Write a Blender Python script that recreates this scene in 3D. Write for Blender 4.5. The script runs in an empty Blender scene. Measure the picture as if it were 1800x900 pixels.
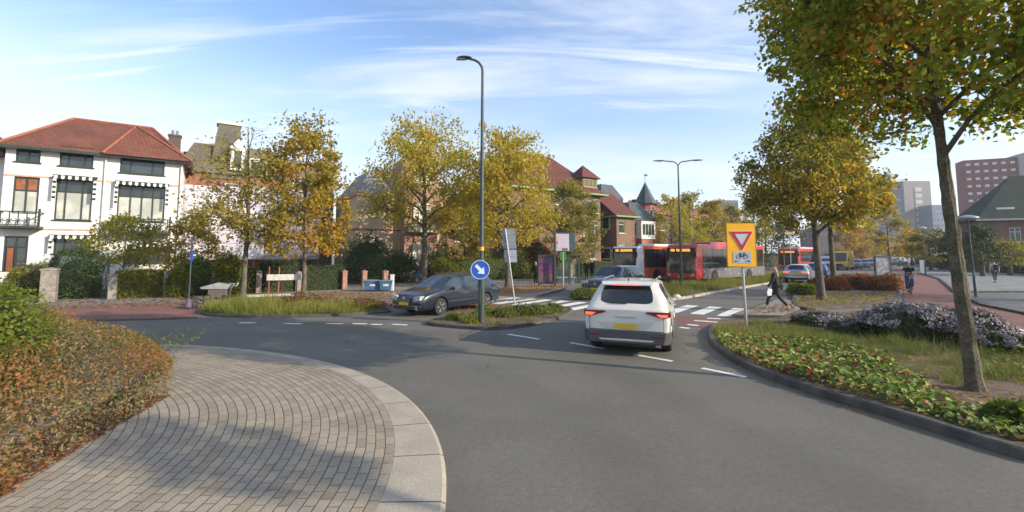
import bpy, bmesh, math, random
import numpy as np
from mathutils import Vector, Matrix
R = math.radians
sc = bpy.context.scene
col = sc.collection
# ------------------------------------------------------------------ camera, sky, sun, exposure
FPX, CY, HC = 800.0, 383.0, 2.25            # focal length and principal row of the photograph (in its pixels), camera height
TILT = math.atan(0.08)
cd = bpy.data.cameras.new('camera'); cam = bpy.data.objects.new('camera', cd); col.objects.link(cam)
cam.location = (0, 0, HC); cam.rotation_euler = (R(90) + TILT, 0, 0)
cd.sensor_width = 36; cd.lens = FPX / 1800 * 36; cd.shift_y = (CY - 450) / 1800
cd.clip_start = 0.05; cd.clip_end = 4000
sc.camera = cam
sc.view_settings.view_transform = 'Standard'; sc.view_settings.look = 'None'
sc.view_settings.exposure = 0.96; sc.view_settings.gamma = 1
sc.render.engine = 'CYCLES'
sc.cycles.max_bounces = 6; sc.cycles.diffuse_bounces = 3; sc.cycles.transparent_max_bounces = 8
SUN_EL = R(22.5); SUN_AZ = (0.934, -0.357)     # horizontal direction towards the sun
sd = bpy.data.lights.new('sun', 'SUN'); sun = bpy.data.objects.new('sun', sd); col.objects.link(sun)
sd.energy = 3.6; sd.angle = R(0.55); sd.color = (1.0, 0.87, 0.68)
sv = Vector((SUN_AZ[0] * math.cos(SUN_EL), SUN_AZ[1] * math.cos(SUN_EL), math.sin(SUN_EL)))
sun.rotation_euler = sv.to_track_quat('Z', 'Y').to_euler()
sun.location = (30, -8, 20)

class NT:
    """small helper for node trees"""
    def __init__(s, tree): s.t = tree; s.n = tree.nodes; s.l = tree.links
    def node(s, typ, **kw):
        n = s.n.new(typ)
        for k, v in kw.items(): setattr(n, k, v)
        return n
    def put(s, inp, v):
        if isinstance(v, bpy.types.NodeSocket): s.l.new(v, inp)
        elif v is not None: inp.default_value = v
    def math(s, op, a, b=None, c=None):
        n = s.node('ShaderNodeMath', operation=op)
        s.put(n.inputs[0], a)
        if b is not None: s.put(n.inputs[1], b)
        if c is not None: s.put(n.inputs[2], c)
        return n.outputs[0]
    def mix(s, f, a, b, blend='MIX'):
        n = s.node('ShaderNodeMix', data_type='RGBA', blend_type=blend)
        s.put(n.inputs[0], f); s.put(n.inputs[6], rgb(a)); s.put(n.inputs[7], rgb(b))
        return n.outputs[2]
    def noise(s, vec, scale, detail=3, rough=.55, dist=0):
        n = s.node('ShaderNodeTexNoise'); s.put(n.inputs['Vector'], vec)
        n.inputs['Scale'].default_value = scale; n.inputs['Detail'].default_value = detail
        n.inputs['Roughness'].default_value = rough; n.inputs['Distortion'].default_value = dist
        return n.outputs['Fac']
    def ramp(s, f, stops):
        n = s.node('ShaderNodeValToRGB'); s.put(n.inputs[0], f); e = n.color_ramp.elements
        while len(e) < len(stops): e.new(.5)
        for el, (p, c) in zip(e, stops): el.position = p; el.color = rgb(c)
        return n.outputs[0]
    def smooth(s, f, a, b):
        n = s.node('ShaderNodeMapRange', interpolation_type='SMOOTHSTEP'); s.put(n.inputs[0], f)
        n.inputs[1].default_value = a; n.inputs[2].default_value = b
        return n.outputs[0]
    def comb(s, x, y, z=0.0):
        n = s.node('ShaderNodeCombineXYZ'); s.put(n.inputs[0], x); s.put(n.inputs[1], y); s.put(n.inputs[2], z)
        return n.outputs[0]
    def sep(s, v):
        n = s.node('ShaderNodeSeparateXYZ'); s.put(n.inputs[0], v); return n.outputs
    def mapping(s, v, sc_=(1, 1, 1), rot=(0, 0, 0), loc=(0, 0, 0)):
        n = s.node('ShaderNodeMapping'); s.put(n.inputs[0], v)
        n.inputs[1].default_value = loc; n.inputs[2].default_value = rot; n.inputs[3].default_value = sc_
        return n.outputs[0]
def rgb(c):
    if isinstance(c, bpy.types.NodeSocket) or c is None: return c
    if isinstance(c, (int, float)): return (c, c, c, 1)
    return tuple(c) + (1,) if len(c) == 3 else tuple(c)

world = bpy.data.worlds.new('World'); sc.world = world; world.use_nodes = True
w = NT(world.node_tree); w.n.clear()
sky = w.node('ShaderNodeTexSky', sky_type='NISHITA'); sky.sun_disc = False
sky.sun_elevation = SUN_EL; sky.sun_rotation = math.atan2(SUN_AZ[0], SUN_AZ[1])
sky.air_density = 1.1; sky.dust_density = 1.3; sky.ozone_density = 1.7; sky.altitude = 0
tc = w.node('ShaderNodeTexCoord').outputs['Generated']
sx, sy, sz = w.sep(tc)
den = w.math('ADD', w.math('MAXIMUM', sz, 0.0), 0.16)
pv = w.comb(w.math('DIVIDE', sx, den), w.math('DIVIDE', sy, den))
c1 = w.noise(w.mapping(pv, (.5, 1.7, 1), (0, 0, R(-24))), 1.15, 9, .6, .55)
c2 = w.noise(w.mapping(pv, (.35, 4.2, 1), (0, 0, R(38)), (3, 1, 0)), 1.5, 8, .62, .7)
c3 = w.noise(w.mapping(pv, (1, 1, 1), (0, 0, 0), (7, 2, 0)), .55, 3, .5)
cl = w.math('MAXIMUM', w.math('MULTIPLY', w.smooth(c1, .43, .74), .75), w.math('MULTIPLY', w.smooth(c2, .48, .74), .85))
cl = w.math('MULTIPLY', cl, w.smooth(c3, .25, .55))
low = w.math('MULTIPLY', w.math('SUBTRACT', 1.0, w.smooth(sz, 0.0, .46)), w.math('ADD', .40, w.math('MULTIPLY', w.smooth(c1, .34, .6), .5)))
lf = w.math('MULTIPLY', w.math('SUBTRACT', 1.0, w.smooth(sx, -.75, -.15)), w.math('SUBTRACT', 1.0, w.smooth(sz, .15, .42)))
cl = w.math('MINIMUM', w.math('ADD', w.math('MAXIMUM', cl, low), w.math('MULTIPLY', lf, .4)), .93)
skc = w.mix(1.0, sky.outputs[0], (.84, .93, 1.06), 'MULTIPLY')
cc = w.mix(cl, skc, (4.15, 4.3, 4.6))
bg = w.node('ShaderNodeBackground'); w.put(bg.inputs[0], cc); bg.inputs[1].default_value = .142
wo = w.node('ShaderNodeOutputWorld'); w.l.new(bg.outputs[0], wo.inputs[0])

# ------------------------------------------------------------------ where things stand
def ray(px, py):
    x = (px - 900) / FPX; y = (CY - py) / FPX
    return Vector((x, math.cos(TILT) - y * math.sin(TILT), math.sin(TILT) + y * math.cos(TILT)))
def G(px, py, z=0.0):
    d = ray(px, py); s = (z - HC) / d.z
    return Vector((d.x * s, d.y * s, z))
def D(px, py, Y):
    d = ray(px, py); s = Y / d.y
    return Vector((d.x * s, Y, HC + d.z * s))
def GX(px, Y): return Vector(((px - 900) / FPX * Y, Y, 0))
rnd = random.Random(5)

# ------------------------------------------------------------------ naming
def tag(o, label=None, cat=None, group=None, kind=None):
    if label: o['label'] = label
    if cat: o['category'] = cat
    if group: o['group'] = group
    if kind: o['kind'] = kind
    return o
def thing(name, label, cat, loc=(0, 0, 0), rz=0, group=None):
    o = bpy.data.objects.new(name, None); col.objects.link(o); o.location = loc; o.rotation_euler = (0, 0, rz)
    o.empty_display_size = .2
    return tag(o, label, cat, group)
def copy_tree(o, parent=None):
    c = o.copy(); col.objects.link(c); c.parent = parent
    for ch in list(o.children): copy_tree(ch, c)
    return c

# ------------------------------------------------------------------ mesh builder
class MB:
    def __init__(s): s.v = []; s.f = []; s.m = []
    def add(s, vs, fs, mi=0):
        k = len(s.v); s.v += [tuple(v) for v in vs]; s.f += [tuple(i + k for i in f) for f in fs]; s.m += [mi] * len(fs); return s
    def box(s, c, d, rot=None, mi=0):
        hx, hy, hz = d[0] / 2, d[1] / 2, d[2] / 2
        vs = [Vector((x, y, z)) for x in (-hx, hx) for y in (-hy, hy) for z in (-hz, hz)]
        if rot is not None: vs = [rot @ v for v in vs]
        c = Vector(c)
        return s.add([v + c for v in vs], [(0, 1, 3, 2), (4, 6, 7, 5), (0, 4, 5, 1), (2, 3, 7, 6), (0, 2, 6, 4), (1, 5, 7, 3)], mi)
    def b2(s, a, b, mi=0):
        return s.box([(a[i] + b[i]) / 2 for i in range(3)], [abs(b[i] - a[i]) for i in range(3)], None, mi)
    def prism(s, poly, z0, z1, mi=0, axis='z', top=True):
        n = len(poly)
        def P(p, z):
            if axis == 'z': return (p[0], p[1], z)
            if axis == 'x': return (z, p[0], p[1])
            return (p[0], z, p[1])
        fs = [(i, (i + 1) % n, n + (i + 1) % n, n + i) for i in range(n)] + [tuple(range(n, 2 * n)), tuple(reversed(range(n)))]
        return s.add([P(p, z0) for p in poly] + [P(p, z1) for p in poly], fs, mi)
    def tube(s, pts, rad, seg=8, mi=0, cap=True):
        pts = [Vector(p) for p in pts]; n = len(pts)
        if not isinstance(rad, (list, tuple)): rad = [rad] * n
        vs = []; prev = None
        for i, p in enumerate(pts):
            d = (pts[min(i + 1, n - 1)] - pts[max(i - 1, 0)]).normalized()
            if prev is None:
                a = d.cross(Vector((0, 0, 1)) if abs(d.z) < .9 else Vector((1, 0, 0))).normalized()
            else: a = (prev - d * prev.dot(d)).normalized()
            prev = a; b = d.cross(a)
            for k in range(seg):
                t = 2 * math.pi * k / seg; vs.append(p + (a * math.cos(t) + b * math.sin(t)) * rad[i])
        fs = [(i * seg + k, i * seg + (k + 1) % seg, (i + 1) * seg + (k + 1) % seg, (i + 1) * seg + k) for i in range(n - 1) for k in range(seg)]
        if cap: fs += [tuple(reversed(range(seg))), tuple(range((n - 1) * seg, n * seg))]
        return s.add(vs, fs, mi)
    def lathe(s, prof, seg=16, c=(0, 0, 0), axis='z', mi=0):
        vs = []; n = len(prof)
        for r, z in prof:
            for k in range(seg):
                t = 2 * math.pi * k / seg; a, b = r * math.cos(t), r * math.sin(t)
                p = (a, b, z) if axis == 'z' else ((a, z, b) if axis == 'y' else (z, a, b))
                vs.append((p[0] + c[0], p[1] + c[1], p[2] + c[2]))
        fs = [(i * seg + k, i * seg + (k + 1) % seg, (i + 1) * seg + (k + 1) % seg, (i + 1) * seg + k) for i in range(n - 1) for k in range(seg)]
        ring_ = tuple(prof[0]) == tuple(prof[-1])
        if prof[0][0] > 1e-4 and not ring_: fs.append(tuple(range(seg)))
        if prof[-1][0] > 1e-4 and not ring_: fs.append(tuple(range((n - 1) * seg, n * seg)))
        return s.add(vs, fs, mi)
    def ball(s, c, r, seg=12, mi=0):
        if not isinstance(r, (tuple, list)): r = (r, r, r)
        n = seg // 2; vs = []
        for i in range(n + 1):
            a = math.pi * i / n
            for k in range(seg):
                t = 2 * math.pi * k / seg
                vs.append((c[0] + r[0] * math.sin(a) * math.cos(t), c[1] + r[1] * math.sin(a) * math.sin(t), c[2] + r[2] * math.cos(a)))
        return s.add(vs, [(i * seg + k, i * seg + (k + 1) % seg, (i + 1) * seg + (k + 1) % seg, (i + 1) * seg + k) for i in range(n) for k in range(seg)], mi)
    def build(s, name, mat, parent=None, smooth=False, bevel=0, fix=True):
        me = bpy.data.meshes.new(name); me.from_pydata(s.v, [], s.f)
        mats = mat if isinstance(mat, (list, tuple)) else [mat]
        for m in mats: me.materials.append(m)
        me.polygons.foreach_set('material_index', s.m)
        if fix:
            bm = bmesh.new(); bm.from_mesh(me); bmesh.ops.recalc_face_normals(bm, faces=bm.faces); bm.to_mesh(me); bm.free()
        if smooth:
            me.polygons.foreach_set('use_smooth', [True] * len(me.polygons))
            try: me.set_sharp_from_angle(angle=R(40))
            except Exception: pass
        o = bpy.data.objects.new(name, me); col.objects.link(o)
        if parent: o.parent = parent
        if bevel:
            b = o.modifiers.new('bevel', 'BEVEL'); b.width = bevel; b.segments = 2; b.limit_method = 'ANGLE'; b.angle_limit = R(40)
        return o

# ------------------------------------------------------------------ materials
MC = {}
def mat(name, c, rough=.7, metal=0, var=.12, vs=3, bump=0, bs=60, spec=.5, coat=0, emit=0, c2=None, fine=0, fs=120):
    if name in MC: return MC[name]
    m = bpy.data.materials.new(name); m.use_nodes = True; t = NT(m.node_tree)
    b = t.n['Principled BSDF']; tc = t.node('ShaderNodeTexCoord').outputs['Object']
    base = rgb(c)
    if c2 is not None: base = t.mix(t.smooth(t.noise(tc, vs, 5), .4, .62), c, c2)
    elif var:
        lo = tuple(x * (1 - var) for x in c); hi = tuple(min(1, x * (1 + var)) for x in c)
        base = t.mix(t.smooth(t.noise(tc, vs, 5), .3, .7), lo, hi)
    if fine:
        f = t.noise(tc, fs, 3, .7); base = t.mix(fine, base, t.ramp(f, [(.3, .15), (.72, 1.0)]), 'OVERLAY')
    t.put(b.inputs['Base Color'], base)
    b.inputs['Roughness'].default_value = rough; b.inputs['Metallic'].default_value = metal
    b.inputs['Specular IOR Level'].default_value = spec; b.inputs['Coat Weight'].default_value = coat; b.inputs['Coat Roughness'].default_value = .06
    if emit: t.put(b.inputs['Emission Color'], rgb(c)); b.inputs['Emission Strength'].default_value = emit
    if bump:
        bn = t.node('ShaderNodeBump'); bn.inputs['Strength'].default_value = bump; bn.inputs['Distance'].default_value = .02
        t.put(bn.inputs['Height'], t.noise(tc, bs, 4)); t.l.new(bn.outputs[0], b.inputs['Normal'])
    MC[name] = m; return m
def brickmat(name, c1, c2, mortar, bw=.22, rh=.065, ms=.012, rough=.85, vs=.6, roof=False):
    if name in MC: return MC[name]
    m = bpy.data.materials.new(name); m.use_nodes = True; t = NT(m.node_tree); b = t.n['Principled BSDF']
    tc = t.node('ShaderNodeTexCoord').outputs['Object']; x, y, z = t.sep(tc)
    v = t.comb(t.math('ADD', x, y), z)
    k = t.node('ShaderNodeTexBrick'); t.put(k.inputs['Vector'], v)
    k.inputs['Color1'].default_value = rgb(c1); k.inputs['Color2'].default_value = rgb(c2); k.inputs['Mortar'].default_value = rgb(mortar)
    k.inputs['Scale'].default_value = 1; k.inputs['Brick Width'].default_value = bw; k.inputs['Row Height'].default_value = rh
    k.inputs['Mortar Size'].default_value = ms; k.inputs['Mortar Smooth'].default_value = .3
    n = t.noise(tc, vs, 5); base = t.mix(.55, k.outputs[0], t.ramp(n, [(.3, .33), (.7, .72)]), 'OVERLAY')
    t.put(b.inputs['Base Color'], base); b.inputs['Roughness'].default_value = rough
    bn = t.node('ShaderNodeBump'); bn.inputs['Strength'].default_value = .5; bn.inputs['Distance'].default_value = .015
    t.put(bn.inputs['Height'], t.math('SUBTRACT', 1.0, k.outputs['Fac'])); t.l.new(bn.outputs[0], b.inputs['Normal'])
    MC[name] = m; return m
def leafmat(name, stops, trans=.56, rough=.6):
    if name in MC: return MC[name]
    m = bpy.data.materials.new(name); m.use_nodes = True; t = NT(m.node_tree); b = t.n['Principled BSDF']
    a = t.node('ShaderNodeAttribute', attribute_name='tone').outputs['Fac']
    c = t.ramp(a, stops); t.put(b.inputs['Base Color'], c); b.inputs['Roughness'].default_value = rough; b.inputs['Specular IOR Level'].default_value = .3
    tr = t.node('ShaderNodeBsdfTranslucent'); t.put(tr.inputs[0], t.mix(1.0, c, (1.15, 1.1, .55), 'MULTIPLY'))
    mx = t.node('ShaderNodeMixShader'); mx.inputs[0].default_value = trans
    t.l.new(b.outputs[0], mx.inputs[1]); t.l.new(tr.outputs[0], mx.inputs[2]); t.l.new(mx.outputs[0], t.n['Material Output'].inputs[0])
    MC[name] = m; return m

# leaf clouds: numpy arrays of points -> one mesh of small folded leaves, tone per leaf
def leaf_mesh(name, P, size, tone, mat_, parent=None, seed=1, aspect=1.0, nrm=None, flat=0.0, shape=6, up=None):
    rg = np.random.default_rng(seed); n = len(P)
    P = np.asarray(P, float); size = np.broadcast_to(np.asarray(size, float), (n,)) * rg.uniform(.65, 1.3, n)
    N = rg.normal(size=(n, 3))
    if nrm is not None: N = N * (1 - flat) + np.asarray(nrm) * flat * 2
    N /= np.linalg.norm(N, axis=1, keepdims=True) + 1e-9
    A = rg.normal(size=(n, 3))
    if up is not None: A = A * .35 + np.asarray(up, float)
    A -= N * (A * N).sum(1, keepdims=True); A /= np.linalg.norm(A, axis=1, keepdims=True) + 1e-9
    B = np.cross(N, A)
    if shape == 6:    # pointed leaf folded along its midrib
        lv = np.array([(-.5, 0, 0), (-.2, .42, .1), (.22, .34, .1), (.62, 0, -.04), (.22, -.34, .1), (-.2, -.42, .1)])
        fc = [(0, 1, 2, 3), (0, 3, 4, 5)]
    elif shape == 3:  # blade
        lv = np.array([(0, -.5, 0), (0, .5, 0), (1, 0, 0)]); fc = [(0, 1, 2)]
    else:
        lv = np.array([(-.5, 0, 0), (0, .4, .05), (.55, 0, 0), (0, -.4, .05)]); fc = [(0, 1, 2, 3)]
    k = len(lv)
    V = (P[:, None, :] + size[:, None, None] * (lv[None, :, 0:1] * A[:, None, :] + lv[None, :, 1:2] * aspect * B[:, None, :] + lv[None, :, 2:3] * N[:, None, :])).reshape(-1, 3)
    L = np.concatenate([np.array(f) for f in fc]); per = len(L)
    loops = (np.arange(n)[:, None] * k + L[None, :]).reshape(-1)
    counts = np.tile([len(f) for f in fc], n); starts = np.concatenate([[0], np.cumsum(counts)[:-1]])
    me = bpy.data.meshes.new(name); me.vertices.add(len(V)); me.vertices.foreach_set('co', V.reshape(-1))
    me.loops.add(len(loops)); me.loops.foreach_set('vertex_index', loops.astype(np.int32))
    me.polygons.add(len(counts)); me.polygons.foreach_set('loop_start', starts.astype(np.int32)); me.polygons.foreach_set('loop_total', counts.astype(np.int32))
    me.update(calc_edges=True)
    at = me.attributes.new('tone', 'FLOAT', 'FACE'); at.data.foreach_set('value', np.repeat(np.clip(np.broadcast_to(tone, (n,)), 0, 1), len(fc)).astype(np.float32))
    me.materials.append(mat_); me.validate()
    o = bpy.data.objects.new(name, me); col.objects.link(o)
    if parent: o.parent = parent
    return o
def fbm(P, scale, seed=0):
    """cheap smooth noise on points, about -1..1"""
    rg = np.random.default_rng(seed); r = 0; a = 1
    for o in range(3):
        for j in range(3):
            k = rg.normal(size=3) * scale * 2 ** o; r = r + a * np.sin(P @ k + rg.uniform(0, 6.3))
        a *= .55
    return r / 3.2
# ------------------------------------------------------------------ ground
def surf(name, c, c2, fine=.35, rough=.9, vs=.5, bump=.25, bs=90, leaves=0, brick=None, tint2=None):
    m = bpy.data.materials.new(name); m.use_nodes = True; t = NT(m.node_tree); b = t.n['Principled BSDF']
    tc = t.node('ShaderNodeTexCoord').outputs['Object']
    base = t.mix(t.smooth(t.noise(tc, vs, 6, .6), .35, .68), c, c2)
    h = t.noise(tc, bs, 3, .7)
    if brick:
        k = t.node('ShaderNodeTexBrick'); t.put(k.inputs['Vector'], t.mapping(tc, (1, 1, 1), (0, 0, R(brick[2]))))
        k.inputs['Scale'].default_value = 1; k.inputs['Brick Width'].default_value = brick[0]; k.inputs['Row Height'].default_value = brick[1]
        k.inputs['Mortar Size'].default_value = .008; k.inputs['Color1'].default_value = (.42, .42, .42, 1); k.inputs['Color2'].default_value = (.6, .6, .6, 1); k.inputs['Mortar'].default_value = (.2, .2, .2, 1)
        base = t.mix(.7, base, k.outputs[0], 'OVERLAY')
    base = t.mix(fine, base, t.ramp(t.noise(tc, bs * .9, 4, .85), [(.3, .12), (.7, .92)]), 'OVERLAY')
    if name == 'asphalt': base = asphalt_wear(t, tc, base)
    if tint2: base = t.mix(t.math('MULTIPLY', t.smooth(t.noise(tc, tint2[1], 6, .65, .6), .5, .75), tint2[2]), base, tint2[0])
    if leaves:
        vo = t.node('ShaderNodeTexVoronoi'); t.put(vo.inputs['Vector'], tc); vo.inputs['Scale'].default_value = 9
        msk = t.math('MULTIPLY', t.math('LESS_THAN', vo.outputs['Distance'], .30), t.smooth(t.noise(tc, .8, 4), .62 - leaves * .3, .8 - leaves * .3))
        base = t.mix(msk, base, t.mix(t.sep(vo.outputs['Color'])[0], (.30, .10, .025), (.36, .2, .06)))
    t.put(b.inputs['Base Color'], base); b.inputs['Roughness'].default_value = rough; b.inputs['Specular IOR Level'].default_value = .35
    bn = t.node('ShaderNodeBump'); bn.inputs['Strength'].default_value = bump; bn.inputs['Distance'].default_value = .01
    t.put(bn.inputs['Height'], h); t.l.new(bn.outputs[0], b.inputs['Normal'])
    return m
def asphalt_wear(t, tc, base):
    base = t.mix(.35, base, t.ramp(t.noise(tc, 14, 4, .8), [(.32, .28), (.68, .74)]), 'OVERLAY')
    x, y, z = t.sep(tc); dx = t.math('SUBTRACT', x, -8.0); dy = t.math('SUBTRACT', y, 3.75)
    r = t.math('SQRT', t.math('ADD', t.math('MULTIPLY', dx, dx), t.math('MULTIPLY', dy, dy)))
    wv = t.math('SINE', t.math('ADD', t.math('MULTIPLY', r, 3.3), t.math('MULTIPLY', t.noise(tc, .35, 3), 5.0)))
    base = t.mix(t.math('MULTIPLY', t.smooth(wv, -.2, 1.0), .16), base, (.075, .072, .066))
    vo = t.node('ShaderNodeTexVoronoi', feature='DISTANCE_TO_EDGE'); t.put(vo.inputs['Vector'], t.mix(.35, tc, t.node('ShaderNodeTexNoise').outputs['Color'])); vo.inputs['Scale'].default_value = .28
    ck = t.math('MULTIPLY', t.math('LESS_THAN', vo.outputs['Distance'], .0035), t.smooth(t.noise(tc, .5, 2), .5, .6))
    base = t.mix(t.math('MULTIPLY', ck, .45), base, (.04, .038, .034))
    return t.mix(t.math('MULTIPLY', t.smooth(t.noise(tc, .22, 6, .7, .8), .56, .7), .5), base, (.16, .152, .135))
def smoothpoly(pts, it=2, closed=False):
    for _ in range(it):
        q = []; n = len(pts)
        for i in range(n if closed else n - 1):
            a, b = pts[i], pts[(i + 1) % n]; q += [a * .75 + b * .25, a * .25 + b * .75]
        if not closed: q = [pts[0]] + q + [pts[-1]]
        pts = q
    return pts
def sheet(name, pts, z, m):
    """triangulated flat sheet"""
    me = bpy.data.meshes.new(name); me.from_pydata([(p[0], p[1], z) for p in pts], [], [tuple(range(len(pts)))])
    bm = bmesh.new(); bm.from_mesh(me); bmesh.ops.triangulate(bm, faces=bm.faces[:]); bmesh.ops.recalc_face_normals(bm, faces=bm.faces)
    if bm.faces and sum(f.normal.z for f in bm.faces) < 0: bmesh.ops.reverse_faces(bm, faces=bm.faces[:])
    bm.to_mesh(me); bm.free(); me.materials.append(m)
    o = bpy.data.objects.new(name, me); col.objects.link(o); return tag(o, kind='structure')
def V2(p): return Vector((p[0], p[1]))
def inset(pts, d):
    """offset a closed outline inwards by d"""
    n = len(pts); area = sum(pts[i][0] * pts[(i + 1) % n][1] - pts[(i + 1) % n][0] * pts[i][1] for i in range(n)); s = 1 if area > 0 else -1
    out = []
    for i in range(n):
        a, b, c = V2(pts[i - 1]), V2(pts[i]), V2(pts[(i + 1) % n])
        e1 = (b - a).normalized(); e2 = (c - b).normalized()
        n1 = Vector((-e1.y, e1.x)) * s; n2 = Vector((-e2.y, e2.x)) * s
        m = (n1 + n2); L = max(m.length, .5); m = m.normalized() * d * min(2.0 / L, 1.6); out.append(Vector((b.x + m.x, b.y + m.y, 0)))
    return out
def kerb_ring(name, outer, w_, h, m):
    inn = inset(outer, w_); n = len(outer); mb = MB()
    o2 = inset(outer, .03)
    vs = [(p[0], p[1], 0) for p in outer] + [(p[0], p[1], h - .02) for p in outer] + [(p[0], p[1], h) for p in o2] + [(p[0], p[1], h) for p in inn] + [(p[0], p[1], 0) for p in inn]
    fs = []
    for i in range(n):
        j = (i + 1) % n
        for k in range(4): fs.append((k * n + i, k * n + j, (k + 1) * n + j, (k + 1) * n + i))
    mb.add(vs, fs); o = mb.build(name, m); return tag(o, kind='structure'), inn
def inside(P, poly):
    x, y = P[:, 0], P[:, 1]; r = np.zeros(len(P), bool); n = len(poly)
    for i in range(n):
        x1, y1 = poly[i][0], poly[i][1]; x2, y2 = poly[(i + 1) % n][0], poly[(i + 1) % n][1]
        if y1 == y2: continue
        r ^= ((y1 > y) != (y2 > y)) & (x < (x2 - x1) * (y - y1) / (y2 - y1) + x1)
    return r
def scatter(poly, n, seed, near=0.0):
    rg = np.random.default_rng(seed); xs = [p[0] for p in poly]; ys = [p[1] for p in poly]; out = []
    tot = 0
    while tot < n:
        P = np.stack([rg.uniform(min(xs), max(xs), n), rg.uniform(min(ys), max(ys), n), np.zeros(n)], 1)
        P = P[inside(P, poly)]; out.append(P); tot += len(P)
        if len(out) > 80: break
    return np.concatenate(out)[:n]

m_ground = surf('ground_soil', (.13, .115, .09), (.17, .15, .125), leaves=.6)
m_asph = surf('asphalt', (.118, .111, .092), (.145, .136, .112), fine=.45, vs=.35, bump=.5, bs=110, rough=.82, tint2=((.15, .148, .132), .9, .35))
m_pave = surf('paving', (.20, .185, .165), (.26, .24, .21), fine=.3, brick=(.3, .3, 33), leaves=.35)
m_red = surf('red_paving', (.19, .09, .07), (.24, .12, .092), fine=.4, brick=(.21, .07, 33), leaves=.2)
m_redasph = surf('red_asphalt', (.16, .075, .062), (.20, .095, .078), fine=.5, bs=110)
m_conc = surf('kerb_concrete', (.30, .27, .225), (.37, .335, .28), fine=.5, bs=80, vs=2, bump=.3)
m_kerbdark = surf('kerb_dark', (.06, .055, .048), (.105, .095, .08), fine=.4, vs=3)
m_soil = surf('bed_soil', (.10, .07, .05), (.15, .11, .075), fine=.7, vs=3, bs=40, bump=.9, leaves=1.0)
m_paint = surf('road_paint', (.70, .70, .66), (.55, .55, .51), fine=.4, vs=5)
m_sidegrey = surf('grey_paving', (.17, .18, .175), (.22, .225, .215), fine=.3, brick=(.3, .3, 10))

g = sheet('ground', [(-500, -120), (800, -120), (800, 900), (-500, 900)], -.004, m_ground)
# asphalt: roundabout and its arms
far_left = [G(-500, 568), G(0, 567), G(130, 566), G(250, 564), G(345, 561), G(430, 560), G(560, 558), G(660, 553), G(700, 549)]
arm_l = [G(735, 541), G(800, 536), G(871, 531), G(910, 529), G(944, 523.5), G(982, 513.5), G(1010, 503), G(1060, 493), G(1180, 484), G(1320, 474.5), G(1395, 467), G(1450, 459), G(1478, 452)]
arm_r = [G(1506, 452), G(1520, 462), G(1500, 478), G(1478, 488), G(1418, 503), G(1388, 517), G(1350, 535), G(1300, 556), G(1262, 572), G(1243, 588), G(1300, 660), G(1560, 745), G(1900, 850)]
road = far_left + arm_l + arm_r + [Vector((14, -4, 0)), Vector((8, -14, 0)), Vector((-30, -20, 0)), Vector((-70, -5, 0))]
sheet('road', road, .004, m_asph)
# pavement on the far side, behind the red cycle path
sheet('sidewalk', [G(-500, 545), G(-100, 541), G(75, 538), G(340, 529), G(600, 523), G(760, 527), G(871, 530), G(910, 528), G(944, 522.5), G(982, 512.5), G(1010, 502), G(1060, 492), G(1180, 483), G(1320, 473.5),
                   G(1320, 471), G(1150, 478), G(1050, 483), G(900, 490), G(700, 500), G(500, 508), G(294, 516), G(84, 526), G(-150, 540)], .000, m_pave)
redp = [G(-500, 552), G(-100, 547), G(75, 540), G(200, 536.5), G(340, 532), G(470, 528.5), G(600, 526.5), G(700, 529), G(800, 532), G(871, 533.5), G(900, 536), G(855, 541), G(790, 544), G(740, 543), G(690, 540), G(640, 536.5),
        G(560, 534), G(430, 536), G(350, 543), G(342, 553), G(330, 560.5), G(250, 562.5), G(75, 563.5), G(-500, 566)]
sheet('cycle_path', redp, .006, m_red)
kb = MB()
pl = [G(-500, 567), G(0, 566), G(130, 565), G(250, 563), G(345, 560)]
for a, b in zip(pl, pl[1:]):
    d = (b - a); n_ = Vector((-d.y, d.x, 0)).normalized() * .12
    kb.add([a, b, b + n_, a + n_] + [p + Vector((0, 0, .05)) for p in (a, b, b + n_, a + n_)], [(0, 1, 5, 4), (4, 5, 6, 7), (1, 2, 6, 5), (3, 0, 4, 7), (2, 3, 7, 6)])
tag(kb.build('kerb', m_kerbdark), kind='structure')
kb = MB()
pl = [G(871, 531), G(910, 529), G(944, 523.5), G(982, 513.5), G(1010, 503), G(1060, 493), G(1180, 484), G(1320, 474.5)]
for a, b in zip(pl, pl[1:]):
    d = (b - a); n_ = Vector((-d.y, d.x, 0)).normalized() * .15
    kb.add([a, b, b + n_, a + n_] + [p + Vector((0, 0, .1)) for p in (a, b, b + n_, a + n_)], [(0, 1, 5, 4), (4, 5, 6, 7), (1, 2, 6, 5), (3, 0, 4, 7), (2, 3, 7, 6)])
tag(kb.build('kerb', m_kerbdark), kind='structure')

# street frame: zebra bars lie along SD, spaced along SN
SD = Vector((.6, .8, 0)); SN = Vector((.8, -.6, 0))
def S(s, t, z=0): return SD * s + SN * t + Vector((0, 0, z))
def quad_sheet(mb, c, z): mb.add([(p[0], p[1], z) for p in c], [(0, 1, 2, 3)])
sheet('cycle_crossing', [S(15.0, -3.0), S(17.3, -3.0), S(17.3, -7.3), S(15.2, -7.3)], .008, m_redasph)
sheet('cycle_crossing', [S(13.6, -9.3), S(15.6, -8.6), S(15.6, -14.2), S(13.4, -14.2)], .008, m_redasph)
zb = MB()
for k in range(5): quad_sheet(zb, [S(18, -4.15 - .95 * k), S(21, -4.15 - .95 * k), S(21, -3.65 - .95 * k), S(18, -3.65 - .95 * k)], .012)
for k in range(6): quad_sheet(zb, [S(16.3, -9.6 - .95 * k), S(19.3, -9.6 - .95 * k), S(19.3, -9.1 - .95 * k), S(16.3, -9.1 - .95 * k)], .012)
tag(zb.build('road_marking', m_paint, fix=False), kind='structure')
mk = MB()
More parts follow.
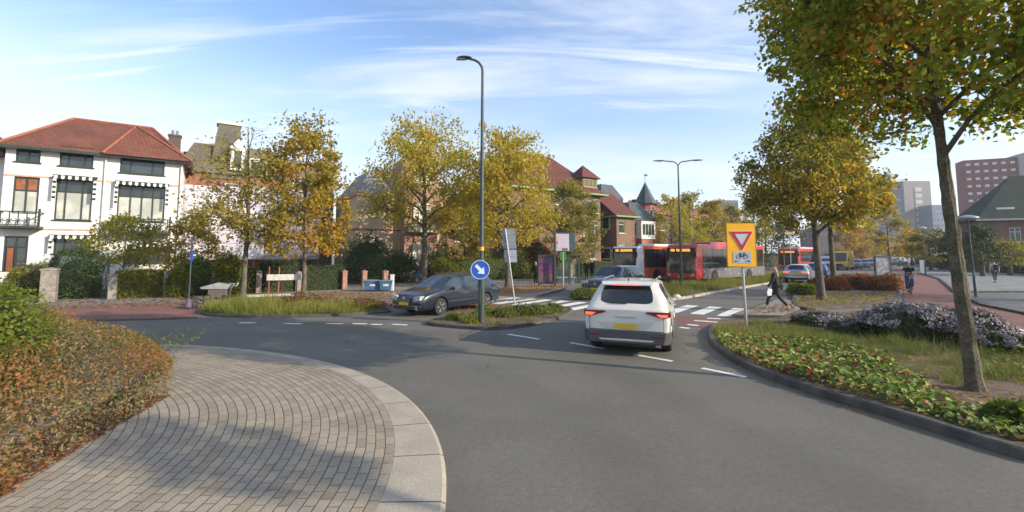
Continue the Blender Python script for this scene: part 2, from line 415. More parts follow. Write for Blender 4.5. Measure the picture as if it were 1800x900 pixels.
def dash(a, b, w_=.1, z=.012):
    a = G(*a); b = G(*b); d = (b - a).normalized(); n_ = Vector((-d.y, d.x, 0)) * w_ / 2
    quad_sheet(mk, [a - n_, b - n_, b + n_, a + n_], z)
for a, b in [((893, 588), (948, 597)), ((1002, 603), (1030, 608)), ((1030, 608), (1062, 613.5)), ((1115, 624), (1182, 636)), ((1234, 648), (1311, 664))]: dash(a, b, .13)
for a, b in [((420, 568), (450, 568)), ((500, 569), (530, 570)), ((574, 569), (602, 570)), ((620, 569.5), (645, 570)), ((652, 570.5), (672, 571)), ((690, 570.5), (716, 572))]: dash(a, b, .16)
for c in [((1195, 576), (1212, 578)), ((1208, 571), (1228, 573)), ((1243, 560), (1267, 561)), ((1220, 564), (1262, 567))]: dash(c[0], c[1], .22, .013)
for c in [((1755, 570), (1815, 586)), ((1782, 585), (1830, 588))]: dash(c[0], c[1], .14, .016)
# far lane lines and a stop line
for q in range(9): dash((1418 + q * 7.6, 492 - q * 4.3), (1421 + q * 7.6, 490.3 - q * 4.3), .12)
tag(mk.build('road_marking', m_paint, fix=False), kind='structure')

# central island apron: rings of setts round the roundabout's centre
outer_px = [(250, 604), (300, 604.5), (360, 606.5), (453, 614), (549, 633), (631, 656.5), (702, 683), (745, 717), (766, 751), (780, 793.5), (783, 815), (782, 843), (775, 897)]
inner_px = [(250, 607), (300, 607.5), (360, 610), (450, 618.5), (545, 642), (610, 665), (656, 687), (681, 713), (695, 747), (695.7, 793.5), (690, 829), (670, 872), (652, 898)]
HA = .07
AC = Vector((-8.0, 3.75, 0))
def ringpts(px, z):
    P = [G(a, b, z) - AC for a, b in px]
    rr = [p.to_2d().length for p in P]; th = [math.atan2(p.y, p.x) for p in P]
    cf = np.polyfit(th, rr, 3)
    ths = np.linspace(min(th), max(th), 46)
    near = [(t, float(np.polyval(cf, t))) for t in ths]
    return near, min(th), max(th)
def fullring(px, z):
    near, a, b = ringpts(px, z); ra, rb = near[0][1], near[-1][1]; rest = []
    for k in range(1, 50):
        f = k / 50; t = b + (2 * math.pi - (b - a)) * f; rest.append((t, rb * (1 - f) + ra * f))
    return near + rest
def at_th(ring, t):
    ts = np.array([q[0] for q in ring]); rs = np.array([q[1] for q in ring]); o = np.argsort(ts)
    return float(np.interp(t, ts[o], rs[o], period=2 * math.pi))
RO = fullring(outer_px, .05); RI = fullring(inner_px, HA)
TH = np.linspace(-math.pi, math.pi, 241)[:-1]
po = [Vector((AC.x + at_th(RO, t) * math.cos(t), AC.y + at_th(RO, t) * math.sin(t), 0)) for t in TH]
pi_ = [Vector((AC.x + at_th(RI, t) * math.cos(t), AC.y + at_th(RI, t) * math.sin(t), 0)) for t in TH]
mb = MB(); n = len(TH)
o2 = [p + (AC - p).normalized() * .04 for p in po]
vs = [(p.x, p.y, 0) for p in po] + [(p.x, p.y, .035) for p in po] + [(p.x, p.y, .055) for p in o2] + [(p.x, p.y, HA) for p in pi_] + [(p.x, p.y, 0) for p in pi_]
mb.add(vs, [(k * n + i, k * n + (i + 1) % n, (k + 1) * n + (i + 1) % n, (k + 1) * n + i) for i in range(n) for k in range(4)])
def polar(t, tc, cx=0, cy=0):
    x, y, z = t.sep(tc)
    r = t.math('SQRT', t.math('ADD', t.math('MULTIPLY', x, x), t.math('MULTIPLY', y, y))); th = t.math('ARCTAN2', y, x)
    return r, th
def kerbring_mat():
    m = surf('apron_edge_concrete', (.31, .268, .21), (.365, .32, .255), fine=.55, bs=80, vs=2, bump=.3); t = NT(m.node_tree); b = t.n['Principled BSDF']
    src = b.inputs['Base Color'].links[0].from_socket
    at = t.node('ShaderNodeTexCoord').outputs['Object']; r, th = polar(t, at)
    j = t.math('LESS_THAN', t.math('ABSOLUTE', t.math('SUBTRACT', t.math('FRACT', t.math('MULTIPLY', th, 7.5)), .5)), .012)
    t.put(b.inputs['Base Color'], t.mix(j, src, (.10, .085, .07))); return m
o = mb.build('apron_kerb', kerbring_mat()); tag(o, kind='structure')
for v in o.data.vertices: v.co -= AC
o.location = AC
def setts_mat():
    m = bpy.data.materials.new('apron_setts'); m.use_nodes = True; t = NT(m.node_tree); b = t.n['Principled BSDF']
    tc = t.node('ShaderNodeTexCoord').outputs['Object']
    r0 = t.node('ShaderNodeAttribute', attribute_name='ring').outputs['Fac']; _, th = polar(t, tc)
    W = .108; L = .20
    wob = t.math('MULTIPLY', t.math('SUBTRACT', t.noise(tc, 3.5, 3), .5), .022)
    q = t.math('DIVIDE', t.math('ADD', r0, wob), W); row = t.math('FLOOR', q); fr = t.math('FRACT', q)
    u = t.math('ADD', t.math('DIVIDE', t.math('MULTIPLY', th, t.math('MULTIPLY', t.math('SUBTRACT', 52.0, row), W)), L), t.math('MULTIPLY', row, .5))
    cell = t.math('FLOOR', u); fu = t.math('FRACT', u)
    er = t.math('MINIMUM', fr, t.math('SUBTRACT', 1.0, fr)); eu = t.math('MINIMUM', fu, t.math('SUBTRACT', 1.0, fu))
    wn = t.node('ShaderNodeTexWhiteNoise'); wn.noise_dimensions = '2D'; t.put(wn.inputs['Vector'], t.comb(row, cell))
    base = t.ramp(wn.outputs['Value'], [(0, (.25, .205, .15)), (.35, (.285, .24, .178)), (.7, (.32, .268, .20)), (1, (.28, .245, .195))])
    base = t.mix(.5, base, t.ramp(t.noise(tc, 90, 3, .7), [(.3, .2), (.7, .85)]), 'OVERLAY')
    base = t.mix(t.math('MULTIPLY', t.smooth(t.noise(tc, 1.1, 5, .6), .48, .72), .45), base, (.15, .135, .11))
    jr = t.math('SUBTRACT', 1.0, t.smooth(er, .02, .075)); ju = t.math('MULTIPLY', t.math('SUBTRACT', 1.0, t.smooth(eu, .012, .05)), .6)
    j = t.math('MAXIMUM', jr, ju)
    jc = t.mix(t.smooth(t.noise(tc, 3, 4), .4, .65), (.10, .082, .055), (.12, .11, .06))
    t.put(b.inputs['Base Color'], t.mix(j, base, jc)); b.inputs['Roughness'].default_value = .9; b.inputs['Specular IOR Level'].default_value = .3
    h = t.math('ADD', t.math('SUBTRACT', 1.0, j), t.math('MULTIPLY', t.noise(tc, 60, 3, .7), .3))
    bn = t.node('ShaderNodeBump'); bn.inputs['Strength'].default_value = .8; bn.inputs['Distance'].default_value = .012
    t.put(bn.inputs['Height'], h); t.l.new(bn.outputs[0], b.inputs['Normal']); return m
# apron surface: rings measured inwards from its kerb
NR = 30; vs = []; dv = []
for k in range(NR + 1):
    for t_ in TH:
        r_ = at_th(RI, t_) * (1 - k / NR * .8); vs.append((r_ * math.cos(t_), r_ * math.sin(t_), HA + .09 * (k / NR))); dv.append(at_th(RI, t_) * k / NR * .8)
me = bpy.data.meshes.new('apron'); me.from_pydata(vs, [], [(k * n + i, (k + 1) * n + i, (k + 1) * n + (i + 1) % n, k * n + (i + 1) % n) for k in range(NR) for i in range(n)])
a_ = me.attributes.new('ring', 'FLOAT', 'POINT'); a_.data.foreach_set('value', dv); me.materials.append(setts_mat())
bm = bmesh.new(); bm.from_mesh(me); bmesh.ops.recalc_face_normals(bm, faces=bm.faces)
if sum(f.normal.z for f in bm.faces) < 0: bmesh.ops.reverse_faces(bm, faces=bm.faces[:])
bm.to_mesh(me); bm.free()
o = bpy.data.objects.new('apron', me); col.objects.link(o); o.location = AC; tag(o, kind='structure')

# planted beds with kerbs
bedA_px = [(1243, 588), (1247, 606), (1265, 622), (1300, 645), (1350, 666), (1430, 695), (1560, 733), (1700, 779), (1830, 820), (2100, 860), (2300, 780), (2060, 690), (1900, 640), (1795, 612), (1700, 577), (1640, 560), (1585, 547), (1500, 552), (1420, 562), (1330, 566), (1275, 568), (1252, 576)]
bedA = smoothpoly([G(a, b) for a, b in bedA_px], 2, True)
_, bedA_in = kerb_ring('bed_kerb', bedA, .14, .13, m_kerbdark); sheet('bed_soil', bedA_in, .10, m_soil)
bedB_px = [(1405, 548), (1480, 543), (1565, 540), (1585, 525), (1580, 500), (1560, 490), (1510, 487), (1480, 490), (1432, 503), (1400, 516), (1388, 532)]
bedB = smoothpoly([G(a, b) for a, b in bedB_px], 2, True)
_, bedB_in = kerb_ring('bed_kerb', bedB, .14, .12, m_kerbdark); sheet('bed_soil', bedB_in, .10, m_soil)
splA = smoothpoly([G(a, b) for a, b in [(738, 571), (790, 577), (862, 582), (915, 577), (965, 568), (1000, 556), (1010, 546), (985, 541), (930, 544), (850, 551), (785, 560)]], 2, True)
_, splA_in = kerb_ring('island_kerb', splA, .13, .11, m_kerbdark); sheet('island_soil', splA_in, .09, m_soil)
med = smoothpoly([G(a, b) for a, b in [(1045, 531), (1100, 532), (1185, 530), (1270, 513), (1352, 499.5), (1425, 485), (1412, 480), (1330, 485), (1240, 495), (1160, 503), (1090, 513), (1050, 522)]], 2, True)
_, med_in = kerb_ring('median_kerb', med, .14, .12, m_conc); sheet('median_soil', med_in, .10, m_soil)
verge = smoothpoly([G(a, b) for a, b in [(340, 549), (370, 557), (450, 559), (560, 557.5), (660, 552.5), (696, 548), (655, 541), (590, 536.5), (500, 535), (420, 537), (360, 543)]], 2, True)
_, verge_in = kerb_ring('verge_kerb', verge, .12, .09, m_kerbdark); sheet('verge_soil', verge_in, .07, m_soil)
verge2 = smoothpoly([G(a, b) for a, b in [(300, 527), (430, 523), (560, 520), (690, 522), (760, 520), (690, 516), (560, 514.5), (420, 518), (310, 523)]], 1, True)
sheet('leaf_verge', verge2, .012, surf('leaf_litter', (.23, .10, .05), (.18, .13, .055), fine=.8, vs=2, bs=25, bump=1, leaves=1))
sheet('leaf_verge', smoothpoly([G(a, b) for a, b in [(868, 521), (930, 517), (985, 506), (990, 501), (930, 504), (868, 508), (800, 512)]], 1, True), .012, surf('leaf_litter_thin', (.25, .12, .055), (.22, .16, .09), fine=.8, vs=2, bs=25, bump=1, leaves=1))
# the walker's paved corner
o = sheet('paved_corner', [G(1288, 558), G(1375, 560), G(1408, 548), G(1392, 532), G(1372, 528), G(1340, 541)], .10, m_pave)
kb = MB(); a, b = G(1288, 558), G(1375, 560)
kb.prism([(p.x, p.y) for p in (G(1286, 559.5), G(1376, 561.5), G(1375, 560), G(1288, 558))], 0, .12); kb.prism([(p.x, p.y) for p in (G(1286, 559.5), G(1288, 558), G(1372, 528), G(1370, 527.5))], 0, .12)
tag(kb.build('corner_kerb', m_kerbdark), kind='structure')
# right-hand cycle path, side road and pavement
sheet('cycle_path', [G(1440, 451), G(1520, 456), G(1560, 465), G(1578, 478), G(1588, 500), G(1588, 525), G(1588, 545), G(1640, 559), G(1700, 575), G(1800, 612), G(1900, 640), G(2100, 690), G(2400, 760), G(2500, 690), G(2100, 620), G(1900, 580), G(1800, 554), G(1722, 538), G(1676, 513), G(1650, 491), G(1612, 480), G(1570, 466), G(1535, 457)], .012, m_redasph)
sheet('side_road', [G(1690, 516), G(1800, 514), G(1990, 516), G(2400, 522), G(2600, 690), G(2100, 618), G(1900, 578), G(1800, 552), G(1722, 536)], .004, surf('side_asphalt', (.10, .108, .104), (.13, .135, .125), fine=.4, bs=110))
sheet('sidewalk', [G(1560, 464), G(1614, 479), G(1652, 490), G(1680, 513), G(1800, 512), G(1990, 513), G(2500, 518), G(2600, 482), G(1900, 478), G(1700, 474)], .006, m_sidegrey)
kb = MB(); pl = [G(1612, 480), G(1650, 491), G(1676, 513), G(1722, 537), G(1800, 553), G(1900, 579), G(2100, 619)]
for a, b in zip(pl, pl[1:]):
    d = (b - a); n_ = Vector((-d.y, d.x, 0)).normalized() * .14
    kb.add([a, b, b + n_, a + n_] + [p + Vector((0, 0, .09)) for p in (a, b, b + n_, a + n_)], [(0, 1, 5, 4), (4, 5, 6, 7), (1, 2, 6, 5), (3, 0, 4, 7), (2, 3, 7, 6)])
kb2 = MB(); a, b = G(1690, 514.5), G(2000, 514.5)
kb2.prism([(p.x, p.y) for p in (a, b, b + Vector((0, .15, 0)), a + Vector((0, .15, 0)))], 0, .1)
tag(kb.build('kerb', m_kerbdark), kind='structure'); tag(kb2.build('kerb', m_kerbdark), kind='structure')
# ------------------------------------------------------------------ foliage colours (albedo of single leaves)
GREEN = (.045, .075, .015); OLIVE = (.095, .10, .022); YEL = (.30, .22, .03); GOLD = (.36, .20, .03); ORG = (.36, .12, .02); RUST = (.22, .06, .015); LIME = (.17, .19, .03); DKG = (.022, .042, .012)
LM = {
 'yelgreen': leafmat('leaf_yellow_green', [(0, (0.122, 0.140, 0.024)), (.3, (0.232, 0.232, 0.034)), (.6, (0.403, 0.354, 0.049)), (.85, (0.537, 0.415, 0.055)), (1, (0.561, 0.329, 0.049))]),
 'gold': leafmat('leaf_gold', [(0, (0.092, 0.115, 0.021)), (.3, (0.207, 0.207, 0.034)), (.58, (0.414, 0.310, 0.040)), (.84, (0.529, 0.299, 0.040)), (1, (0.552, 0.196, 0.034))]),
 'olive': leafmat('leaf_olive', [(0, (0.078, 0.098, 0.023)), (.4, (0.169, 0.176, 0.039)), (.75, (0.312, 0.273, 0.058)), (1, (0.442, 0.312, 0.065))]),
 'green_org': leafmat('leaf_green_orange', [(0, (0.078, 0.137, 0.023)), (.35, (0.182, 0.260, 0.036)), (.6, (0.364, 0.403, 0.052)), (.78, (0.494, 0.364, 0.046)), (.9, (0.600, 0.286, 0.039)), (1, (0.600, 0.182, 0.039))]),
 'orange': leafmat('leaf_orange', [(0, (0.120, 0.108, 0.024)), (.35, (0.288, 0.204, 0.036)), (.7, (0.432, 0.228, 0.036)), (1, (0.456, 0.144, 0.030))]),
 'dark': leafmat('leaf_dark_green', [(0, (0.022, 0.042, 0.014)), (.5, (0.042, 0.073, 0.021)), (1, (0.091, 0.126, 0.031))], .2),
 'hedge': leafmat('leaf_hedge', [(0, (0.043, 0.072, 0.017)), (.5, (0.087, 0.131, 0.029)), (1, (0.189, 0.217, 0.043))], .25),
 'limehedge': leafmat('leaf_lime_hedge', [(0, (0.072, 0.096, 0.018)), (.5, (0.168, 0.192, 0.030)), (1, (0.324, 0.300, 0.048))]),
 'berberis': leafmat('leaf_berberis', [(0, (0.110, 0.121, 0.039)), (.22, (0.187, 0.198, 0.050)), (.42, (0.297, 0.187, 0.066)), (.66, (0.418, 0.165, 0.072)), (.84, (0.484, 0.220, 0.088)), (1, (0.264, 0.286, 0.066))]),
 'bushgreen': leafmat('leaf_bush_green', [(0, (.07, .10, .018)), (.5, (.16, .21, .03)), (.8, (.30, .30, .045)), (1, (.36, .20, .04))]),
 'brownplant': leafmat('leaf_brown_plant', [(0, (.10, .085, .045)), (.5, (.18, .14, .07)), (1, (.27, .21, .095))], .25),
 'grass': leafmat('grass_blade', [(0, (.09, .12, .025)), (.5, (.185, .215, .038)), (.85, (.29, .28, .065)), (1, (.27, .19, .07))], .35),
 'drygrass': leafmat('dry_grass_blade', [(0, (.075, .11, .022)), (.5, (.16, .19, .04)), (.85, (.26, .25, .07)), (1, (.30, .20, .08))], .3),
 'cover': leafmat('leaf_ground_cover', [(0, (.06, .11, .02)), (.38, (.14, .22, .035)), (.62, (.33, .38, .09)), (.76, (.46, .44, .20)), (.84, (.40, .17, .06)), (.91, (.42, .03, .045)), (1, (.24, .12, .06))], .25),
 'aster': leafmat('aster_petals', [(0, (.14, .115, .13)), (.5, (.225, .195, .23)), (1, (.35, .32, .35))], .2),
 'asterleaf': leafmat('aster_leaf', [(0, (.02, .035, .012)), (.6, (.045, .06, .02)), (1, (.10, .10, .04))], .2),
 'redplant': leafmat('leaf_red_brown', [(0, (.09, .05, .025)), (.5, (.21, .075, .03)), (1, (.30, .13, .05))]),
 'litter': leafmat('fallen_leaf', [(0, (.20, .09, .03)), (.5, (.34, .17, .05)), (1, (.36, .26, .08))], .1),
}
m_bark = mat('bark', (.115, .095, .068), .9, var=.35, vs=5, bump=1, bs=28, c2=(.06, .055, .04), fine=.5, fs=60)
m_barkgreen = mat('bark_mossy', (.115, .088, .062), .95, vs=4, bump=1.0, bs=38, c2=(.065, .068, .034), fine=.8, fs=26)
m_birch = mat('birch_bark', (.42, .40, .36), .8, vs=7, bump=.5, bs=30, c2=(.16, .14, .12))
m_twig = mat('twig', (.10, .075, .055), .9, var=.2)

def env(u, top=.62):
    """crown half width against height fraction u"""
    u = min(max(u, 0), 1)
    return (math.sin(math.pi * u ** top) ** .62) if 0 < u < 1 else 0.0
def tree(name, label, base, H, z0, rad, pal, n=9000, ls=.16, seed=1, trunk_r=.16, lean=(0, 0), group=None, limbs=11, bark=None, tone=(.5, .22), top=.62, sub=5, sig=.30, droop=0, cat='tree', shift=(0, 0), forks=0, grad=0.0, clumpy=1.0, lowpoly=False, low=0.0):
    rg = random.Random(seed); nr = np.random.default_rng(seed)
    t = thing(name, label, cat, (base[0], base[1], 0), 0, group); bark = bark or m_bark
    mb = MB(); seg = 12 if not lowpoly else 6
    if bark is m_barkgreen: seg = 32
    path = []; rads = []
    hs = [0, .04, .12, .3, .5, .7, .88, .97] if not lowpoly else [0, .3, .6, .95]
    if bark is m_barkgreen: hs = [0, .006, .012, .02, .03, .04] + [.05 + .012 * q for q in range(36)] + [.5, .7, .88, .97]
    for h in hs:
        wob = .025 * H * math.sin(h * 5 + seed) * h
        path.append((lean[0] * h * H + shift[0] * h ** 2 + wob * .5, lean[1] * h * H + shift[1] * h ** 2 + wob * .35, h * H))
        rads.append(trunk_r * ((1 - h * .9) * (1 + .38 * math.exp(-h / .014))))
    def tp(z):
        f = z / H
        for i in range(len(hs) - 1):
            if hs[i + 1] >= f:
                k = (f - hs[i]) / (hs[i + 1] - hs[i]); return Vector(path[i]).lerp(Vector(path[i + 1]), k), rads[i] * (1 - k) + rads[i + 1] * k
        return Vector(path[-1]), rads[-1]
    mb.tube(path, rads, seg); clumps = []
    if seg == 32:
        V_ = np.array(mb.v); cen = np.repeat(np.array(path), seg, 0); dr_ = V_ - cen; dn = np.linalg.norm(dr_, axis=1, keepdims=True) + 1e-6; an = np.arctan2(dr_[:, 1], dr_[:, 0]); zz_ = V_[:, 2]
        disp = .006 * np.sin(an * 9 + 1.5 * np.sin(zz_ * 4)) + .007 * fbm(V_, 14, 3) + .007 * fbm(V_, 5, 4) + .05 * np.exp(-zz_ / .10) * np.maximum(0, np.sin(an * 5 + 1))
        for kz, ka in ((1.05, -1.2), (1.9, -2.0), (.55, -.3), (2.6, -.9)): disp += .045 * np.exp(-((zz_ - kz) / .07) ** 2 - ((np.angle(np.exp(1j * (an - ka)))) / .35) ** 2)
        mb.v = [tuple(q) for q in V_ + dr_ / dn * disp[:, None]]
    br = MB()
    for i in range(limbs):
        f = (i + .3) / limbs; zs = z0 * .92 + (H * .9 - z0) * f ** 1.1; st, r0 = tp(zs); az = i * 2.4 + seed + rg.uniform(-.3, .3)
        ue = min(.97, f * .85 + .14 + rg.uniform(-.04, .06)); ze = z0 + (H - z0) * ue; rr = rad * env(ue, top) * rg.uniform(.72, 1.0)
        cx, cy = tp(min(ze, H * .95))[0].xy
        en = Vector((cx + rr * math.cos(az), cy + rr * math.sin(az), max(ze, zs + rr * .25)))
        mid = st.lerp(en, .5) + Vector((0, 0, -droop * rr * .2 + .06 * rr)) + Vector((rg.uniform(-.1, .1), rg.uniform(-.1, .1), 0)) * rr
        pts = [st, st.lerp(mid, .5) + Vector((0, 0, .05 * rr)), mid, mid.lerp(en, .55), en]; rb = min(r0 * .62, trunk_r * .5)
        br.tube(pts, [rb, rb * .8, rb * .6, rb * .4, rb * .15], 6 if not lowpoly else 4)
        for j in range(sub):
            q = .35 + .6 * (j + rg.random()) / sub; k = min(3, int(q * 4)); p = pts[k].lerp(pts[k + 1], q * 4 - k)
            a2 = az + rg.choice((-1, 1)) * rg.uniform(.5, 1.5); L = rad * rg.uniform(.22, .5) * (1.15 - .5 * q)
            e2 = p + Vector((math.cos(a2) * L, math.sin(a2) * L, L * rg.uniform(-.25, .75) - droop * L))
            br.tube([p, p.lerp(e2, .5) + Vector((0, 0, L * .08)), e2], [rb * .35, rb * .22, rb * .07], 4)
            if not lowpoly:
                for _q in range(3): b3 = p.lerp(e2, rg.uniform(.4, 1)); e3 = b3 + Vector((rg.uniform(-1, 1), rg.uniform(-1, 1), rg.uniform(-.1, .9))) * L * .5; br.tube([b3, e3], [rb * .12, rb * .03], 3)
            clumps += [p.lerp(e2, .55), e2, e2 + (e2 - p) * .25]
        clumps += [pts[3], en, mid]
    # fill clumps inside the envelope
    extra = int(len(clumps) * .9 * clumpy)
    for _ in range(extra):
        u = rg.uniform(.03, .97); r_ = rad * env(u, top) * math.sqrt(rg.uniform(.2, 1)); a = rg.uniform(0, 6.283); z = z0 + (H - z0) * u; c = tp(min(z, H * .95))[0]
        clumps.append(Vector((c.x + r_ * math.cos(a), c.y + r_ * math.sin(a), z)))
    mb.build('trunk', bark, t, smooth=True); br.build('branches', bark, t, smooth=True)
    C = np.array([tuple(c) for c in clumps]); wgt = nr.uniform(.12, 1, len(C)) ** 1.7; wgt *= 1 + .9 * np.clip(fbm(C, 2.2 / max(rad, 1), seed + 3), -1, 1)
    wgt *= np.clip(1 - low * (C[:, 2] - z0) / (H - z0), .03, None)
    wgt = np.clip(wgt, .01, None); idx = nr.choice(len(C), n, p=wgt / wgt.sum())
    s_ = sig * rad * .42 * nr.uniform(.4, 1.15, len(C))
    g3 = nr.normal(size=(n, 3)); g3 *= np.minimum(1, 1.75 / (np.linalg.norm(g3, axis=1, keepdims=True) + 1e-6)); P = C[idx] + g3 * s_[idx][:, None] * np.array([1, 1, .75])
    keep = P[:, 2] > z0 * .8; P = P[keep]; idx = idx[keep]
    ct = nr.normal(0, .10, len(C)) + .16 * fbm(C, 1.6 / max(rad, 1), seed + 9)
    tn = tone[0] + ct[idx] + nr.normal(0, tone[1] * .6, len(P)) + grad * ((P[:, 2] - z0) / (H - z0) - .5)
    leaf_mesh('crown', P, ls, tn, LM[pal], t, seed, .85, shape=6 if not lowpoly else 4)
    return t

def hedge(name, label, a, b, depth, h, pal, n, ls=.09, seed=1, group=None, cat='hedge', ztop=None, core=None, rough=.06):
    """clipped hedge between ground points a and b: dense leafy box"""
    a = Vector((a[0], a[1], 0)); b = Vector((b[0], b[1], 0)); L = (b - a).length; rz = math.atan2(b.y - a.y, b.x - a.x); mid = (a + b) / 2
    t = thing(name, label, cat, mid, rz, group); rg = np.random.default_rng(seed)
    mb = MB(); mb.box((0, 0, h / 2 - .04), (L - .16, depth - .16, h - .1)); mb.build('inner_branches', core or mat('hedge_core', (.03, .035, .016), .95, var=.4, vs=6), t)
    A = np.array([L * h, L * depth, depth * h]); A = A / A.sum(); k = rg.choice(3, n, p=A); u = rg.uniform(-.5, .5, n); v = rg.uniform(0, 1, n); sg = rg.choice((-1, 1), n, p=(.75, .25))
    P = np.zeros((n, 3)); N = np.zeros((n, 3))
    m = k == 0; P[m] = np.stack([u[m] * L, sg[m] * depth / 2, v[m] * h], 1); N[m, 1] = sg[m]
    m = k == 1; P[m] = np.stack([u[m] * L, (v[m] - .5) * depth, np.full(m.sum(), h)], 1); N[m, 2] = 1
    m = k == 2; P[m] = np.stack([sg[m] * L / 2, u[m] * depth, v[m] * h], 1); N[m, 0] = sg[m]
    P += rg.normal(size=(n, 3)) * rough * .8; P += N * (fbm(P, 1.3, seed) * rough * 1.3)[:, None]
    P[:, 2] = np.maximum(P[:, 2], .03)
    leaf_mesh('leaves', P, ls, .5 + .2 * fbm(P, 1.1, seed + 1) + rg.normal(0, .16, n), LM[pal], t, seed, .8, N, .45, shape=4)
    return t
def dome(name, label, c, r, pal, n, ls=.1, seed=1, group=None, cat='shrub', loose=.1, box=0.0, base=0.0, tone=.5, stems=True, stray=0):
    """rounded shrub, r = (rx, ry, height)"""
    t = thing(name, label, cat, (c[0], c[1], base), 0, group); rg = np.random.default_rng(seed)
    core = MB(); core.ball((0, 0, r[2] * .30), (r[0] * .76, r[1] * .76, r[2] * .58), 14); core.build('inner_branches', mat('hedge_core', (.03, .035, .016), .95, var=.4, vs=6), t, smooth=True)
    a = rg.uniform(0, 6.283, n); z = rg.uniform(0, 1, n) ** (.8); rr = np.sqrt(np.clip(1 - z ** 2.4, 0, 1)) * (1 - box) + box * np.where(z < .93, 1, .7)
    N = np.stack([np.cos(a) * rr, np.sin(a) * rr, z * .9], 1); dep = 1 - np.abs(rg.normal(0, loose, n))
    lump = 1 + .16 * fbm(N * 1.0, 3.0, seed)
    P = N * np.array([r[0], r[1], r[2] / .9]) * (dep * lump)[:, None] + rg.normal(size=(n, 3)) * ls * .35; P[:, 2] = np.maximum(P[:, 2], .03)
    if stray:
        k = rg.integers(0, n, stray); Q = P[k] + N[k] * rg.uniform(.05, .45, (stray, 1)) * r[2] * .45; P = np.concatenate([P, Q]); N = np.concatenate([N, N[k]])
    leaf_mesh('leaves', P, ls, tone + .22 * fbm(P, 2.2 / max(r[0], .5), seed + 1) + rg.normal(0, .16, len(P)), LM[pal], t, seed, .75, N, .3, shape=6 if ls > .07 else 4)
    return t

# ------------------------------------------------------------------ trees
def TG(px, py): p = G(px, py); return (p.x, p.y)
tree('autumn_tree', 'large near green and orange tree with a mossy leaning trunk', TG(1716, 697), 10.4, 4.15, 2.5, 'green_org', n=66000, ls=.088, seed=11, trunk_r=.108, lean=(-.054, .01), limbs=20, bark=m_barkgreen, tone=(.44, .32), top=.66, sub=8, sig=.25, clumpy=1.6, group='street trees on the right side', grad=-.05)
tree('autumn_tree', 'yellow and orange tree with a leaning trunk right behind the walker', TG(1445, 530), 9.3, 3.4, 2.95, 'gold', n=19000, ls=.14, seed=5, trunk_r=.19, lean=(-.05, .0), limbs=15, tone=(.40, .26), top=.62, sub=6, group='street trees on the right side')
tree('autumn_tree', 'thinner dark trunked yellow green tree beyond the brown shrubs, rear one of the two', TG(1467, 504), 10.6, 3.9, 3.3, 'gold', n=14000, ls=.17, seed=23, trunk_r=.2, lean=(-.02, .0), limbs=13, tone=(.38, .22), group='street trees on the right side')
tree('autumn_tree', 'sparse half bare tree with dull yellow leaves at the left end of the grass verge', TG(427, 528), 8.9, 2.6, 2.55, 'olive', n=5000, ls=.13, low=1.15, seed=31, trunk_r=.14, limbs=15, tone=(.75, .22), top=.7, sub=7, sig=.4, group='street trees on the left side', clumpy=.5, grad=-.15)
tree('autumn_tree', 'dense golden orange tree beside the white barrier boards on the left verge', TG(533, 524), 9.7, 2.0, 2.35, 'gold', n=9500, ls=.15, low=.3, seed=8, trunk_r=.13, limbs=16, tone=(.52, .26), top=.56, sub=6, group='street trees on the left side')
tree('autumn_tree', 'tall broad yellow green tree rising behind the dark estate car', TG(745, 499), 13.2, 4.2, 4.3, 'yelgreen', n=12500, ls=.19, low=.5, seed=14, trunk_r=.26, limbs=16, tone=(.58, .2), top=.7, sub=7, sig=.32, group='street trees on the left side', clumpy=.8)
tree('autumn_tree', 'tall golden tree whose trunk stands behind the grey sign backs', TG(893, 505), 10.9, 2.7, 3.35, 'yelgreen', n=13500, ls=.17, low=.45, seed=17, trunk_r=.2, limbs=16, tone=(.64, .2), top=.66, sub=7, sig=.34, group='street trees on the left side')
q = GX(818, 41); tree('autumn_tree', 'olive tree in a garden between the two tall yellow trees behind the lamp post', (q.x, q.y), 7.6, 1.6, 2.6, 'olive', n=6500, ls=.2, seed=41, trunk_r=.12, limbs=9, tone=(.62, .2), group='garden trees')
q = GX(1003, 44); tree('birch_tree', 'drooping olive birch in front of the brick house with green gutters', (q.x, q.y), 9.6, 1.4, 3.0, 'olive', n=12000, ls=.17, seed=43, trunk_r=.13, limbs=13, bark=m_birch, tone=(.55, .2), droop=.6, group='garden trees')
q = GX(222, 27.2); tree('garden_tree', 'small loose yellow green tree in front of the white villa', (q.x, q.y), 4.5, 1.5, 1.9, 'yelgreen', n=3400, ls=.13, seed=47, trunk_r=.06, limbs=10, tone=(.38, .2), sig=.4, group='garden trees')
q = GX(338, 27.4); tree('garden_tree', 'bushy brown olive tree at the corner of the white villa garden', (q.x, q.y), 4.6, .5, 1.75, 'olive', n=6500, ls=.12, seed=48, trunk_r=.07, limbs=10, tone=(.8, .2), sig=.42, top=.6, group='garden trees')
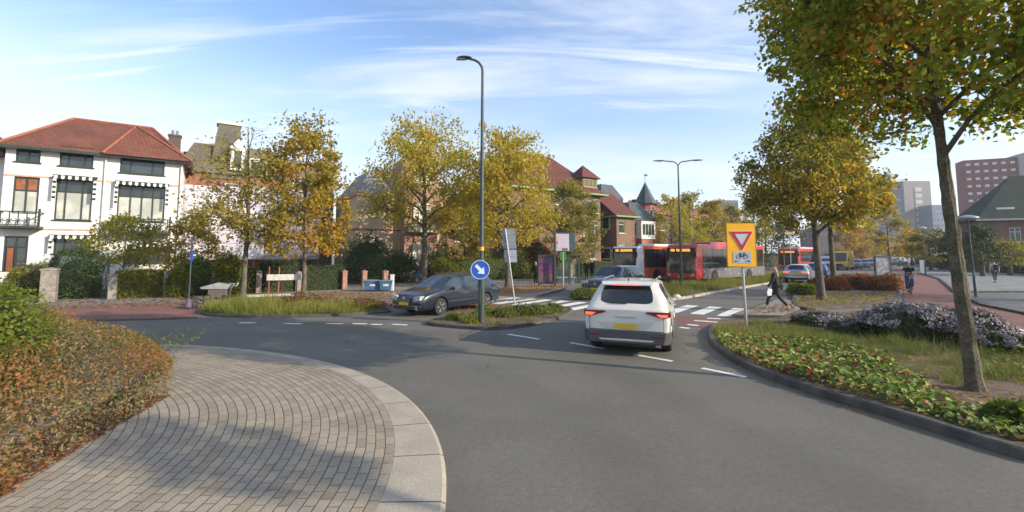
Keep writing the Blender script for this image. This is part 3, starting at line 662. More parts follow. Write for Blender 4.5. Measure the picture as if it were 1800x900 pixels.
# rows of trees along the far street
for i, (px, Y, top, cb, hw, pal, lab) in enumerate([
    (1180, 60, 345, 440, 36, 'yelgreen', 'yellow green tree over the roof of the white fronted bus'),
    (1213, 64, 338, 440, 34, 'yelgreen', 'yellow tree behind the double armed lamp post'),
    (1252, 70, 352, 445, 34, 'gold', 'golden tree above the rear half of the red bus'),
    (1286, 76, 360, 445, 30, 'gold', 'orange tinted tree peeping out left of the yellow sign board'),
    (1345, 80, 340, 455, 34, 'dark', 'dark evergreen tree between the yellow sign board and the walker'),
    (1378, 92, 372, 460, 30, 'dark', 'dark leafy tree above the third bus'),
    (1485, 92, 398, 458, 26, 'orange', 'orange tree above the yellow van'),
    (1512, 120, 402, 456, 26, 'orange', 'orange yellow tree above the line of distant cars'),
    (1560, 74, 362, 452, 36, 'gold', 'golden tree behind the illuminated poster case'),
    (1600, 88, 400, 452, 26, 'orange', 'low orange tree beyond the cyclist on the red path'),
    (1632, 66, 402, 458, 32, 'olive', 'olive tree in front of the grey office tower'),
    (1680, 60, 405, 460, 28, 'dark', 'dark green tree right behind the big mossy trunk'),
    (1722, 47, 392, 474, 26, 'dark', 'dark conifer like tree behind the disc lamp post'),
    (1770, 49, 425, 474, 42, 'olive', 'dark olive tree in front of the brick house with green roof'),
    (1530, 150, 385, 455, 20, 'gold', 'tall distant golden tree at the end of the street'),
]):
    q = GX(px, Y); H = D(px, top, Y).z; z0 = max(1.0, D(px, cb, Y).z); r_ = hw * Y / FPX
    tree('street_tree', lab, (q.x, q.y), H, z0, r_, pal, n=3600 if Y < 80 else 2400, ls=.0042 * Y, seed=60 + i, trunk_r=.18, limbs=9, sub=4, tone=(.5, .2), group='trees along the far street', lowpoly=True, sig=.4)
q = GX(1325, 52); tree('street_tree', 'reddish olive tree half hidden behind the top of the yellow sign board', (q.x, q.y), 10.2, 3.5, 2.0, 'olive', n=5000, ls=.2, seed=99, trunk_r=.18, limbs=9, sub=4, tone=(.62, .2), group='trees along the far street', lowpoly=True, sig=.4)
# the tree row goes on outside the frame to the right: it shades the road and the setts
tree('autumn_tree', 'green orange tree just outside the frame whose shadow falls on the setts', (12.1, -.7), 8.0, 6.2, .75, 'green_org', n=620, ls=.17, seed=77, trunk_r=.16, limbs=12, tone=(.45, .3), lowpoly=True, group='street trees on the right side')
tree('autumn_tree', 'tree at the right edge whose shadow falls over the red path', (31.5, 20.5), 10.5, 3.0, 3.6, 'green_org', n=5000, ls=.24, seed=78, trunk_r=.2, limbs=12, tone=(.45, .3), lowpoly=True, group='street trees on the right side')

# ------------------------------------------------------------------ planting
def grass(name, poly, n, hmin, hmax, pal, seed, z=.1, wd=.05, tone=.5, kind='stuff', lbl=None, cat='grass', spread=.45, mask=None):
    P = scatter(poly, n, seed); rg = np.random.default_rng(seed)
    if mask is not None: P = P[mask(P)]
    k_ = max(20, len(P) // 55); cc_ = P[rg.choice(len(P), k_, replace=False)]; ci = rg.integers(0, k_, len(P)); tu = rg.random(len(P)) < .72; off = rg.normal(0, .09, (len(P), 2)); P[tu, :2] = cc_[ci[tu], :2] + off[tu]; P = P[inside(P, poly)]
    P[:, 2] = z; n = len(P); hgt = rg.uniform(hmin, hmax, n) * np.clip(1 + .6 * fbm(P, 1.3, seed + 2), .25, 2)
    up = np.stack([rg.normal(0, spread, n), rg.normal(0, spread, n), np.full(n, 1.6)], 1)
    o = leaf_mesh(name, P, hgt, tone + .22 * fbm(P, .8, seed + 5) + rg.normal(0, .14, n), LM[pal], None, seed, wd, shape=3, up=up)
    return tag(o, lbl, cat, None, kind)
def cover(name, poly, n, ls, hz, pal, seed, tone=.5, lbl=None, cat='ground cover', mask=None, z=.1, flat=.5, ts=.2):
    P = scatter(poly, n, seed); rg = np.random.default_rng(seed)
    if mask is not None: P = P[mask(P)]
    n = len(P); P[:, 2] = z + hz * rg.uniform(.1, 1, n) * np.clip(.75 + .6 * fbm(P, 1.3, seed), .15, 1.5)
    N = np.zeros((n, 3)); N[:, 2] = 1
    o = leaf_mesh(name, P, ls, tone + ts * fbm(P, 1.6, seed + 4) + rg.normal(0, .27, n), LM[pal], None, seed, .9, N, flat)
    return tag(o, lbl, cat, None, 'stuff')
Wp = lambda pts: [G(a, b) for a, b in pts]
grass('grass', verge_in, 26000, .12, .42, 'grass', 1, .07, .035, .62, lbl='tall green grass on the verge under the two left trees')
cover('low_plants', Wp([(470, 548), (560, 553), (690, 547), (660, 539), (560, 536), (480, 538)]), 1500, .09, .45, 'redplant', 2, .5, 'reddish brown low plants at the back of the left verge', z=.07)
dome('flowering_plant', 'low clump of lilac flowers by the thin dark post', TG(352, 541), (.8, .45, .45), 'aster', 900, .05, 3, cat='plant')
grass('grass', splA_in, 2600, .10, .26, 'drygrass', 3, .09, .04, .5, lbl='dry grass on the soil of the splitter island')
for i, (px, py, rx, h, pal, lab) in enumerate([(885, 561, .55, .36, 'limehedge', 'low yellow green shrub right beside the foot of the blue sign post'), (915, 559, .6, .42, 'limehedge', 'green low shrub in the middle of the splitter island'), (945, 556, .6, .4, 'bushgreen', 'green low shrub right of the middle of the splitter island'), (970, 552, .5, .35, 'limehedge', 'yellow green low shrub at the right end of the splitter island'), (800, 566, .35, .2, 'limehedge', 'tiny yellow green tuft at the left tip of the splitter island'), (828, 571, .3, .18, 'limehedge', 'small green tuft in front of the blue sign post'), (852, 556, .4, .3, 'bushgreen', 'low green shrub just behind the blue sign post')]):
    dome('low_shrub', lab, TG(px, py), (rx, .4, h), pal, 1100, .06, 100 + i, 'low shrubs on the splitter island', base=.08, loose=.2, stray=150)
dome('low_shrub', 'small green bush on the refuge left of the white car roof', TG(1024, 527), (.75, .5, .55), 'limehedge', 1500, .07, 120, base=.08, loose=.2)
grass('grass', med_in, 34000, .16, .46, 'grass', 4, .1, .04, .62, lbl='thick bright green grass on the median in front of the buses')
# right bed
def between(pts): 
    W = Wp(pts); return lambda P: inside(P, W)
coverA = [(1250, 606), (1290, 636), (1350, 657), (1430, 686), (1560, 724), (1700, 768), (1850, 810), (1850, 742), (1760, 738), (1700, 728), (1640, 700), (1600, 668), (1560, 642), (1500, 625), (1400, 610), (1320, 606)]
cover('ground_cover', bedA_in, 46000, .074, .22, 'cover', 5, .50, 'leafy ground cover with pale green, pink and crimson leaves along the kerb', mask=between(coverA), ts=.16)
gA = [(1253, 604), (1320, 620), (1400, 627), (1500, 642), (1560, 640), (1600, 600), (1480, 600), (1420, 573), (1330, 574), (1262, 578)]
grass('grass', bedA_in, 90000, .08, .25, 'drygrass', 6, .1, .04, .42, mask=between(gA), lbl='tufted olive green grass around the yield sign post')
gB = [(1560, 640), (1620, 668), (1690, 690), (1760, 680), (1830, 690), (2000, 700), (1900, 645), (1790, 625), (1650, 615), (1560, 612)]
grass('grass', bedA_in, 80000, .08, .24, 'drygrass', 7, .1, .04, .38, mask=between(gB), lbl='olive grass on both sides of the big mossy trunk')
cover('herb_patch', bedA_in, 2600, .07, .3, 'bushgreen', 8, .55, 'loose herbs with orange tips right of the big trunk', mask=between([(1730, 640), (1740, 690), (1900, 700), (1900, 640), (1800, 620)]), ts=.3)
cover('fallen_leaves', bedA_in, 1600, .07, .03, 'litter', 9, .4, 'fallen brown leaves on the bed soil', flat=.8)
dome('leafy_plant', 'dark green leafy plant at the right edge of the kerb bed', TG(1790, 762), (.35, .3, .28), 'bushgreen', 700, .08, 121, base=.1, tone=.2, cat='plant')
# asters: dark leafy domes carrying lilac flower heads
def aster(label, c, r, n, seed):
    t = dome('aster_bush', label, c, r, 'asterleaf', n, .06, seed, 'lilac flowering bushes', 'flowering bush', loose=.12, base=.1, tone=.5, stray=300)
    rg = np.random.default_rng(seed); k = int(n * .95); a = rg.uniform(0, 6.283, k); z = rg.uniform(.25, 1, k) ** .6; rr = np.sqrt(np.clip(1 - z ** 2.4, 0, 1))
    N = np.stack([np.cos(a) * rr, np.sin(a) * rr, z * .95], 1); P = N * np.array(r) * rg.uniform(.98, 1.16, (k, 1)) * (1 + .16 * fbm(N, 3.0, seed))[:, None]
    f = fbm(P, 4, seed + 2) > -.25; P = P[f]; N = N[f]
    leaf_mesh('flowers', P, .062, .5 + rg.normal(0, .25, len(P)), LM['aster'], t, seed + 1, 1.0, N, .5, shape=4)
aster('largest lilac flowering bush, left of the big mossy trunk', TG(1610, 600), (1.4, .9, .86), 7500, 131)
aster('lilac flowering bush partly behind the big mossy trunk', TG(1700, 606), (1.05, .8, .68), 4200, 132)
aster('lower lilac flowering bush reaching to the red path edge', TG(1765, 622), (.75, .6, .36), 2400, 133)
aster('small faded lilac bush just right of the walker', TG(1440, 577), (.9, .6, .38), 2000, 134)
aster('small lilac bush between the walker and the largest lilac bush', TG(1505, 592), (.8, .5, .34), 1800, 135)
# bed behind
for i, (px, py, rx, ry, h, pal, lab) in enumerate([(1540, 512, 1.3, 1.2, .95, 'redplant', 'reddish brown shrub at the right end behind the leaning tree'), (1500, 510, 1.3, 1.2, .95, 'redplant', 'reddish brown shrub between the two tree trunks'), (1455, 512, 1.1, 1.0, .75, 'redplant', 'reddish brown shrub around the rear tree trunk'), (1415, 520, .9, .9, .55, 'bushgreen', 'green and rust shrub right of the walker')]):
    dome('brown_shrub', lab, TG(px, py), (rx, ry, h), pal, 3400, .085, 140 + i, 'brown shrubs behind the walker', base=.1, loose=.15, stray=200, box=.35)
cover('ground_cover', bedB_in, 4500, .08, .22, 'bushgreen', 10, .6, 'yellow green ground cover under the leaning tree', mask=between([(1395, 528), (1400, 547), (1590, 545), (1590, 522), (1500, 520)]))
cover('fallen_leaves', Wp([(1300, 557), (1400, 553), (1395, 535), (1330, 545)]), 260, .09, .02, 'litter', 11, .4, 'fallen orange leaves on the paved corner', z=.1, flat=.8)
cover('fallen_leaves', [G(-100, 547), G(75, 545), G(340, 537), G(560, 531), G(690, 530), G(900, 517), G(1000, 505), G(1010, 500), G(860, 505), G(560, 513), G(280, 520), G(-100, 535)], 5200, .10, .02, 'litter', 12, .3, 'fallen orange leaves along the left pavement and red path', z=.005, flat=.85)
cover('fallen_leaves', road, 260, .07, .006, 'litter', 13, .5, 'single fallen leaves scattered on the asphalt', z=.006, flat=.9)

# big bush on the central island: low arching red-brown mass with a taller green shrub behind
def island_bush():
    rg = np.random.default_rng(201)
    edge = [G(300, 692, .1), G(240, 728, .1), G(150, 782, .1), G(60, 838, .1), G(-40, 905, .1), G(-200, 1050, .1)]
    back = [G(300, 640, .1), G(280, 612, .1), G(180, 598, .1), G(60, 590, .1), G(-100, 592, .1), G(-500, 640, .1)]
    poly = edge[::-1] + back
    P = scatter(poly, 60000, 202); ed = np.array([(p.x, p.y) for p in edge + back[:3]])
    # distance to the front edge line
    d = np.full(len(P), 9.0)
    for a, b in zip(ed[:-1], ed[1:]):
        ab = b - a; t = np.clip(((P[:, :2] - a) @ ab) / (ab @ ab), 0, 1); d = np.minimum(d, np.linalg.norm(P[:, :2] - (a + t[:, None] * ab), axis=1))
    hmax = .10 + .78 * (1 - np.exp(-d / .55)); hmax *= 1 + .16 * fbm(P, 1.5, 5)
    lay = rg.uniform(0, 1, len(P)) ** .45; P[:, 2] = .08 + hmax * lay
    P[:, :2] += rg.normal(0, .03, (len(P), 2))
    return P, d, rg, hmax
P, d, rg, hm = island_bush()
side = fbm(P, .9, 8); front = np.exp(-((d - .25) / .35) ** 2)
redm = (side + .35 - .6 * (d > 1.6) + rg.normal(0, .35, len(P))) > .1
t = thing('barberry_bush', 'red and orange leaved low bush on the central island in the left foreground', 'bush', (-6.5, 6.2, .1))
def loc(P): return P - np.array([-6.5, 6.2, .1])
leaf_mesh('red_leaves', loc(P[redm]), .046, .48 + .24 * side[redm] + rg.normal(0, .2, redm.sum()), LM['berberis'], t, 1, .7)
leaf_mesh('brown_leaves', loc(P[~redm]), .045, .5 + rg.normal(0, .25, (~redm).sum()), LM['brownplant'], t, 2, .6)
tw = MB()
for k in range(700):
    i = rg.integers(0, len(P)); p = P[i]; L = rg.uniform(.2, .45); a = rg.uniform(0, 6.28)
    e = p + np.array([math.cos(a) * L * .6, math.sin(a) * L * .6, L * .65 if k % 3 else L * .2]); b0 = p - np.array([math.cos(a) * .2, math.sin(a) * .2, min(.35, p[2] - .05)])
    e[2] = min(e[2], .12 + hm[i] * 1.12)
    tw.tube([Vector(b0) - Vector((-6.5, 6.2, .1)), Vector((p + e) / 2) - Vector((-6.5, 6.2, .07)), Vector(e) - Vector((-6.5, 6.2, .1))], [.004, .003, .0015], 3)
tw.build('twigs', m_twig, t)
dome('green_shrub', 'taller yellow green shrub with rusty tips at the left edge of the central island', (-8.75, 7.3), (1.45, 1.1, 1.72), 'bushgreen', 16000, .062, 204, base=.1, loose=.16, stray=1500, tone=.45)
dome('green_shrub', 'lower green shrub in front of the taller one on the central island', (-7.65, 6.2), (.95, .75, 1.02), 'bushgreen', 8000, .05, 205, base=.1, loose=.2, stray=900, tone=.25)
# long arching shoots above the bush
sh = MB(); pts = []
for k in range(16):
    a = G(150 + k * 11, 612 + (k % 3) * 5, .75); L = .35 + .05 * (k % 6); b_ = a + Vector((.75 * L, .1, L * (.3 + .08 * (k % 4)))); m_ = (a + b_) / 2 + Vector((0, 0, .08))
    sh.tube([a, m_, b_], [.005, .004, .002], 3)
    for j in range(12): pts.append(tuple(a.lerp(b_, j / 11) + Vector((rnd.uniform(-.03, .03), rnd.uniform(-.03, .03), rnd.uniform(0, .09)))))
so = thing('arching_shoots', 'thin green shoots rising above the red bush at its back edge', 'plant shoots', (0, 0, 0)); sh.build('stems', m_twig, so)
leaf_mesh('leaves', np.array(pts), .05, .45, LM['bushgreen'], so, 3, .5)
dome('low_weed', 'bright green weed at the front edge of the red bush', TG(215, 728), (.22, .12, .1), 'limehedge', 260, .035, 207, base=.16, cat='plant', tone=.3)
cover('leaf_litter', [G(300, 697, .1), G(240, 733, .1), G(150, 788, .1), G(60, 845, .1), G(-40, 915, .1), G(-150, 905, .1), G(0, 800, .1), G(200, 700, .1)], 2600, .035, .05, 'redplant', 208, .7, 'dead leaves gathered at the front edge of the red bush', z=.12, flat=.6, cat='fallen leaves')
# ------------------------------------------------------------------ buildings
m_white = mat('white_render', (.66, .655, .63), .8, vs=.9, bump=.2, bs=50, c2=(.60, .59, .56), fine=.15, fs=30)
m_gtrim = mat('dark_green_trim', (.018, .035, .026), .45, var=.2)
m_green = mat('green_trim', (.11, .25, .075), .5, var=.1)
m_wtrim = mat('white_trim', (.68, .67, .63), .6, var=.05)
m_rooftile = brickmat('red_roof_tiles', (.175, .058, .034), (.125, .042, .027), (.07, .028, .018), .24, .18, .02, vs=.7)
m_roofdk = brickmat('dark_red_roof_tiles', (.14, .035, .025), (.10, .028, .02), (.05, .015, .01), .24, .2, .02)
m_ridge = mat('ridge_tile', (.27, .09, .05), .8, var=.2, vs=3)
m_slate = brickmat('slate_roof', (.055, .065, .075), (.04, .048, .055), (.02, .022, .025), .25, .16, .01, rough=.5)
m_slatebrown = brickmat('brown_slate', (.13, .115, .09), (.10, .09, .07), (.05, .045, .035), .25, .16, .012)
m_greenroof = brickmat('mossy_green_tiles', (.028, .045, .032), (.022, .034, .025), (.01, .014, .01), .25, .22, .015)
m_brickred = brickmat('orange_red_brick', (.34, .095, .045), (.27, .07, .035), (.24, .17, .13))
m_brickbr = brickmat('brown_brick', (.22, .12, .07), (.17, .092, .055), (.12, .10, .08))
m_brickbeige = brickmat('beige_brick', (.50, .39, .25), (.45, .34, .22), (.40, .33, .25))
m_brickdk = brickmat('dark_brick', (.10, .055, .04), (.08, .045, .033), (.09, .08, .07))
m_plain = mat('lead_flashing', (.15, .16, .17), .6, var=.15)
def glass(name, c, c2=None, rough=.08):
    return mat(name, c, rough, var=.3, vs=.8, spec=.7, c2=c2)
m_glass = glass('window_glass', (.035, .045, .05)); m_curt = glass('curtained_glass', (.50, .50, .45), (.34, .35, .31), .25); m_blue = glass('office_glass', (.07, .11, .16))
m_stained = mat('stained_glass', (.30, .09, .03), .2, vs=3, c2=(.10, .06, .04))

class Facade:
    """front plane of a house: u runs along the front (to the right in the photo), origin at a known corner"""
    def __init__(s, px, Y, bearing):
        s.o = GX(px, Y); b = R(bearing); s.u = Vector((math.sin(b), math.cos(b), 0)); s.n = Vector((-math.cos(b), math.sin(b), 0)); s.rz = math.atan2(s.u.y, s.u.x)
    def uz(s, px, py, off=0):
        d = ray(px, py); k = ((s.o - s.n * off).dot(s.n)) / d.dot(s.n); p = Vector((0, 0, HC)) + d * k; return ((p - s.o).dot(s.u), p.z)
    def rect(s, r, off=0):
        cx, cy = (r[0] + r[2]) / 2, (r[1] + r[3]) / 2
        u0 = s.uz(r[0], cy, off)[0]; u1 = s.uz(r[2], cy, off)[0]; z1 = s.uz(cx, r[1], off)[1]; z0 = s.uz(cx, r[3], off)[1]
        return (u0, max(z0, .05), u1, z1)
def wall_holes(mb, u0, u1, z0, z1, rects, y=0.0, t=.22):
    us = sorted({u0, u1, *[min(max(r[0], u0), u1) for r in rects], *[min(max(r[2], u0), u1) for r in rects]}); zs = sorted({z0, z1, *[min(max(r[1], z0), z1) for r in rects], *[min(max(r[3], z0), z1) for r in rects]})
    for a, b in zip(us, us[1:]):
        for c, d in zip(zs, zs[1:]):
            mu, mz = (a + b) / 2, (c + d) / 2
            if any(r[0] < mu < r[2] and r[1] < mz < r[3] for r in rects): continue
            mb.add([(a, y, c), (b, y, c), (b, y, d), (a, y, d)], [(0, 1, 2, 3)])
    for r in rects:
        a, c, b, d = r
        mb.add([(a, y, c), (b, y, c), (b, y, d), (a, y, d), (a, y + t, c), (b, y + t, c), (b, y + t, d), (a, y + t, d)], [(0, 1, 5, 4), (1, 2, 6, 5), (2, 3, 7, 6), (3, 0, 4, 7)])
def window(par, r, frame, pane, cols=2, transom=.3, y=0.0, sill=True, fw=.07, toppane=None, name='window', split=None):
    a, c, b, d = r; mb = MB(); yy = y + .10
    mb.b2((a, yy - .04, c), (b, yy + .04, c + fw)); mb.b2((a, yy - .04, d - fw), (b, yy + .04, d)); mb.b2((a, yy - .04, c + fw), (a + fw, yy + .04, d - fw)); mb.b2((b - fw, yy - .04, c + fw), (b, yy + .04, d - fw))
    W = b - a - 2 * fw
    us = split or [k / cols for k in range(1, cols)]
    for q in us: x = a + fw + W * q; mb.b2((x - fw * .45, yy - .03, c + fw), (x + fw * .45, yy + .03, d - fw))
    zt = d - (d - c) * transom if transom else d
    if transom: mb.b2((a + fw, yy - .035, zt - fw * .45), (b - fw, yy + .035, zt + fw * .45))
    f = mb.build(name, frame, par)
    g_ = MB(); g_.b2((a + fw * .5, yy + .045, c + fw * .5), (b - fw * .5, yy + .06, (zt if toppane else d - fw * .5))); g_.build('pane', pane, f)
    if toppane: g2 = MB(); g2.b2((a + fw * .5, yy + .045, zt + .002), (b - fw * .5, yy + .06, d - fw * .5)); g2.build('pane', toppane, f)
    if sill: s_ = MB(); s_.b2((a - .08, y - .09, c - .07), (b + .08, y + .02, c - .002)); s_.build('sill', frame, f)
    return f
def roof_mesh(kind, u0, u1, y0, y1, z, h, ov=.35, hip=None, flatw=None, rise='y'):
    a, b, c, d = u0 - ov, u1 + ov, y0 - ov, y1 + ov; mb = MB(); cy = (c + d) / 2; hp = hip if hip is not None else (d - c) / 2
    if kind == 'hip':
        r0, r1 = min(a + hp, (a + b) / 2), max(b - hp, (a + b) / 2)
        mb.add([(a, c, z), (b, c, z), (b, d, z), (a, d, z), (r0, cy, z + h), (r1, cy, z + h)], [(0, 1, 5, 4), (1, 2, 5), (2, 3, 4, 5), (3, 0, 4), (3, 2, 1, 0)])
    elif kind == 'gable_u':   # ridge along u
        mb.add([(a, c, z), (b, c, z), (b, d, z), (a, d, z), (a, cy, z + h), (b, cy, z + h)], [(0, 1, 5, 4), (1, 2, 5), (2, 3, 4, 5), (3, 0, 4), (3, 2, 1, 0)])
    elif kind == 'gable_y':   # gable faces the street
        cx = (a + b) / 2; mb.add([(a, c, z), (b, c, z), (b, d, z), (a, d, z), (cx, c, z + h), (cx, d, z + h)], [(0, 1, 4), (1, 2, 5, 4), (2, 3, 5), (3, 0, 4, 5), (3, 2, 1, 0)])
    elif kind == 'mansard':
        i = flatw or 1.2
        mb.add([(a, c, z), (b, c, z), (b, d, z), (a, d, z), (a + i, c + i, z + h), (b - i, c + i, z + h), (b - i, d - i, z + h), (a + i, d - i, z + h)], [(0, 1, 5, 4), (1, 2, 6, 5), (2, 3, 7, 6), (3, 0, 4, 7), (4, 5, 6, 7), (3, 2, 1, 0)])
    elif kind == 'flat':
        mb.b2((a, c, z), (b, d, z + h))
    return mb
def house(name, label, F, u0, u1, depth, h, wall, wins, roof=None, roofm=None, off=0, frame=None, cat='house', group=None, gutter=None, z0=0, ov=.35, pane=None, sidewins=()):
    t = thing(name, label, cat, F.o + F.u * 0, F.rz, group)
    rs = []; specs = []
    for w_ in wins:
        r = F.rect(w_[0], -0 + off) if not w_[1].get('raw') else w_[0]
        rs.append(r); specs.append((r, w_[1]))
    mb = MB(); wall_holes(mb, u0, u1, z0, h, rs)
    mb.add([(u0, 0, z0), (u0, depth, z0), (u0, depth, h), (u0, 0, h)], [(0, 1, 2, 3)]); mb.add([(u1, 0, z0), (u1, depth, z0), (u1, depth, h), (u1, 0, h)], [(0, 1, 2, 3)])
    mb.add([(u0, depth, z0), (u1, depth, z0), (u1, depth, h), (u0, depth, h)], [(0, 1, 2, 3)]); mb.add([(u0, 0, h), (u1, 0, h), (u1, depth, h), (u0, depth, h)], [(0, 1, 2, 3)])
    mb.build('wall', wall, t, fix=False)
    for r, o in specs:
        window(t, r, o.get('frame', frame), o.get('pane', pane or m_glass), o.get('cols', 2), o.get('transom', .3), name=o.get('name', 'window'), toppane=o.get('top'), sill=o.get('sill', True), split=o.get('split'), fw=o.get('fw', .07))
    rf = None
    if roof: rf = roof_mesh(roof[0], u0, u1, 0, depth, h + .003, roof[1], ov, *(roof[2:] or ())).build('roof', roofm, t)
    if gutter: g_ = MB(); g_.b2((u0 - ov - .1, -ov - .13, h - .12), (u1 + ov + .1, -ov + .02, h + .06)); g_.b2((u1 + ov - .02, -ov + .03, h - .12), (u1 + ov + .1, depth + ov, h + .06)); g_.b2((u0 - ov - .1, -ov + .03, h - .12), (u0 - ov + .02, depth + ov, h + .06)); g_.build('gutter', gutter, t)
    return t, rf
def chimney(par, x, y, z0, z1, wd=.7, m=None, pots=2, capm=None):
    mb = MB(); mb.b2((x - wd / 2, y - .3, z0), (x + wd / 2, y + .3, z1)); mb.b2((x - wd / 2 - .06, y - .36, z1 - .15), (x + wd / 2 + .06, y + .36, z1 - .02)); c = mb.build('chimney', m or m_brickdk, par)
    p = MB()
    for k in range(pots): xx = x + (k - (pots - 1) / 2) * .3; p.lathe([(.1, 0), (.12, .03), (.09, .35), (.12, .38)], 8, (xx, y, z1 - .02))
    p.build('chimney_pot', capm or m_plain, c)

# --- white villa
FA = Facade(315, 32, 56); AU = FA.uz(7, 300)[0]; PU = FA.uz(182, 350)[0]
A = lambda r, **k: (r, k)
winsA = [A((28, 252, 72, 285), cols=2, transom=0), A((105, 258, 165, 293), split=[.24, .76], transom=0, pane=m_glass), A((22, 311, 68, 376), cols=2, transom=.36, pane=m_curt, top=m_stained, sill=False),
         A((97, 313, 162, 387), split=[.24, .74], transom=.33, pane=m_curt, top=m_glass), A((5, 415, 48, 478), cols=2, transom=.3, name='front_door_frame', sill=False, pane=m_glass), A((94, 418, 160, 446), split=[.25, .75], transom=0),
         A((211, 270, 290, 306), split=[.22, .74], transom=0), A((206, 322, 290, 389), cols=4, transom=.36, pane=m_curt, top=m_glass), A((222, 430, 300, 462), split=[.25, .75], transom=0),]
tA, rfA = house('white_villa', 'white rendered three storey villa with red tiled roof and dark green windows', FA, AU, 0, 7.5, 8.75, m_white, winsA, ('hip', 3.0, 2.6), m_rooftile, frame=m_gtrim, gutter=m_gtrim, ov=.45)
zr = 8.75
rl = MB()
for a, b in [((AU - .45, -.45, zr + .03), (AU + 2.15, 3.75, zr + 3.03)), ((.45, -.45, zr + .03), (-2.15, 3.75, zr + 3.03)), ((AU + 2.15, 3.75, zr + 3.05), (-2.15, 3.75, zr + 3.05))]: rl.tube([a, b], .09, 6)
rl.build('ridge_tiles', m_ridge, rfA)
# projecting right-hand roof wing with its own hip
wg = MB(); wg.add([(PU - .1, -.75, zr + .01), (.5, -.75, zr + .01), (-2.9, 1.9, zr + 2.6), (-2.9, 3.4, zr + 2.6), (PU - .1, 3.5, zr + .01), (.5, 4.0, zr + .01)], [(0, 1, 2), (0, 2, 3, 4), (1, 5, 3, 2), (0, 4, 5, 1)]); w_ = wg.build('wing_roof', m_rooftile, tA)
rl = MB(); rl.tube([(PU - .1, -.75, zr + .05), (-2.9, 1.9, zr + 2.65), (.5, -.75, zr + .05)], .09, 6); rl.build('ridge_tiles', m_ridge, w_)
bd = MB()
for z in (7.0, 3.75): bd.b2((AU, -.035, z), (-.02, -.003, z + .1))
bd.build('brick_band', mat('band_brick', (.50, .30, .22), .8, var=.2, vs=8), tA)
for x_p in (PU, -.08): dn = MB(); dn.tube([(x_p, -.1, .3), (x_p, -.1, 8.6)], .06, 8); dn.build('drainpipe', m_wtrim, tA)
sw_ = MB(); sw_.b2((AU - 7, 1.6, 0), (AU - .01, 7.4, 8.3)); sw_ = sw_.build('side_wing', m_white, tA); rw_ = roof_mesh('hip', AU - 7, AU - .3, 1.6, 7.4, 8.31, 2.3, .35, 2.0).build('side_wing_roof', m_rooftile, sw_)
gt_ = MB(); gt_.b2((AU - 7.4, 1.1, 8.2), (AU - .5, 1.24, 8.36)); gt_.build('side_wing_gutter', m_gtrim, sw_)
def awning(r, drop, ends=True):
    u0, z0, u1, z1 = FA.rect(r); t = MB(); n = max(6, int((u1 - u0) / .16)); w = (u1 - u0) / n
    t.b2((u0 - .06, -.40, z1 - .02), (u1 + .06, -.02, z1 + .03), 1)
    for k in range(n): 
        x = u0 + k * w; mi = k % 2; zl = z1 - .25
        t.prism([(x, z1 - .02), (x + w, z1 - .02), (x + w, zl + .05), (x + w * .5, zl), (x, zl + .05)], -.40, -.385, mi, axis='y')
    if ends:
        for ux in (u0 - .04, u1 + .04 - .14):
            m = int(drop / .16)
            for k in range(m): t.b2((ux, -.36, z1 - .05 - k * .16 - .15), (ux + .15, -.34, z1 - .052 - k * .16 + .003), (k + 1) % 2)
    t.build('scalloped_awning', [mat('awning_white', (.66, .66, .62), .8, var=.05), mat('awning_green', (.012, .025, .02), .8, var=.1)], tA)
awning((97, 311, 170, 330), 1.5); awning((205, 322, 296, 340), 1.6); awning((90, 414, 168, 430), 1.0); awning((236, 428, 304, 440), .6)
def balcony(r):
    u0, z0, u1, z1 = FA.rect(r, 0); b = MB(); b.b2((u0, -1.0, z0 - .14), (u1, -.02, z0)); s_ = b.build('balcony', m_gtrim, tA)
    b = MB()
    for y in (-.97,): b.b2((u0, y - .03, z1 - .07), (u1, y + .03, z1)); b.b2((u0, y - .025, z0 + .02), (u1, y + .025, z0 + .08))
    for x in (u0 + .03, u1 - .03): b.b2((x - .03, -.97, z1 - .065), (x + .03, -.05, z1 - .005)); b.b2((x - .05, -1.02, z0), (x + .05, -.92, z1 + .18))
    n = int((u1 - u0) / .32)
    for k in range(n):
        x = u0 + (k + .5) * (u1 - u0) / n; b.b2((x - .025, -.99, z0 + .08), (x + .025, -.95, z1 - .07))
        b.tube([(x - .13, -.97, z0 + .1), (x + .13, -.97, z0 + .45)], .018, 4); b.tube([(x + .13, -.97, z0 + .1), (x - .13, -.97, z0 + .45)], .018, 4)
    b.build('railing', m_gtrim, s_)
balcony((3, 373, 78, 398)); balcony((200, 386, 301, 408))
dr = MB(); r = FA.rect((11, 436, 22, 478)); dr.b2((r[0], .02, .1), (r[2], .07, r[3])); dr.build('door', mat('red_brown_door', (.20, .06, .025), .4, var=.2), tA)
chimney(tA, -.9, 6.3, 9.5, 12.0, .8)

# --- tower roofed house behind the wrapped scaffold
FB = Facade(318, 36, 56)
tB, rfB = house('tower_house', 'red brick house with a tall tapering slate tower roof above the sheeted scaffold', FB, -.5, FB.uz(492, 300)[0], 9, 8.9, m_brickred,
    [A((440, 328, 470, 356), cols=2, pane=m_curt), A((395, 322, 420, 345), cols=2, pane=m_glass)], ('mansard', 2.6), m_slatebrown, frame=m_wtrim, ov=.2)
u_a, z_a = FB.uz(366, 300); u_b, _ = FB.uz(430, 300); u_c, z_c = FB.uz(385, 212); u_d, _ = FB.uz(424, 212)
tw_ = MB(); tw_.add([(u_a, -.1, z_a - .6), (u_b, -.1, z_a - .6), (u_b, 3.4, z_a - .6), (u_a, 3.4, z_a - .6), (u_c, .9, z_c), (u_d, .9, z_c), (u_d, 2.2, z_c), (u_c, 2.2, z_c)], [(0, 1, 5, 4), (1, 2, 6, 5), (2, 3, 7, 6), (3, 0, 4, 7), (4, 5, 6, 7)])
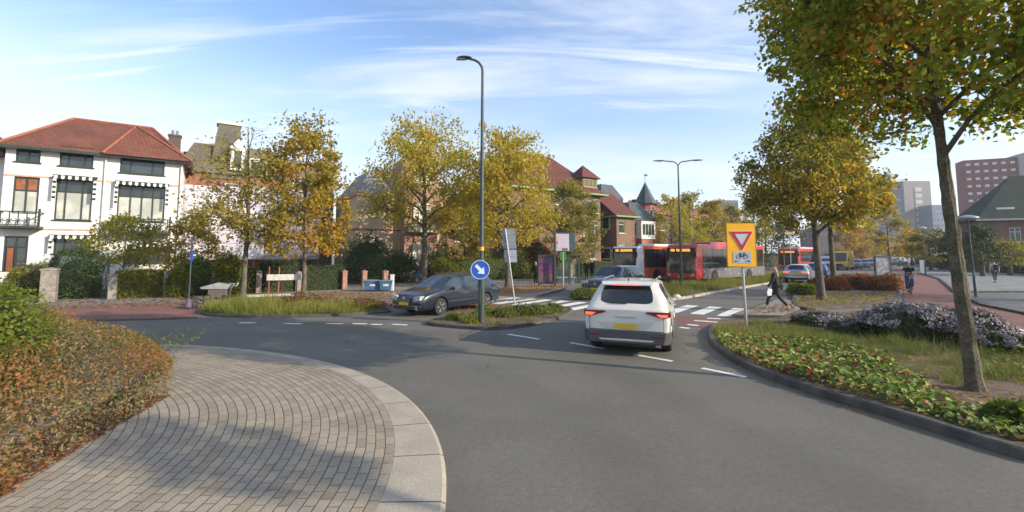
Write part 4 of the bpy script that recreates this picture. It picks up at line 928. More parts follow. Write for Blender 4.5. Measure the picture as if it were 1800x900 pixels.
tr_ = tw_.build('tower_roof', m_slatebrown, tB); cp = MB(); cp.b2((u_c - .12, .78, z_c), (u_d + .12, 2.32, z_c + .28)); cp.build('cornice', m_wtrim, tr_)
dm = MB(); u0, z0, u1, z1 = FB.rect((405, 262, 430, 300)); dm.b2((u0, -.3, z0), (u1, .8, z1)); dm.prism([(u0 - .15, z1), (u1 + .15, z1), ((u0 + u1) / 2, z1 + .8)], -.35, .9, axis='y'); d_ = dm.build('dormer', m_wtrim, tB)
p_ = MB(); p_.b2((u0 + .25, -.32, z0 + .2), (u1 - .25, -.302, z1 - .2)); p_.build('pane', m_glass, d_)
chimney(tB, FB.uz(335, 260)[0], 1.6, 8.5, FB.uz(335, 262)[1], .9, m_brickdk, 1, mat('blue_cowl', (.04, .10, .25), .4))
dm = MB(); u0, z0, u1, z1 = FB.rect((438, 283, 470, 312)); dm.b2((u0, -.1, z0), (u1, 1.8, z1)); dm.b2((u0 - .1, -.2, z1), (u1 + .1, 1.9, z1 + .15)); d_ = dm.build('dormer', m_wtrim, tB); p_ = MB(); p_.b2((u0 + .15, -.12, z0 + .15), (u1 - .15, -.102, z1 - .1)); p_.build('pane', m_glass, d_)
FN = Facade(495, 41.5, 56); hN = FN.uz(540, 290)[1]
house('flat_roof_house', 'dark flat roofed brick house between the golden orange tree and the beige house', FN, 0, FN.uz(588, 300)[0], 8, hN, m_brickbr, [A((515, 310, 530, 335), cols=2), A((555, 312, 570, 337), cols=2)], ('flat', .25), m_plain, frame=m_wtrim)
# scaffold sheeting
FBs = Facade(318, 34.4, 56)
ts = thing('scaffold_wrap', 'pale lilac sheeted scaffold hiding the front of the tower house', 'scaffold', FBs.o, FBs.rz)
u1 = FBs.uz(562, 400)[0]; zt = FBs.uz(440, 332)[1]; zb = FBs.uz(480, 452)[1] - .2
m_sheet = bpy.data.materials.new('lilac_sheeting'); m_sheet.use_nodes = True; t_ = NT(m_sheet.node_tree); b_ = t_.n['Principled BSDF']; tc = t_.node('ShaderNodeTexCoord').outputs['Object']; x_, y_, z_ = t_.sep(tc)
st_ = t_.math('LESS_THAN', t_.math('FRACT', t_.math('MULTIPLY', z_, .98)), .06); t_.put(b_.inputs[0], t_.mix(st_, t_.mix(t_.noise(tc, .5, 3), (.42, .40, .46), (.50, .48, .53)), (.28, .26, .32))); b_.inputs['Roughness'].default_value = .6
mb = MB(); nU, nZ = 40, 14; vs = []
for i in range(nU + 1):
    for j in range(nZ + 1):
        u = u1 * i / nU; z = zb + (zt - zb) * j / nZ; vs.append((u, -.04 + .07 * math.sin(u * 3.1) * math.sin(j * math.pi / 2.0 + u), z))
mb.add(vs, [(i * (nZ + 1) + j, (i + 1) * (nZ + 1) + j, (i + 1) * (nZ + 1) + j + 1, i * (nZ + 1) + j + 1) for i in range(nU) for j in range(nZ)])
o = mb.build('sheeting', m_sheet, ts, smooth=True); so_ = o.modifiers.new('t', 'SOLIDIFY'); so_.thickness = .01
mb = MB(); mb.b2((-.02, 0, zb), (0, 1.3, zt)); mb.b2((u1, 0, zb), (u1 + .02, 1.3, zt)); mb.build('side_sheeting', m_sheet, ts)
pm = MB()
for k in range(9):
    x = u1 * k / 8
    for y in (.12, 1.15): pm.tube([(x, y, 0), (x, y, zt + .4)], .03, 6)
for z in (2, 4, 6, 8):
    if z < zt: pm.tube([(0, .12, z), (u1, .12, z)], .025, 6)
pm.build('scaffold_tubes', m_plain, ts)
# beige low part under the orange tree
# --- beige house with gable
FC = Facade(626, 38.6, 56)
tC, rfC = house('beige_house', 'beige brick house with a white edged gable behind the tall yellow green tree', FC, 0, 8.5, 7.5, FC.uz(626, 338)[1], m_brickbeige,
    [A((712, 405, 735, 470), cols=1, transom=.3, pane=m_curt), A((690, 345, 705, 380), cols=1), A((655, 420, 668, 450), cols=1)], ('mansard', FC.uz(640, 292)[1] - FC.uz(626, 338)[1], None, 1.6), mat('grey_cladding_roof', (.20, .19, .185), .7, var=.15, vs=.8), frame=m_wtrim, ov=.05)
bd = MB(); 
for z in (4.3, 7.2): bd.b2((-.02, -.03, z), (8.5, -.003, z + .15)); bd.b2((-.03, .01, z), (-.003, 7.45, z + .15))
bd.build('brick_band', mat('red_band', (.30, .08, .05), .8), tC)
u0, u1 = FC.uz(706, 300)[0], FC.uz(762, 300)[0]; zt = FC.uz(735, 252)[1]; zm = FC.uz(735, 292)[1]
gb = MB(); gb.prism([(u0, 0.1), (u1, .1), (u1, zm), ((u0 + u1) / 2, zt), (u0, zm)], -1.0, 2.5, axis='y'); gw = gb.build('gable_bay', brickmat('pink_brick', (.34, .17, .12), (.30, .14, .10), (.3, .24, .2)), tC)
um = (u0 + u1) / 2; ed = MB()
ed.prism([(u0 - .25, zm - .35), (u0 - .25, zm - .05), (um, zt + .3), (u1 + .25, zm - .05), (u1 + .25, zm - .35), (um, zt)], -1.15, -1.003, axis='y'); ed.build('gable_board', m_wtrim, gw)
for (x, a, b) in [(um, zm - 1.8, zm - .2), (um, 5.1, 6.8), (um, 1.0, 3.2)]:
    window(tC, (x - .8, a, x + .8, b), m_wtrim, m_curt, 3, .3, y=-1.2)
bx = MB(); bx.b2((um - 1.2, -1.7, 4.2), (um + 1.2, -1.003, 4.9)); bx.build('white_bay', m_wtrim, tC)
# --- hidden brick house between the two
FX = Facade(772, 44, 56); house('hidden_house', 'low brown brick house glimpsed between the trunks left of the grey sign backs', FX, 0, 9.5, 8, 5.6, m_brickbr, [A((800, 400, 815, 425), cols=2), A((840, 400, 855, 425), cols=2)], ('hip', 2.6), m_roofdk, frame=m_wtrim)
# --- brick house with green gutters
FD = Facade(1056, 54, 56)
hD = FD.uz(1050, 343)[1]
tD, rfD = house('brick_house', 'brown brick house with dark red hipped roof, green gutters and a small roof turret', FD, -13, 0, 11, hD, m_brickbr,
    [A((1018, 343, 1028, 372), cols=1), A((1031, 345, 1042, 372), cols=1), A((1045, 350, 1053, 375), cols=1), A((1020, 385, 1034, 415), cols=2), A((1040, 388, 1052, 415), cols=2), A((975, 330, 995, 360), cols=2), A((1038, 428, 1046, 455), cols=1), A((990, 425, 1010, 455), cols=2)], ('hip', FD.uz(970, 272)[1] - hD + 1.2, 3.8), m_roofdk, frame=mat('cream_frame', (.50, .50, .36), .6), gutter=m_green, ov=.6)
# corner turret
u0, u1 = FD.uz(1030, 320)[0], FD.uz(1056, 320)[0]; zt = FD.uz(1042, 292)[1]; ze = FD.uz(1042, 312)[1]; uc = (u0 + u1) / 2; hw_ = (u1 - u0) / 2
tt = MB(); tt.b2((u0, .6, hD - .3), (u1, .6 + 2 * hw_, ze)); ty = tt.build('roof_turret', m_brickbr, tD)
tt = MB(); yc = .6 + hw_; e_ = hw_ + .35; tt.add([(uc - e_, yc - e_, ze), (uc + e_, yc - e_, ze), (uc + e_, yc + e_, ze), (uc - e_, yc + e_, ze), (uc, yc, zt + .4)], [(0, 1, 4), (1, 2, 4), (2, 3, 4), (3, 0, 4), (3, 2, 1, 0)]); tt.build('turret_roof', m_roofdk, ty)
window(tD, (u0 + .15, ze - 1.1, u1 - .15, ze - .15), m_green, m_curt, 3, 0, y=.49)
chimney(tD, FD.uz(951, 300)[0], 3, hD, FD.uz(951, 270)[1], 1.0, m_brickbeige, 1); chimney(tD, FD.uz(993, 300)[0], 7, hD + 3, FD.uz(993, 280)[1] + 1, .6, m_brickbeige, 1)
# --- its lower wing, a house of its own
FE = Facade(1084, 54, 56); hE = FE.uz(1090, 380)[1]
tE, rfE = house('brick_wing_house', 'lower brown brick house with steep red roof and bright green window frames', FE, 0, 3.2, 8, hE, m_brickbr,
    [A((1088, 388, 1098, 410), cols=1, pane=m_glass), A((1088, 430, 1100, 455), cols=1, pane=m_curt)], ('gable_u', 3.3), m_roofdk, frame=mat('pale_green_frame', (.40, .55, .30), .6), gutter=m_green, ov=.4)
for (a, b, y0, y1) in [(5.2, 6.9, 1.0, 2.4), (1.6, 3.1, .9, 2.7)]:
    w1 = MB(); w1.b2((-.06, y0, a), (-.003, y1, b)); f_ = w1.build('side_window', mat('pale_green_frame', (.4, .55, .3)), tE); w2 = MB(); w2.b2((-.075, y0 + .18, a + .18), (-.063, y1 - .18, b - .18)); w2.build('pane', m_glass, f_)
# --- slate roofed house, orange house with white bay, turret house
FF = Facade(1108, 58, 56); hF = FF.uz(1128, 388)[1]
tF, rfF = house('orange_brick_house', 'orange brick house with a white bay window and dark slate roof', FF, 0, 5.2, 9, hF, m_brickred,
    [A((1112, 392, 1120, 415), cols=1), A((1112, 428, 1121, 455), cols=1)], ('mansard', 2.6, None, 1.9), m_slate, frame=m_wtrim, ov=.2)
u0, z0, u1, z1 = FF.rect((1118, 392, 1142, 420)); bb = MB(); bb.b2((u0, -.9, z0), (u1, -.003, z1)); bb.b2((u0 - .1, -1.0, z1), (u1 + .1, -.003, z1 + .15)); by = bb.build('bay_window', m_wtrim, tF)
for k in range(4):
    p = MB(); x = u0 + .15 + k * (u1 - u0 - .3) / 4; p.b2((x + .04, -.92, z0 + .5), (x + (u1 - u0 - .3) / 4 - .04, -.903, z1 - .2)); p.build('pane', m_glass, by)
bp = MB(); bp.b2((u0 + .1, -.8, .1), (u1 - .1, -.003, z0 - .01)); bp.build('bay_base', m_brickred, tF)
FG = Facade(1058, 62, 56); hG = FG.uz(1080, 375)[1]
tG, rfG = house('slate_house', 'house with a tall dark slate hipped roof rising behind the lower brick house', FG, 0, 6.5, 9, hG, m_brickdk, [A((1093, 378, 1099, 395), cols=1)], ('mansard', FG.uz(1075, 320)[1] - hG, None, 2.4), m_slate, frame=m_wtrim, ov=.3)
u0, z0, u1, z1 = FG.rect((1098, 350, 1106, 372)); dm = MB(); dm.b2((u0, .2, z0), (u1, 3, z1)); dm.build('dormer', m_wtrim, tG)
c = GX(1136, 66); tT = thing('turret_house', 'orange brick round turret with a pointed slate cone roof and weather vane', 'house', c, 0); ze = D(1136, 358, 66).z; zt = D(1136, 320, 66).z
mb = MB(); mb.lathe([(1.2, 0), (1.2, ze)], 10); mb.build('wall', m_brickred, tT); mb = MB(); mb.lathe([(1.65, ze - .1), (1.65, ze + .05), (1.1, ze + 1.0), (.02, zt)], 10); mb.build('roof', m_slate, tT)
mb = MB(); mb.tube([(0, 0, zt - .1), (0, 0, zt + 1.3)], .04, 5); mb.box((.15, 0, zt + 1.0), (.5, .04, .25)); mb.build('weather_vane', m_plain, tT)
for k in range(5):
    a = R(-140 + k * 36)
    for z in (ze - 2.3, ze - 6.0): w1 = MB(); w1.box((1.17 * math.cos(a), 1.17 * math.sin(a), z + .7), (.12, .55, 1.3), Matrix.Rotation(a, 3, 'Z')); f_ = w1.build('window', m_wtrim, tT); w2 = MB(); w2.box((1.24 * math.cos(a), 1.24 * math.sin(a), z + .7), (.02, .4, 1.1), Matrix.Rotation(a, 3, 'Z')); w2.build('pane', m_glass, f_)
c2_ = GX(1150, 69); mb = MB()
FH = Facade(1148, 67, 50); 
tH, rfH = house('brick_terrace', 'long brown brick terrace with chimneys behind the far yellow trees', FH, 0, 26, 10, FH.uz(1170, 378)[1], m_brickdk, [A((1160 + k * 17, 385, 1168 + k * 17, 405), cols=2, pane=m_glass) for k in range(8)], ('gable_u', 2.6), mat('orange_tiles', (.26, .09, .05), .8, var=.3, vs=1), frame=m_wtrim)
for k, px in enumerate((1158, 1190, 1222, 1248, 1275)): chimney(tH, FH.uz(px, 370)[0], 3.5, FH.uz(1170, 378)[1], FH.uz(px, 348 if k == 0 else 352)[1], 2.6 if k == 0 else .9, m_brickdk, 3 if k == 0 else 2)
def slab(name, label, px0, px1, top, Y, depth, wall, wing, cols, rows, z0=3, frac=(.55, .45), group=None, pane=m_blue, bandm=None, xoff=0, cat='building'):
    a, b = GX(px0, Y), GX(px1, Y); t = thing(name, label, cat, (a.x, Y, 0)); W = b.x - a.x; H = D(px0, top, Y).z
    mb = MB(); mb.b2((0, 0, 0), (W, depth, H)); mb.build('wall', wall, t); k = 0
    cw, rh = W / cols, (H - z0) / rows
    for i in range(cols):
        for j in range(rows):
            p = MB(); x = i * cw + cw * (1 - frac[0]) / 2; z = z0 + j * rh + rh * .2; p.b2((x, -.06, z), (x + cw * frac[0], -.003, z + rh * frac[1])); p.build('window', pane, t)
    return t, W, H
# office tower beyond the trees
m_towg = mat('tower_panel_grey', (.165, .155, .15), .7, var=.06, vs=.05); m_towb = mat('tower_panel_blue', (.09, .12, .18), .5, var=.1, vs=.05)
tO = thing('office_tower', 'tall grey office tower with blue glazed left side and a rooftop dome and mast', 'office tower', GX(1594, 300)); H = D(1594, 318, 300).z; W = 48 / FPX * 300; dpt = 24
mb = MB(); mb.b2((0, 0, 0), (W, dpt, H)); mb.build('wall', m_towg, tO)
lw = MB(); Lx = (1594 - 1570) / FPX * 300; lw.prism([(-.05, -.1), (-Lx, 9), (-Lx, 24), (-.05, 24)], 0, H - 2.2); lo = lw.build('side_wing', m_towb, tO)
sdv = Vector((-Lx, 9.1, 0)); sl = sdv.length; su = sdv.normalized()
for j in range(11):
    for i in range(4):
        p = MB(); q = Vector((-.05, -.1, 0)) + su * (sl * (.08 + i * .23)); q2 = q + su * (sl * .17); nn = Vector((su.y, -su.x, 0)) * -.08
        if nn.y > 0: nn = -nn
        z = H - 6 - j * 4.1; p.add([q + nn + Vector((0, 0, z)), q2 + nn + Vector((0, 0, z)), q2 + nn + Vector((0, 0, z + 2.0)), q + nn + Vector((0, 0, z + 2.0))], [(0, 1, 2, 3)]); p.build('window', m_blue, lo)
for j in range(11):
    p = MB(); z = H - 7 - j * 4.1; p.b2((W * .42, -.1, z), (W * .66, -.003, z + 2.6)); p.build('window', mat('pale_window_band', (.36, .38, .36), .3), tO)
st_ = MB(); st_.b2((W * .36, -.12, 0), (W * .40, -.003, H - 5)); st_.build('dark_strip', m_blue, tO)
dmo = MB(); dmo.b2((-5, 4, H), (6, 16, H + 2.2)); dmo.lathe([(4.5, 0), (4.2, 2), (2.8, 4.2), (1, 5.4), (0.02, 5.6)], 16, (-1, 10, H + 2.2)); dmo.tube([(-1, 10, H + 6), (-1, 10, H + 13)], [.35, .15], 6); dmo.build('rooftop_dome', mat('dome_white', (.5, .5, .48), .6), tO)
slab('office_block', 'low dark glazed office block right beside the grey tower', 1642, 1668, 360, 290, 20, m_towb, 0, 4, 8, z0=4)
tI, W, H = slab('apartment_tower', 'tall red brick apartment tower with rows of white balconies behind the big tree', 1704, 1775, 282, 170, 6, brickmat('tower_brick', (.19, .065, .048), (.165, .056, .042), (.12, .08, .07), 1.2, .4, .03), 0, 6, 13, z0=2, frac=(.5, .32), pane=mat('white_balcony', (.55, .55, .55), .7))
tI.rotation_euler = (0, 0, R(-22))
mb = MB(); mb.b2((W + .01, -1, 0), (W + 3.4, 6, H + 1)); mb.build('stair_shaft', mat('pale_concrete', (.28, .27, .255), .8), tI)
mb = MB(); mb.b2((W + 3.42, 0, 0), (W + 14, 6, H + 2)); mb.build('brick_wing', mat('red_cladding', (.30, .09, .06), .8), tI)
slab('grey_flats', 'grey flat roofed apartment block far behind the terrace roofs', 1258, 1300, 352, 190, 14, mat('flats_grey', (.17, .17, .165), .8), 0, 6, 6, z0=4)
# distant low roofline at the end of the street
tl, W, H = slab('distant_house', 'low dark roofed house between the tree crowns at the end of the street', 1440, 1525, 404, 210, 14, m_brickdk, 0, 5, 3, z0=3)
rf = roof_mesh('hip', 0, W, 0, 14, H, 4).build('roof', m_slate, tl)
# brick house with big green roof on the right
FJ = Facade(1726, 58, 112)
hJ = D(1726, 387, 58).z
tJ, rfJ = house('green_roof_house', 'brick house with a large mossy green roof and white dormer at the right edge', FJ, 0, 14, 6, hJ, m_brickbr, [A((1775, 400, 1795, 425), cols=2)], None, None, frame=m_wtrim)
rm = MB(); H2 = D(1792, 316, 62).z; rm.add([(-.6, -.5, hJ), (14.6, -.5, hJ), (14.6, 6.5, hJ), (-.6, 6.5, hJ), (4.6, 3.0, H2), (14.6, 3.0, H2)], [(0, 1, 5, 4), (1, 2, 5), (2, 3, 4, 5), (3, 0, 4), (3, 2, 1, 0)]); rm.build('roof', m_greenroof, tJ)
gu = MB(); gu.b2((-.7, -.7, hJ - .1), (14.7, -.51, hJ + .1)); gu.build('gutter', mat('pale_gutter', (.42, .47, .42), .6), tJ)
u0, z0, u1, z1 = FJ.rect((1755, 364, 1787, 382)); dm = MB(); dm.b2((u0, .3, z0), (u1, 2.6, z1)); d_ = dm.build('dormer', m_wtrim, tJ)
for k in range(3): p = MB(); w3 = (u1 - u0) / 3; p.b2((u0 + k * w3 + .2, .27, z0 + .3), (u0 + (k + 1) * w3 - .2, .297, z1 - .25)); p.build('pane', m_glass, d_)
# dark fence along the right pavement, garden hedges
hedge('dark_hedge', 'long dark hedge along the right pavement behind the man with the backpack', TG(1655, 473), TG(1990, 492), 1.0, 1.75, 'dark', 14000, .13, 301, core=mat('hedge_core', (.03, .035, .016)))
hedge('dark_hedge', 'dark clipped hedge past the cyclist toward the distant lamp', TG(1612, 463), TG(1652, 472), 1.0, 1.7, 'dark', 3000, .16, 302)

# garden boundary on the left: stone pillars, hedges, bushes
m_stone = mat('weathered_stone', (.26, .23, .20), .9, vs=4, bump=.6, bs=40, c2=(.18, .16, .135), fine=.5)
m_pinkst = mat('pink_brick_pillar', (.34, .19, .14), .9, vs=4, bump=.5, bs=40, c2=(.27, .14, .10))
def pillar(px, py, top, wpx, lab, m=m_stone):
    p = G(px, py); Y = p.y; h = D(px, top, Y).z; w_ = wpx / FPX * Y
    t = thing('stone_pillar' if m is m_stone else 'brick_pillar', lab, 'pillar', p, R(34), 'garden boundary pillars'); mb = MB(); mb.box((0, 0, h / 2), (w_, w_, h)); mb.build('shaft', m, t, bevel=.02)
    mb = MB(); c_ = w_ * .56; mb.add([(-c_, -c_, h), (c_, -c_, h), (c_, c_, h), (-c_, c_, h), (-c_, -c_, h + .06), (c_, -c_, h + .06), (c_, c_, h + .06), (-c_, c_, h + .06), (0, 0, h + .14)], [(0, 1, 5, 4), (1, 2, 6, 5), (2, 3, 7, 6), (3, 0, 4, 7), (4, 5, 8), (5, 6, 8), (6, 7, 8), (7, 4, 8), (3, 2, 1, 0)]); mb.build('cap', m, t)
pillar(84, 531, 475, 20, 'widest stone pillar, left of the big round clipped bush'); pillar(197, 526, 485, 12, 'stone pillar between the round clipped bush and the yellow green hedge'); pillar(294, 522, 480, 12, 'stone pillar at the right end of the yellow green hedge')
pillar(378, 518, 480, 11, 'short stone pillar behind the pale covered cart'); pillar(454, 515, 479, 9, 'stone pillar just right of the half bare tree'); pillar(524, 512, 480, 10, 'dark stone pillar right behind the golden orange tree')
pillar(605, 509, 478, 8, 'pink brick pillar left of the blue skips, leftmost of three', m_pinkst); pillar(640, 507, 478, 8, 'pink brick pillar just above the blue skips, middle of three', m_pinkst); pillar(677, 506, 478, 8, 'pink brick pillar right behind the blue skips, rightmost of three', m_pinkst)
hd = lambda a, b, h, pal, n, lab, seed, ls=.09, dep=.9: hedge('hedge', lab, TG(*a), TG(*b), dep, h, pal, n, ls, seed, 'garden hedges on the left')
c = GX(143, 23.9); dome('clipped_bush', 'big round topped dark green clipped bush between two stone pillars', (c.x, c.y), (1.5, .9, 2.3), 'dark', 12000, .07, 310, loose=.03, box=.55, tone=.62)
c = GX(60, 25); dome('shrub', 'brownish green shrub left of the widest stone pillar', (c.x, c.y), (1.3, .9, 1.9), 'olive', 5000, .08, 311, tone=.5, stray=500)
hd((204, 525), (288, 521), 1.35, 'limehedge', 8000, 'yellow green clipped hedge between the second and third stone pillar', 312, dep=.7)
hd((300, 521), (372, 517), 1.3, 'hedge', 5500, 'mixed green hedge behind the thin dark post', 313); hd((384, 517), (448, 514), 1.35, 'hedge', 5500, 'green hedge behind the trunk of the half bare tree', 314)
hd((460, 514), (520, 511), 1.75, 'dark', 5500, 'dark hedge behind the white barrier boards', 315, dep=1.1); hd((530, 511), (600, 508), 1.5, 'dark', 5000, 'dark hedge right of the golden orange tree', 316)
c = GX(315, 24.6); 
for i, (px, Y, rx, h, pal, lab) in enumerate([(318, 24.3, .5, 1.5, 'limehedge', 'yellow leaved garden shrub left of the pale covered cart'), (408, 25.3, .8, 2.1, 'limehedge', 'yellow leaved shrub behind the half bare tree'), (350, 26, .9, 1.9, 'hedge', 'round green shrub behind the pale covered cart'),
    (645, 35.5, 2.1, 3.7, 'dark', 'large dark green bush behind the pink brick pillars'), (700, 37.5, 2.0, 2.5, 'dark', 'lower dark green bush left of the tall tree trunk'), (783, 38, 1.3, 1.9, 'limehedge', 'yellow green round bush right behind the dark estate car'),
    (770, 40, 1.7, 2.4, 'hedge', 'green bush behind the round yellow green bush'), (840, 44, 2.0, 3.2, 'olive', 'tall olive bush behind the green clipped hedge'), (925, 45, 2.0, 3.4, 'dark', 'dark bush behind the poster case by the bus shelter'), (945, 43.5, 1.6, 3.9, 'redplant', 'rust coloured bush behind the bus shelter poster'),
    (910, 43, 1.6, 3.0, 'bushgreen', 'bright green bush behind the grey sign backs')]):
    c = GX(px, Y); dome('shrub', lab, (c.x, c.y), (rx, min(rx, 1.2), h), pal, 4500, .11, 320 + i, 'garden shrubs on the left', stray=400, tone=.55)
hd((805, 494), (905, 489), 1.75, 'hedge', 9000, 'long green clipped hedge left of the grey sign backs', 340, .11); hd((908, 489), (1000, 484), 1.75, 'hedge', 9000, 'long green clipped hedge behind the bus shelter', 341, .11)
for px, Y, lab, h in ((1045, 47, 'green hedge at the foot of the brick house with green gutters', 1.4),):
    a, b = GX(1015, 46), GX(1075, 49.5); hedge('hedge', lab, a, b, 1, h, 'hedge', 4000, .12, 345, 'garden hedges on the left')
a, b = GX(1300, 72), GX(1480, 150); hedge('hedge', 'distant dark hedge behind the third bus', a, b, 2, 2.2, 'dark', 5000, .3, 346)
# ------------------------------------------------------------------ vehicles
m_tyre = mat('tyre_rubber', (.02, .02, .02), .85, var=.2); m_rim = mat('alloy_rim', (.42, .43, .44), .3, .7, var=.1); m_rimd = mat('dark_alloy_rim', (.10, .10, .105), .35, .6)
m_cglass = mat('car_glass', (.012, .016, .018), .05, var=.2, spec=.9); m_cglass2 = mat('car_glass_side', (.03, .04, .045), .05, var=.4, vs=1.5, spec=.9)
m_blackpl = mat('black_plastic', (.022, .022, .023), .55, var=.15); m_tail = mat('tail_lamp_red', (.45, .02, .015), .15, var=.1, spec=.8); m_tailoff = mat('tail_lamp_dark', (.16, .008, .01), .12, spec=.8)
m_head = mat('head_lamp_clear', (.55, .56, .56), .08, .3, var=.2, vs=9); m_plate = mat('yellow_number_plate', (.62, .40, .03), .5, var=.08); m_dkgrey = mat('dark_grey_plastic', (.06, .062, .065), .5, var=.1)
m_brake = bpy.data.materials.new('lit_brake_lamp'); m_brake.use_nodes = True; _b = m_brake.node_tree.nodes['Principled BSDF']; _b.inputs['Base Color'].default_value = (.6, .05, .03, 1); _b.inputs['Emission Color'].default_value = (1, .12, .06, 1); _b.inputs['Emission Strength'].default_value = .9
def paint(name, c, metal=.35, rough=.28): return mat(name, c, rough, metal, var=.02, coat=.8, vs=1)
WHEELS = {}
def wheel(par, x, y, r, wd, rimm, side):
    mb = MB(); prof = [(r * .62, -wd / 2), (r * .93, -wd / 2), (r, -wd * .33), (r, wd * .33), (r * .93, wd / 2), (r * .62, wd / 2)]
    mb.lathe(prof, 28, axis='y'); o = mb.build('wheel', m_tyre, par, smooth=True); o.location = (x, y, r)
    k = MB(); s = side
    k.lathe([(r * .66, s * wd * .46), (r * .62, s * wd * .5), (r * .58, s * wd * .40), (r * .55, s * wd * .1), (.02, s * wd * .1)], 28, axis='y', mi=1)
    for i in range(5):
        for dd in (-.13, .13):
            a = i * 2 * math.pi / 5 + dd; c_, s_ = math.cos(a), math.sin(a)
            k.tube([(c_ * .05, s * wd * .36, s_ * .05), (c_ * r * .6, s * wd * .44, s_ * r * .6)], [.035, .022], 5)
    k.lathe([(.075, s * wd * .30), (.07, s * wd * .42), (.02, s * wd * .43)], 12, axis='y')
    ko = k.build('rim', [rimm, m_blackpl], o, smooth=True)
    return o
def car(name, label, cat, loc, bearing, body, spec, group=None, hi=True):
    """spec: dict(L sections, wheels...). local +x forward"""
    h = R(bearing); rz = math.atan2(math.cos(h), math.sin(h))
    t = thing(name, label, cat, (loc[0], loc[1], .004), rz, group)
    SECT = spec['sect']; NX = len(SECT)
    def ring(s):
        x, zb, zs, zr, wb, wm, wr = s; zm = zb + (zs - zb) * .55
        return [(0, zb), (wb * .75, zb), (wb, zb + .07), (wm * 1.0, zm), (wm * .985, zs), (wr + (wm * .985 - wr) * .12, zr - (zr - zs) * .10 - .0), (wr * .86, zr - .004), (wr * .45, zr + .008), (0, zr + .012)]
    vs = []; K = 9
    for s in SECT:
        rg = ring(s)
        for (y, z) in rg: vs.append((s[0], y, z))
        for (y, z) in rg[1:-1][::-1]: vs.append((s[0], -y, z))
    M_ = 16; fs = []; mi = []
    gl = spec['glass']   # per interval between stations: (side 0/1, top 0/1)
    for i in range(NX - 1):
        for k in range(M_):
            a, b = k, (k + 1) % M_
            row = k if k < 8 else 15 - k
            m = 0
            if row == 4 and gl[i][0]: m = 1
            if row in (6, 7) and gl[i][1]: m = 2
            if row == 5 and gl[i][1] == 2: m = 2
            if row in (0, 1): m = 3
            fs.append((i * M_ + a, (i + 1) * M_ + a, (i + 1) * M_ + b, i * M_ + b)); mi.append(m)
    for e, base in ((0, 0), (1, (NX - 1) * M_)):
        for k in range(8):
            if k == 0: f = (base + 0, base + 1, base + 15)
            elif k == 7: f = (base + 7, base + 8, base + 9)
            else: f = (base + k, base + k + 1, base + 16 - k - 1, base + 16 - k)
            fs.append(f if e else f[::-1]); mi.append(3 if k < 2 and e == 0 and spec.get('rear_dark') else 0)
    me = bpy.data.meshes.new('body_shell'); me.from_pydata(vs, [], fs); mats = [body, m_cglass2, m_cglass, m_dkgrey, m_blackpl]
    for m in mats: me.materials.append(m)
    me.polygons.foreach_set('material_index', mi)
    bm = bmesh.new(); bm.from_mesh(me); bmesh.ops.recalc_face_normals(bm, faces=bm.faces); cl_ = bm.edges.layers.float.new('crease_edge')
    for e in bm.edges:
        if len(e.link_faces) == 2:
            ms = {f.material_index for f in e.link_faces}
            if len(ms) > 1: e[cl_] = .75
            a = e.calc_face_angle(0)
            if a > R(60): e[cl_] = max(e[cl_], .35)
    bm.to_mesh(me); bm.free()
    ob = bpy.data.objects.new('shell', me); col.objects.link(ob)
    ss = ob.modifiers.new('s', 'SUBSURF'); ss.levels = ss.render_levels = 2 if hi else 1
    wx = spec['wheels']; r = spec['r']
    cut = MB()
    for x in wx:
        for sd_ in (-1, 1): cut.lathe([(r + .055, sd_ * 1.4), (r + .055, sd_ * (spec['W'] / 2 - .30))], 28, (x, 0, r), axis='y', mi=0)
    co = cut.build('cutter', m_blackpl)
    for cm in []: pass
    bo = ob.modifiers.new('b', 'BOOLEAN'); bo.operation = 'DIFFERENCE'; bo.object = co; bo.solver = 'EXACT'
    try: bo.material_mode = 'TRANSFER'
    except Exception: pass
    dg = bpy.context.evaluated_depsgraph_get(); ev = ob.evaluated_get(dg); me2 = bpy.data.meshes.new_from_object(ev)
    bpy.data.objects.remove(ob); bpy.data.objects.remove(co)
    mnames = [m.name if m else '' for m in me2.materials]
    def pick(names, pname, keep):
        bm = bmesh.new(); bm.from_mesh(me2); ids = {i for i, n_ in enumerate(mnames) if n_ in names}
        bmesh.ops.delete(bm, geom=[f for f in bm.faces if (f.material_index in ids) != keep], context='FACES')
        if not bm.faces: bm.free(); return None
        m3 = bpy.data.meshes.new(pname); bm.to_mesh(m3); bm.free()
        for m in me2.materials: m3.materials.append(m)
        m3.polygons.foreach_set('use_smooth', [True] * len(m3.polygons))
        try: m3.set_sharp_from_angle(angle=R(38))
        except Exception: pass
        o = bpy.data.objects.new(pname, m3); col.objects.link(o); o.parent = t; return o
    gn = {m_cglass.name, m_cglass2.name}
    pick(gn, 'body', False)
    def islands(o, fn):
        if not o: return
        bm = bmesh.new(); bm.from_mesh(o.data); seen = set(); groups = []
        for f in bm.faces:
            if f.index in seen: continue
            st = [f]; g_ = []; seen.add(f.index)
            while st:
                q = st.pop(); g_.append(q.index)
                for e in q.edges:
                    for k in e.link_faces:
                        if k.index not in seen: seen.add(k.index); st.append(k)
            groups.append(set(g_))
        for g_ in groups:
            b2 = bm.copy(); b2.faces.ensure_lookup_table(); bmesh.ops.delete(b2, geom=[f for f in b2.faces if f.index not in g_], context='FACES')
            mx = sum(v.co.x for v in b2.verts) / max(1, len(b2.verts)); nm = fn(mx); m4 = bpy.data.meshes.new(nm); b2.to_mesh(m4); b2.free()
            for m in o.data.materials: m4.materials.append(m)
            try: m4.set_sharp_from_angle(angle=R(38))
            except Exception: pass
            q = bpy.data.objects.new(nm, m4); col.objects.link(q); q.parent = t
        bm.free(); bpy.data.objects.remove(o)
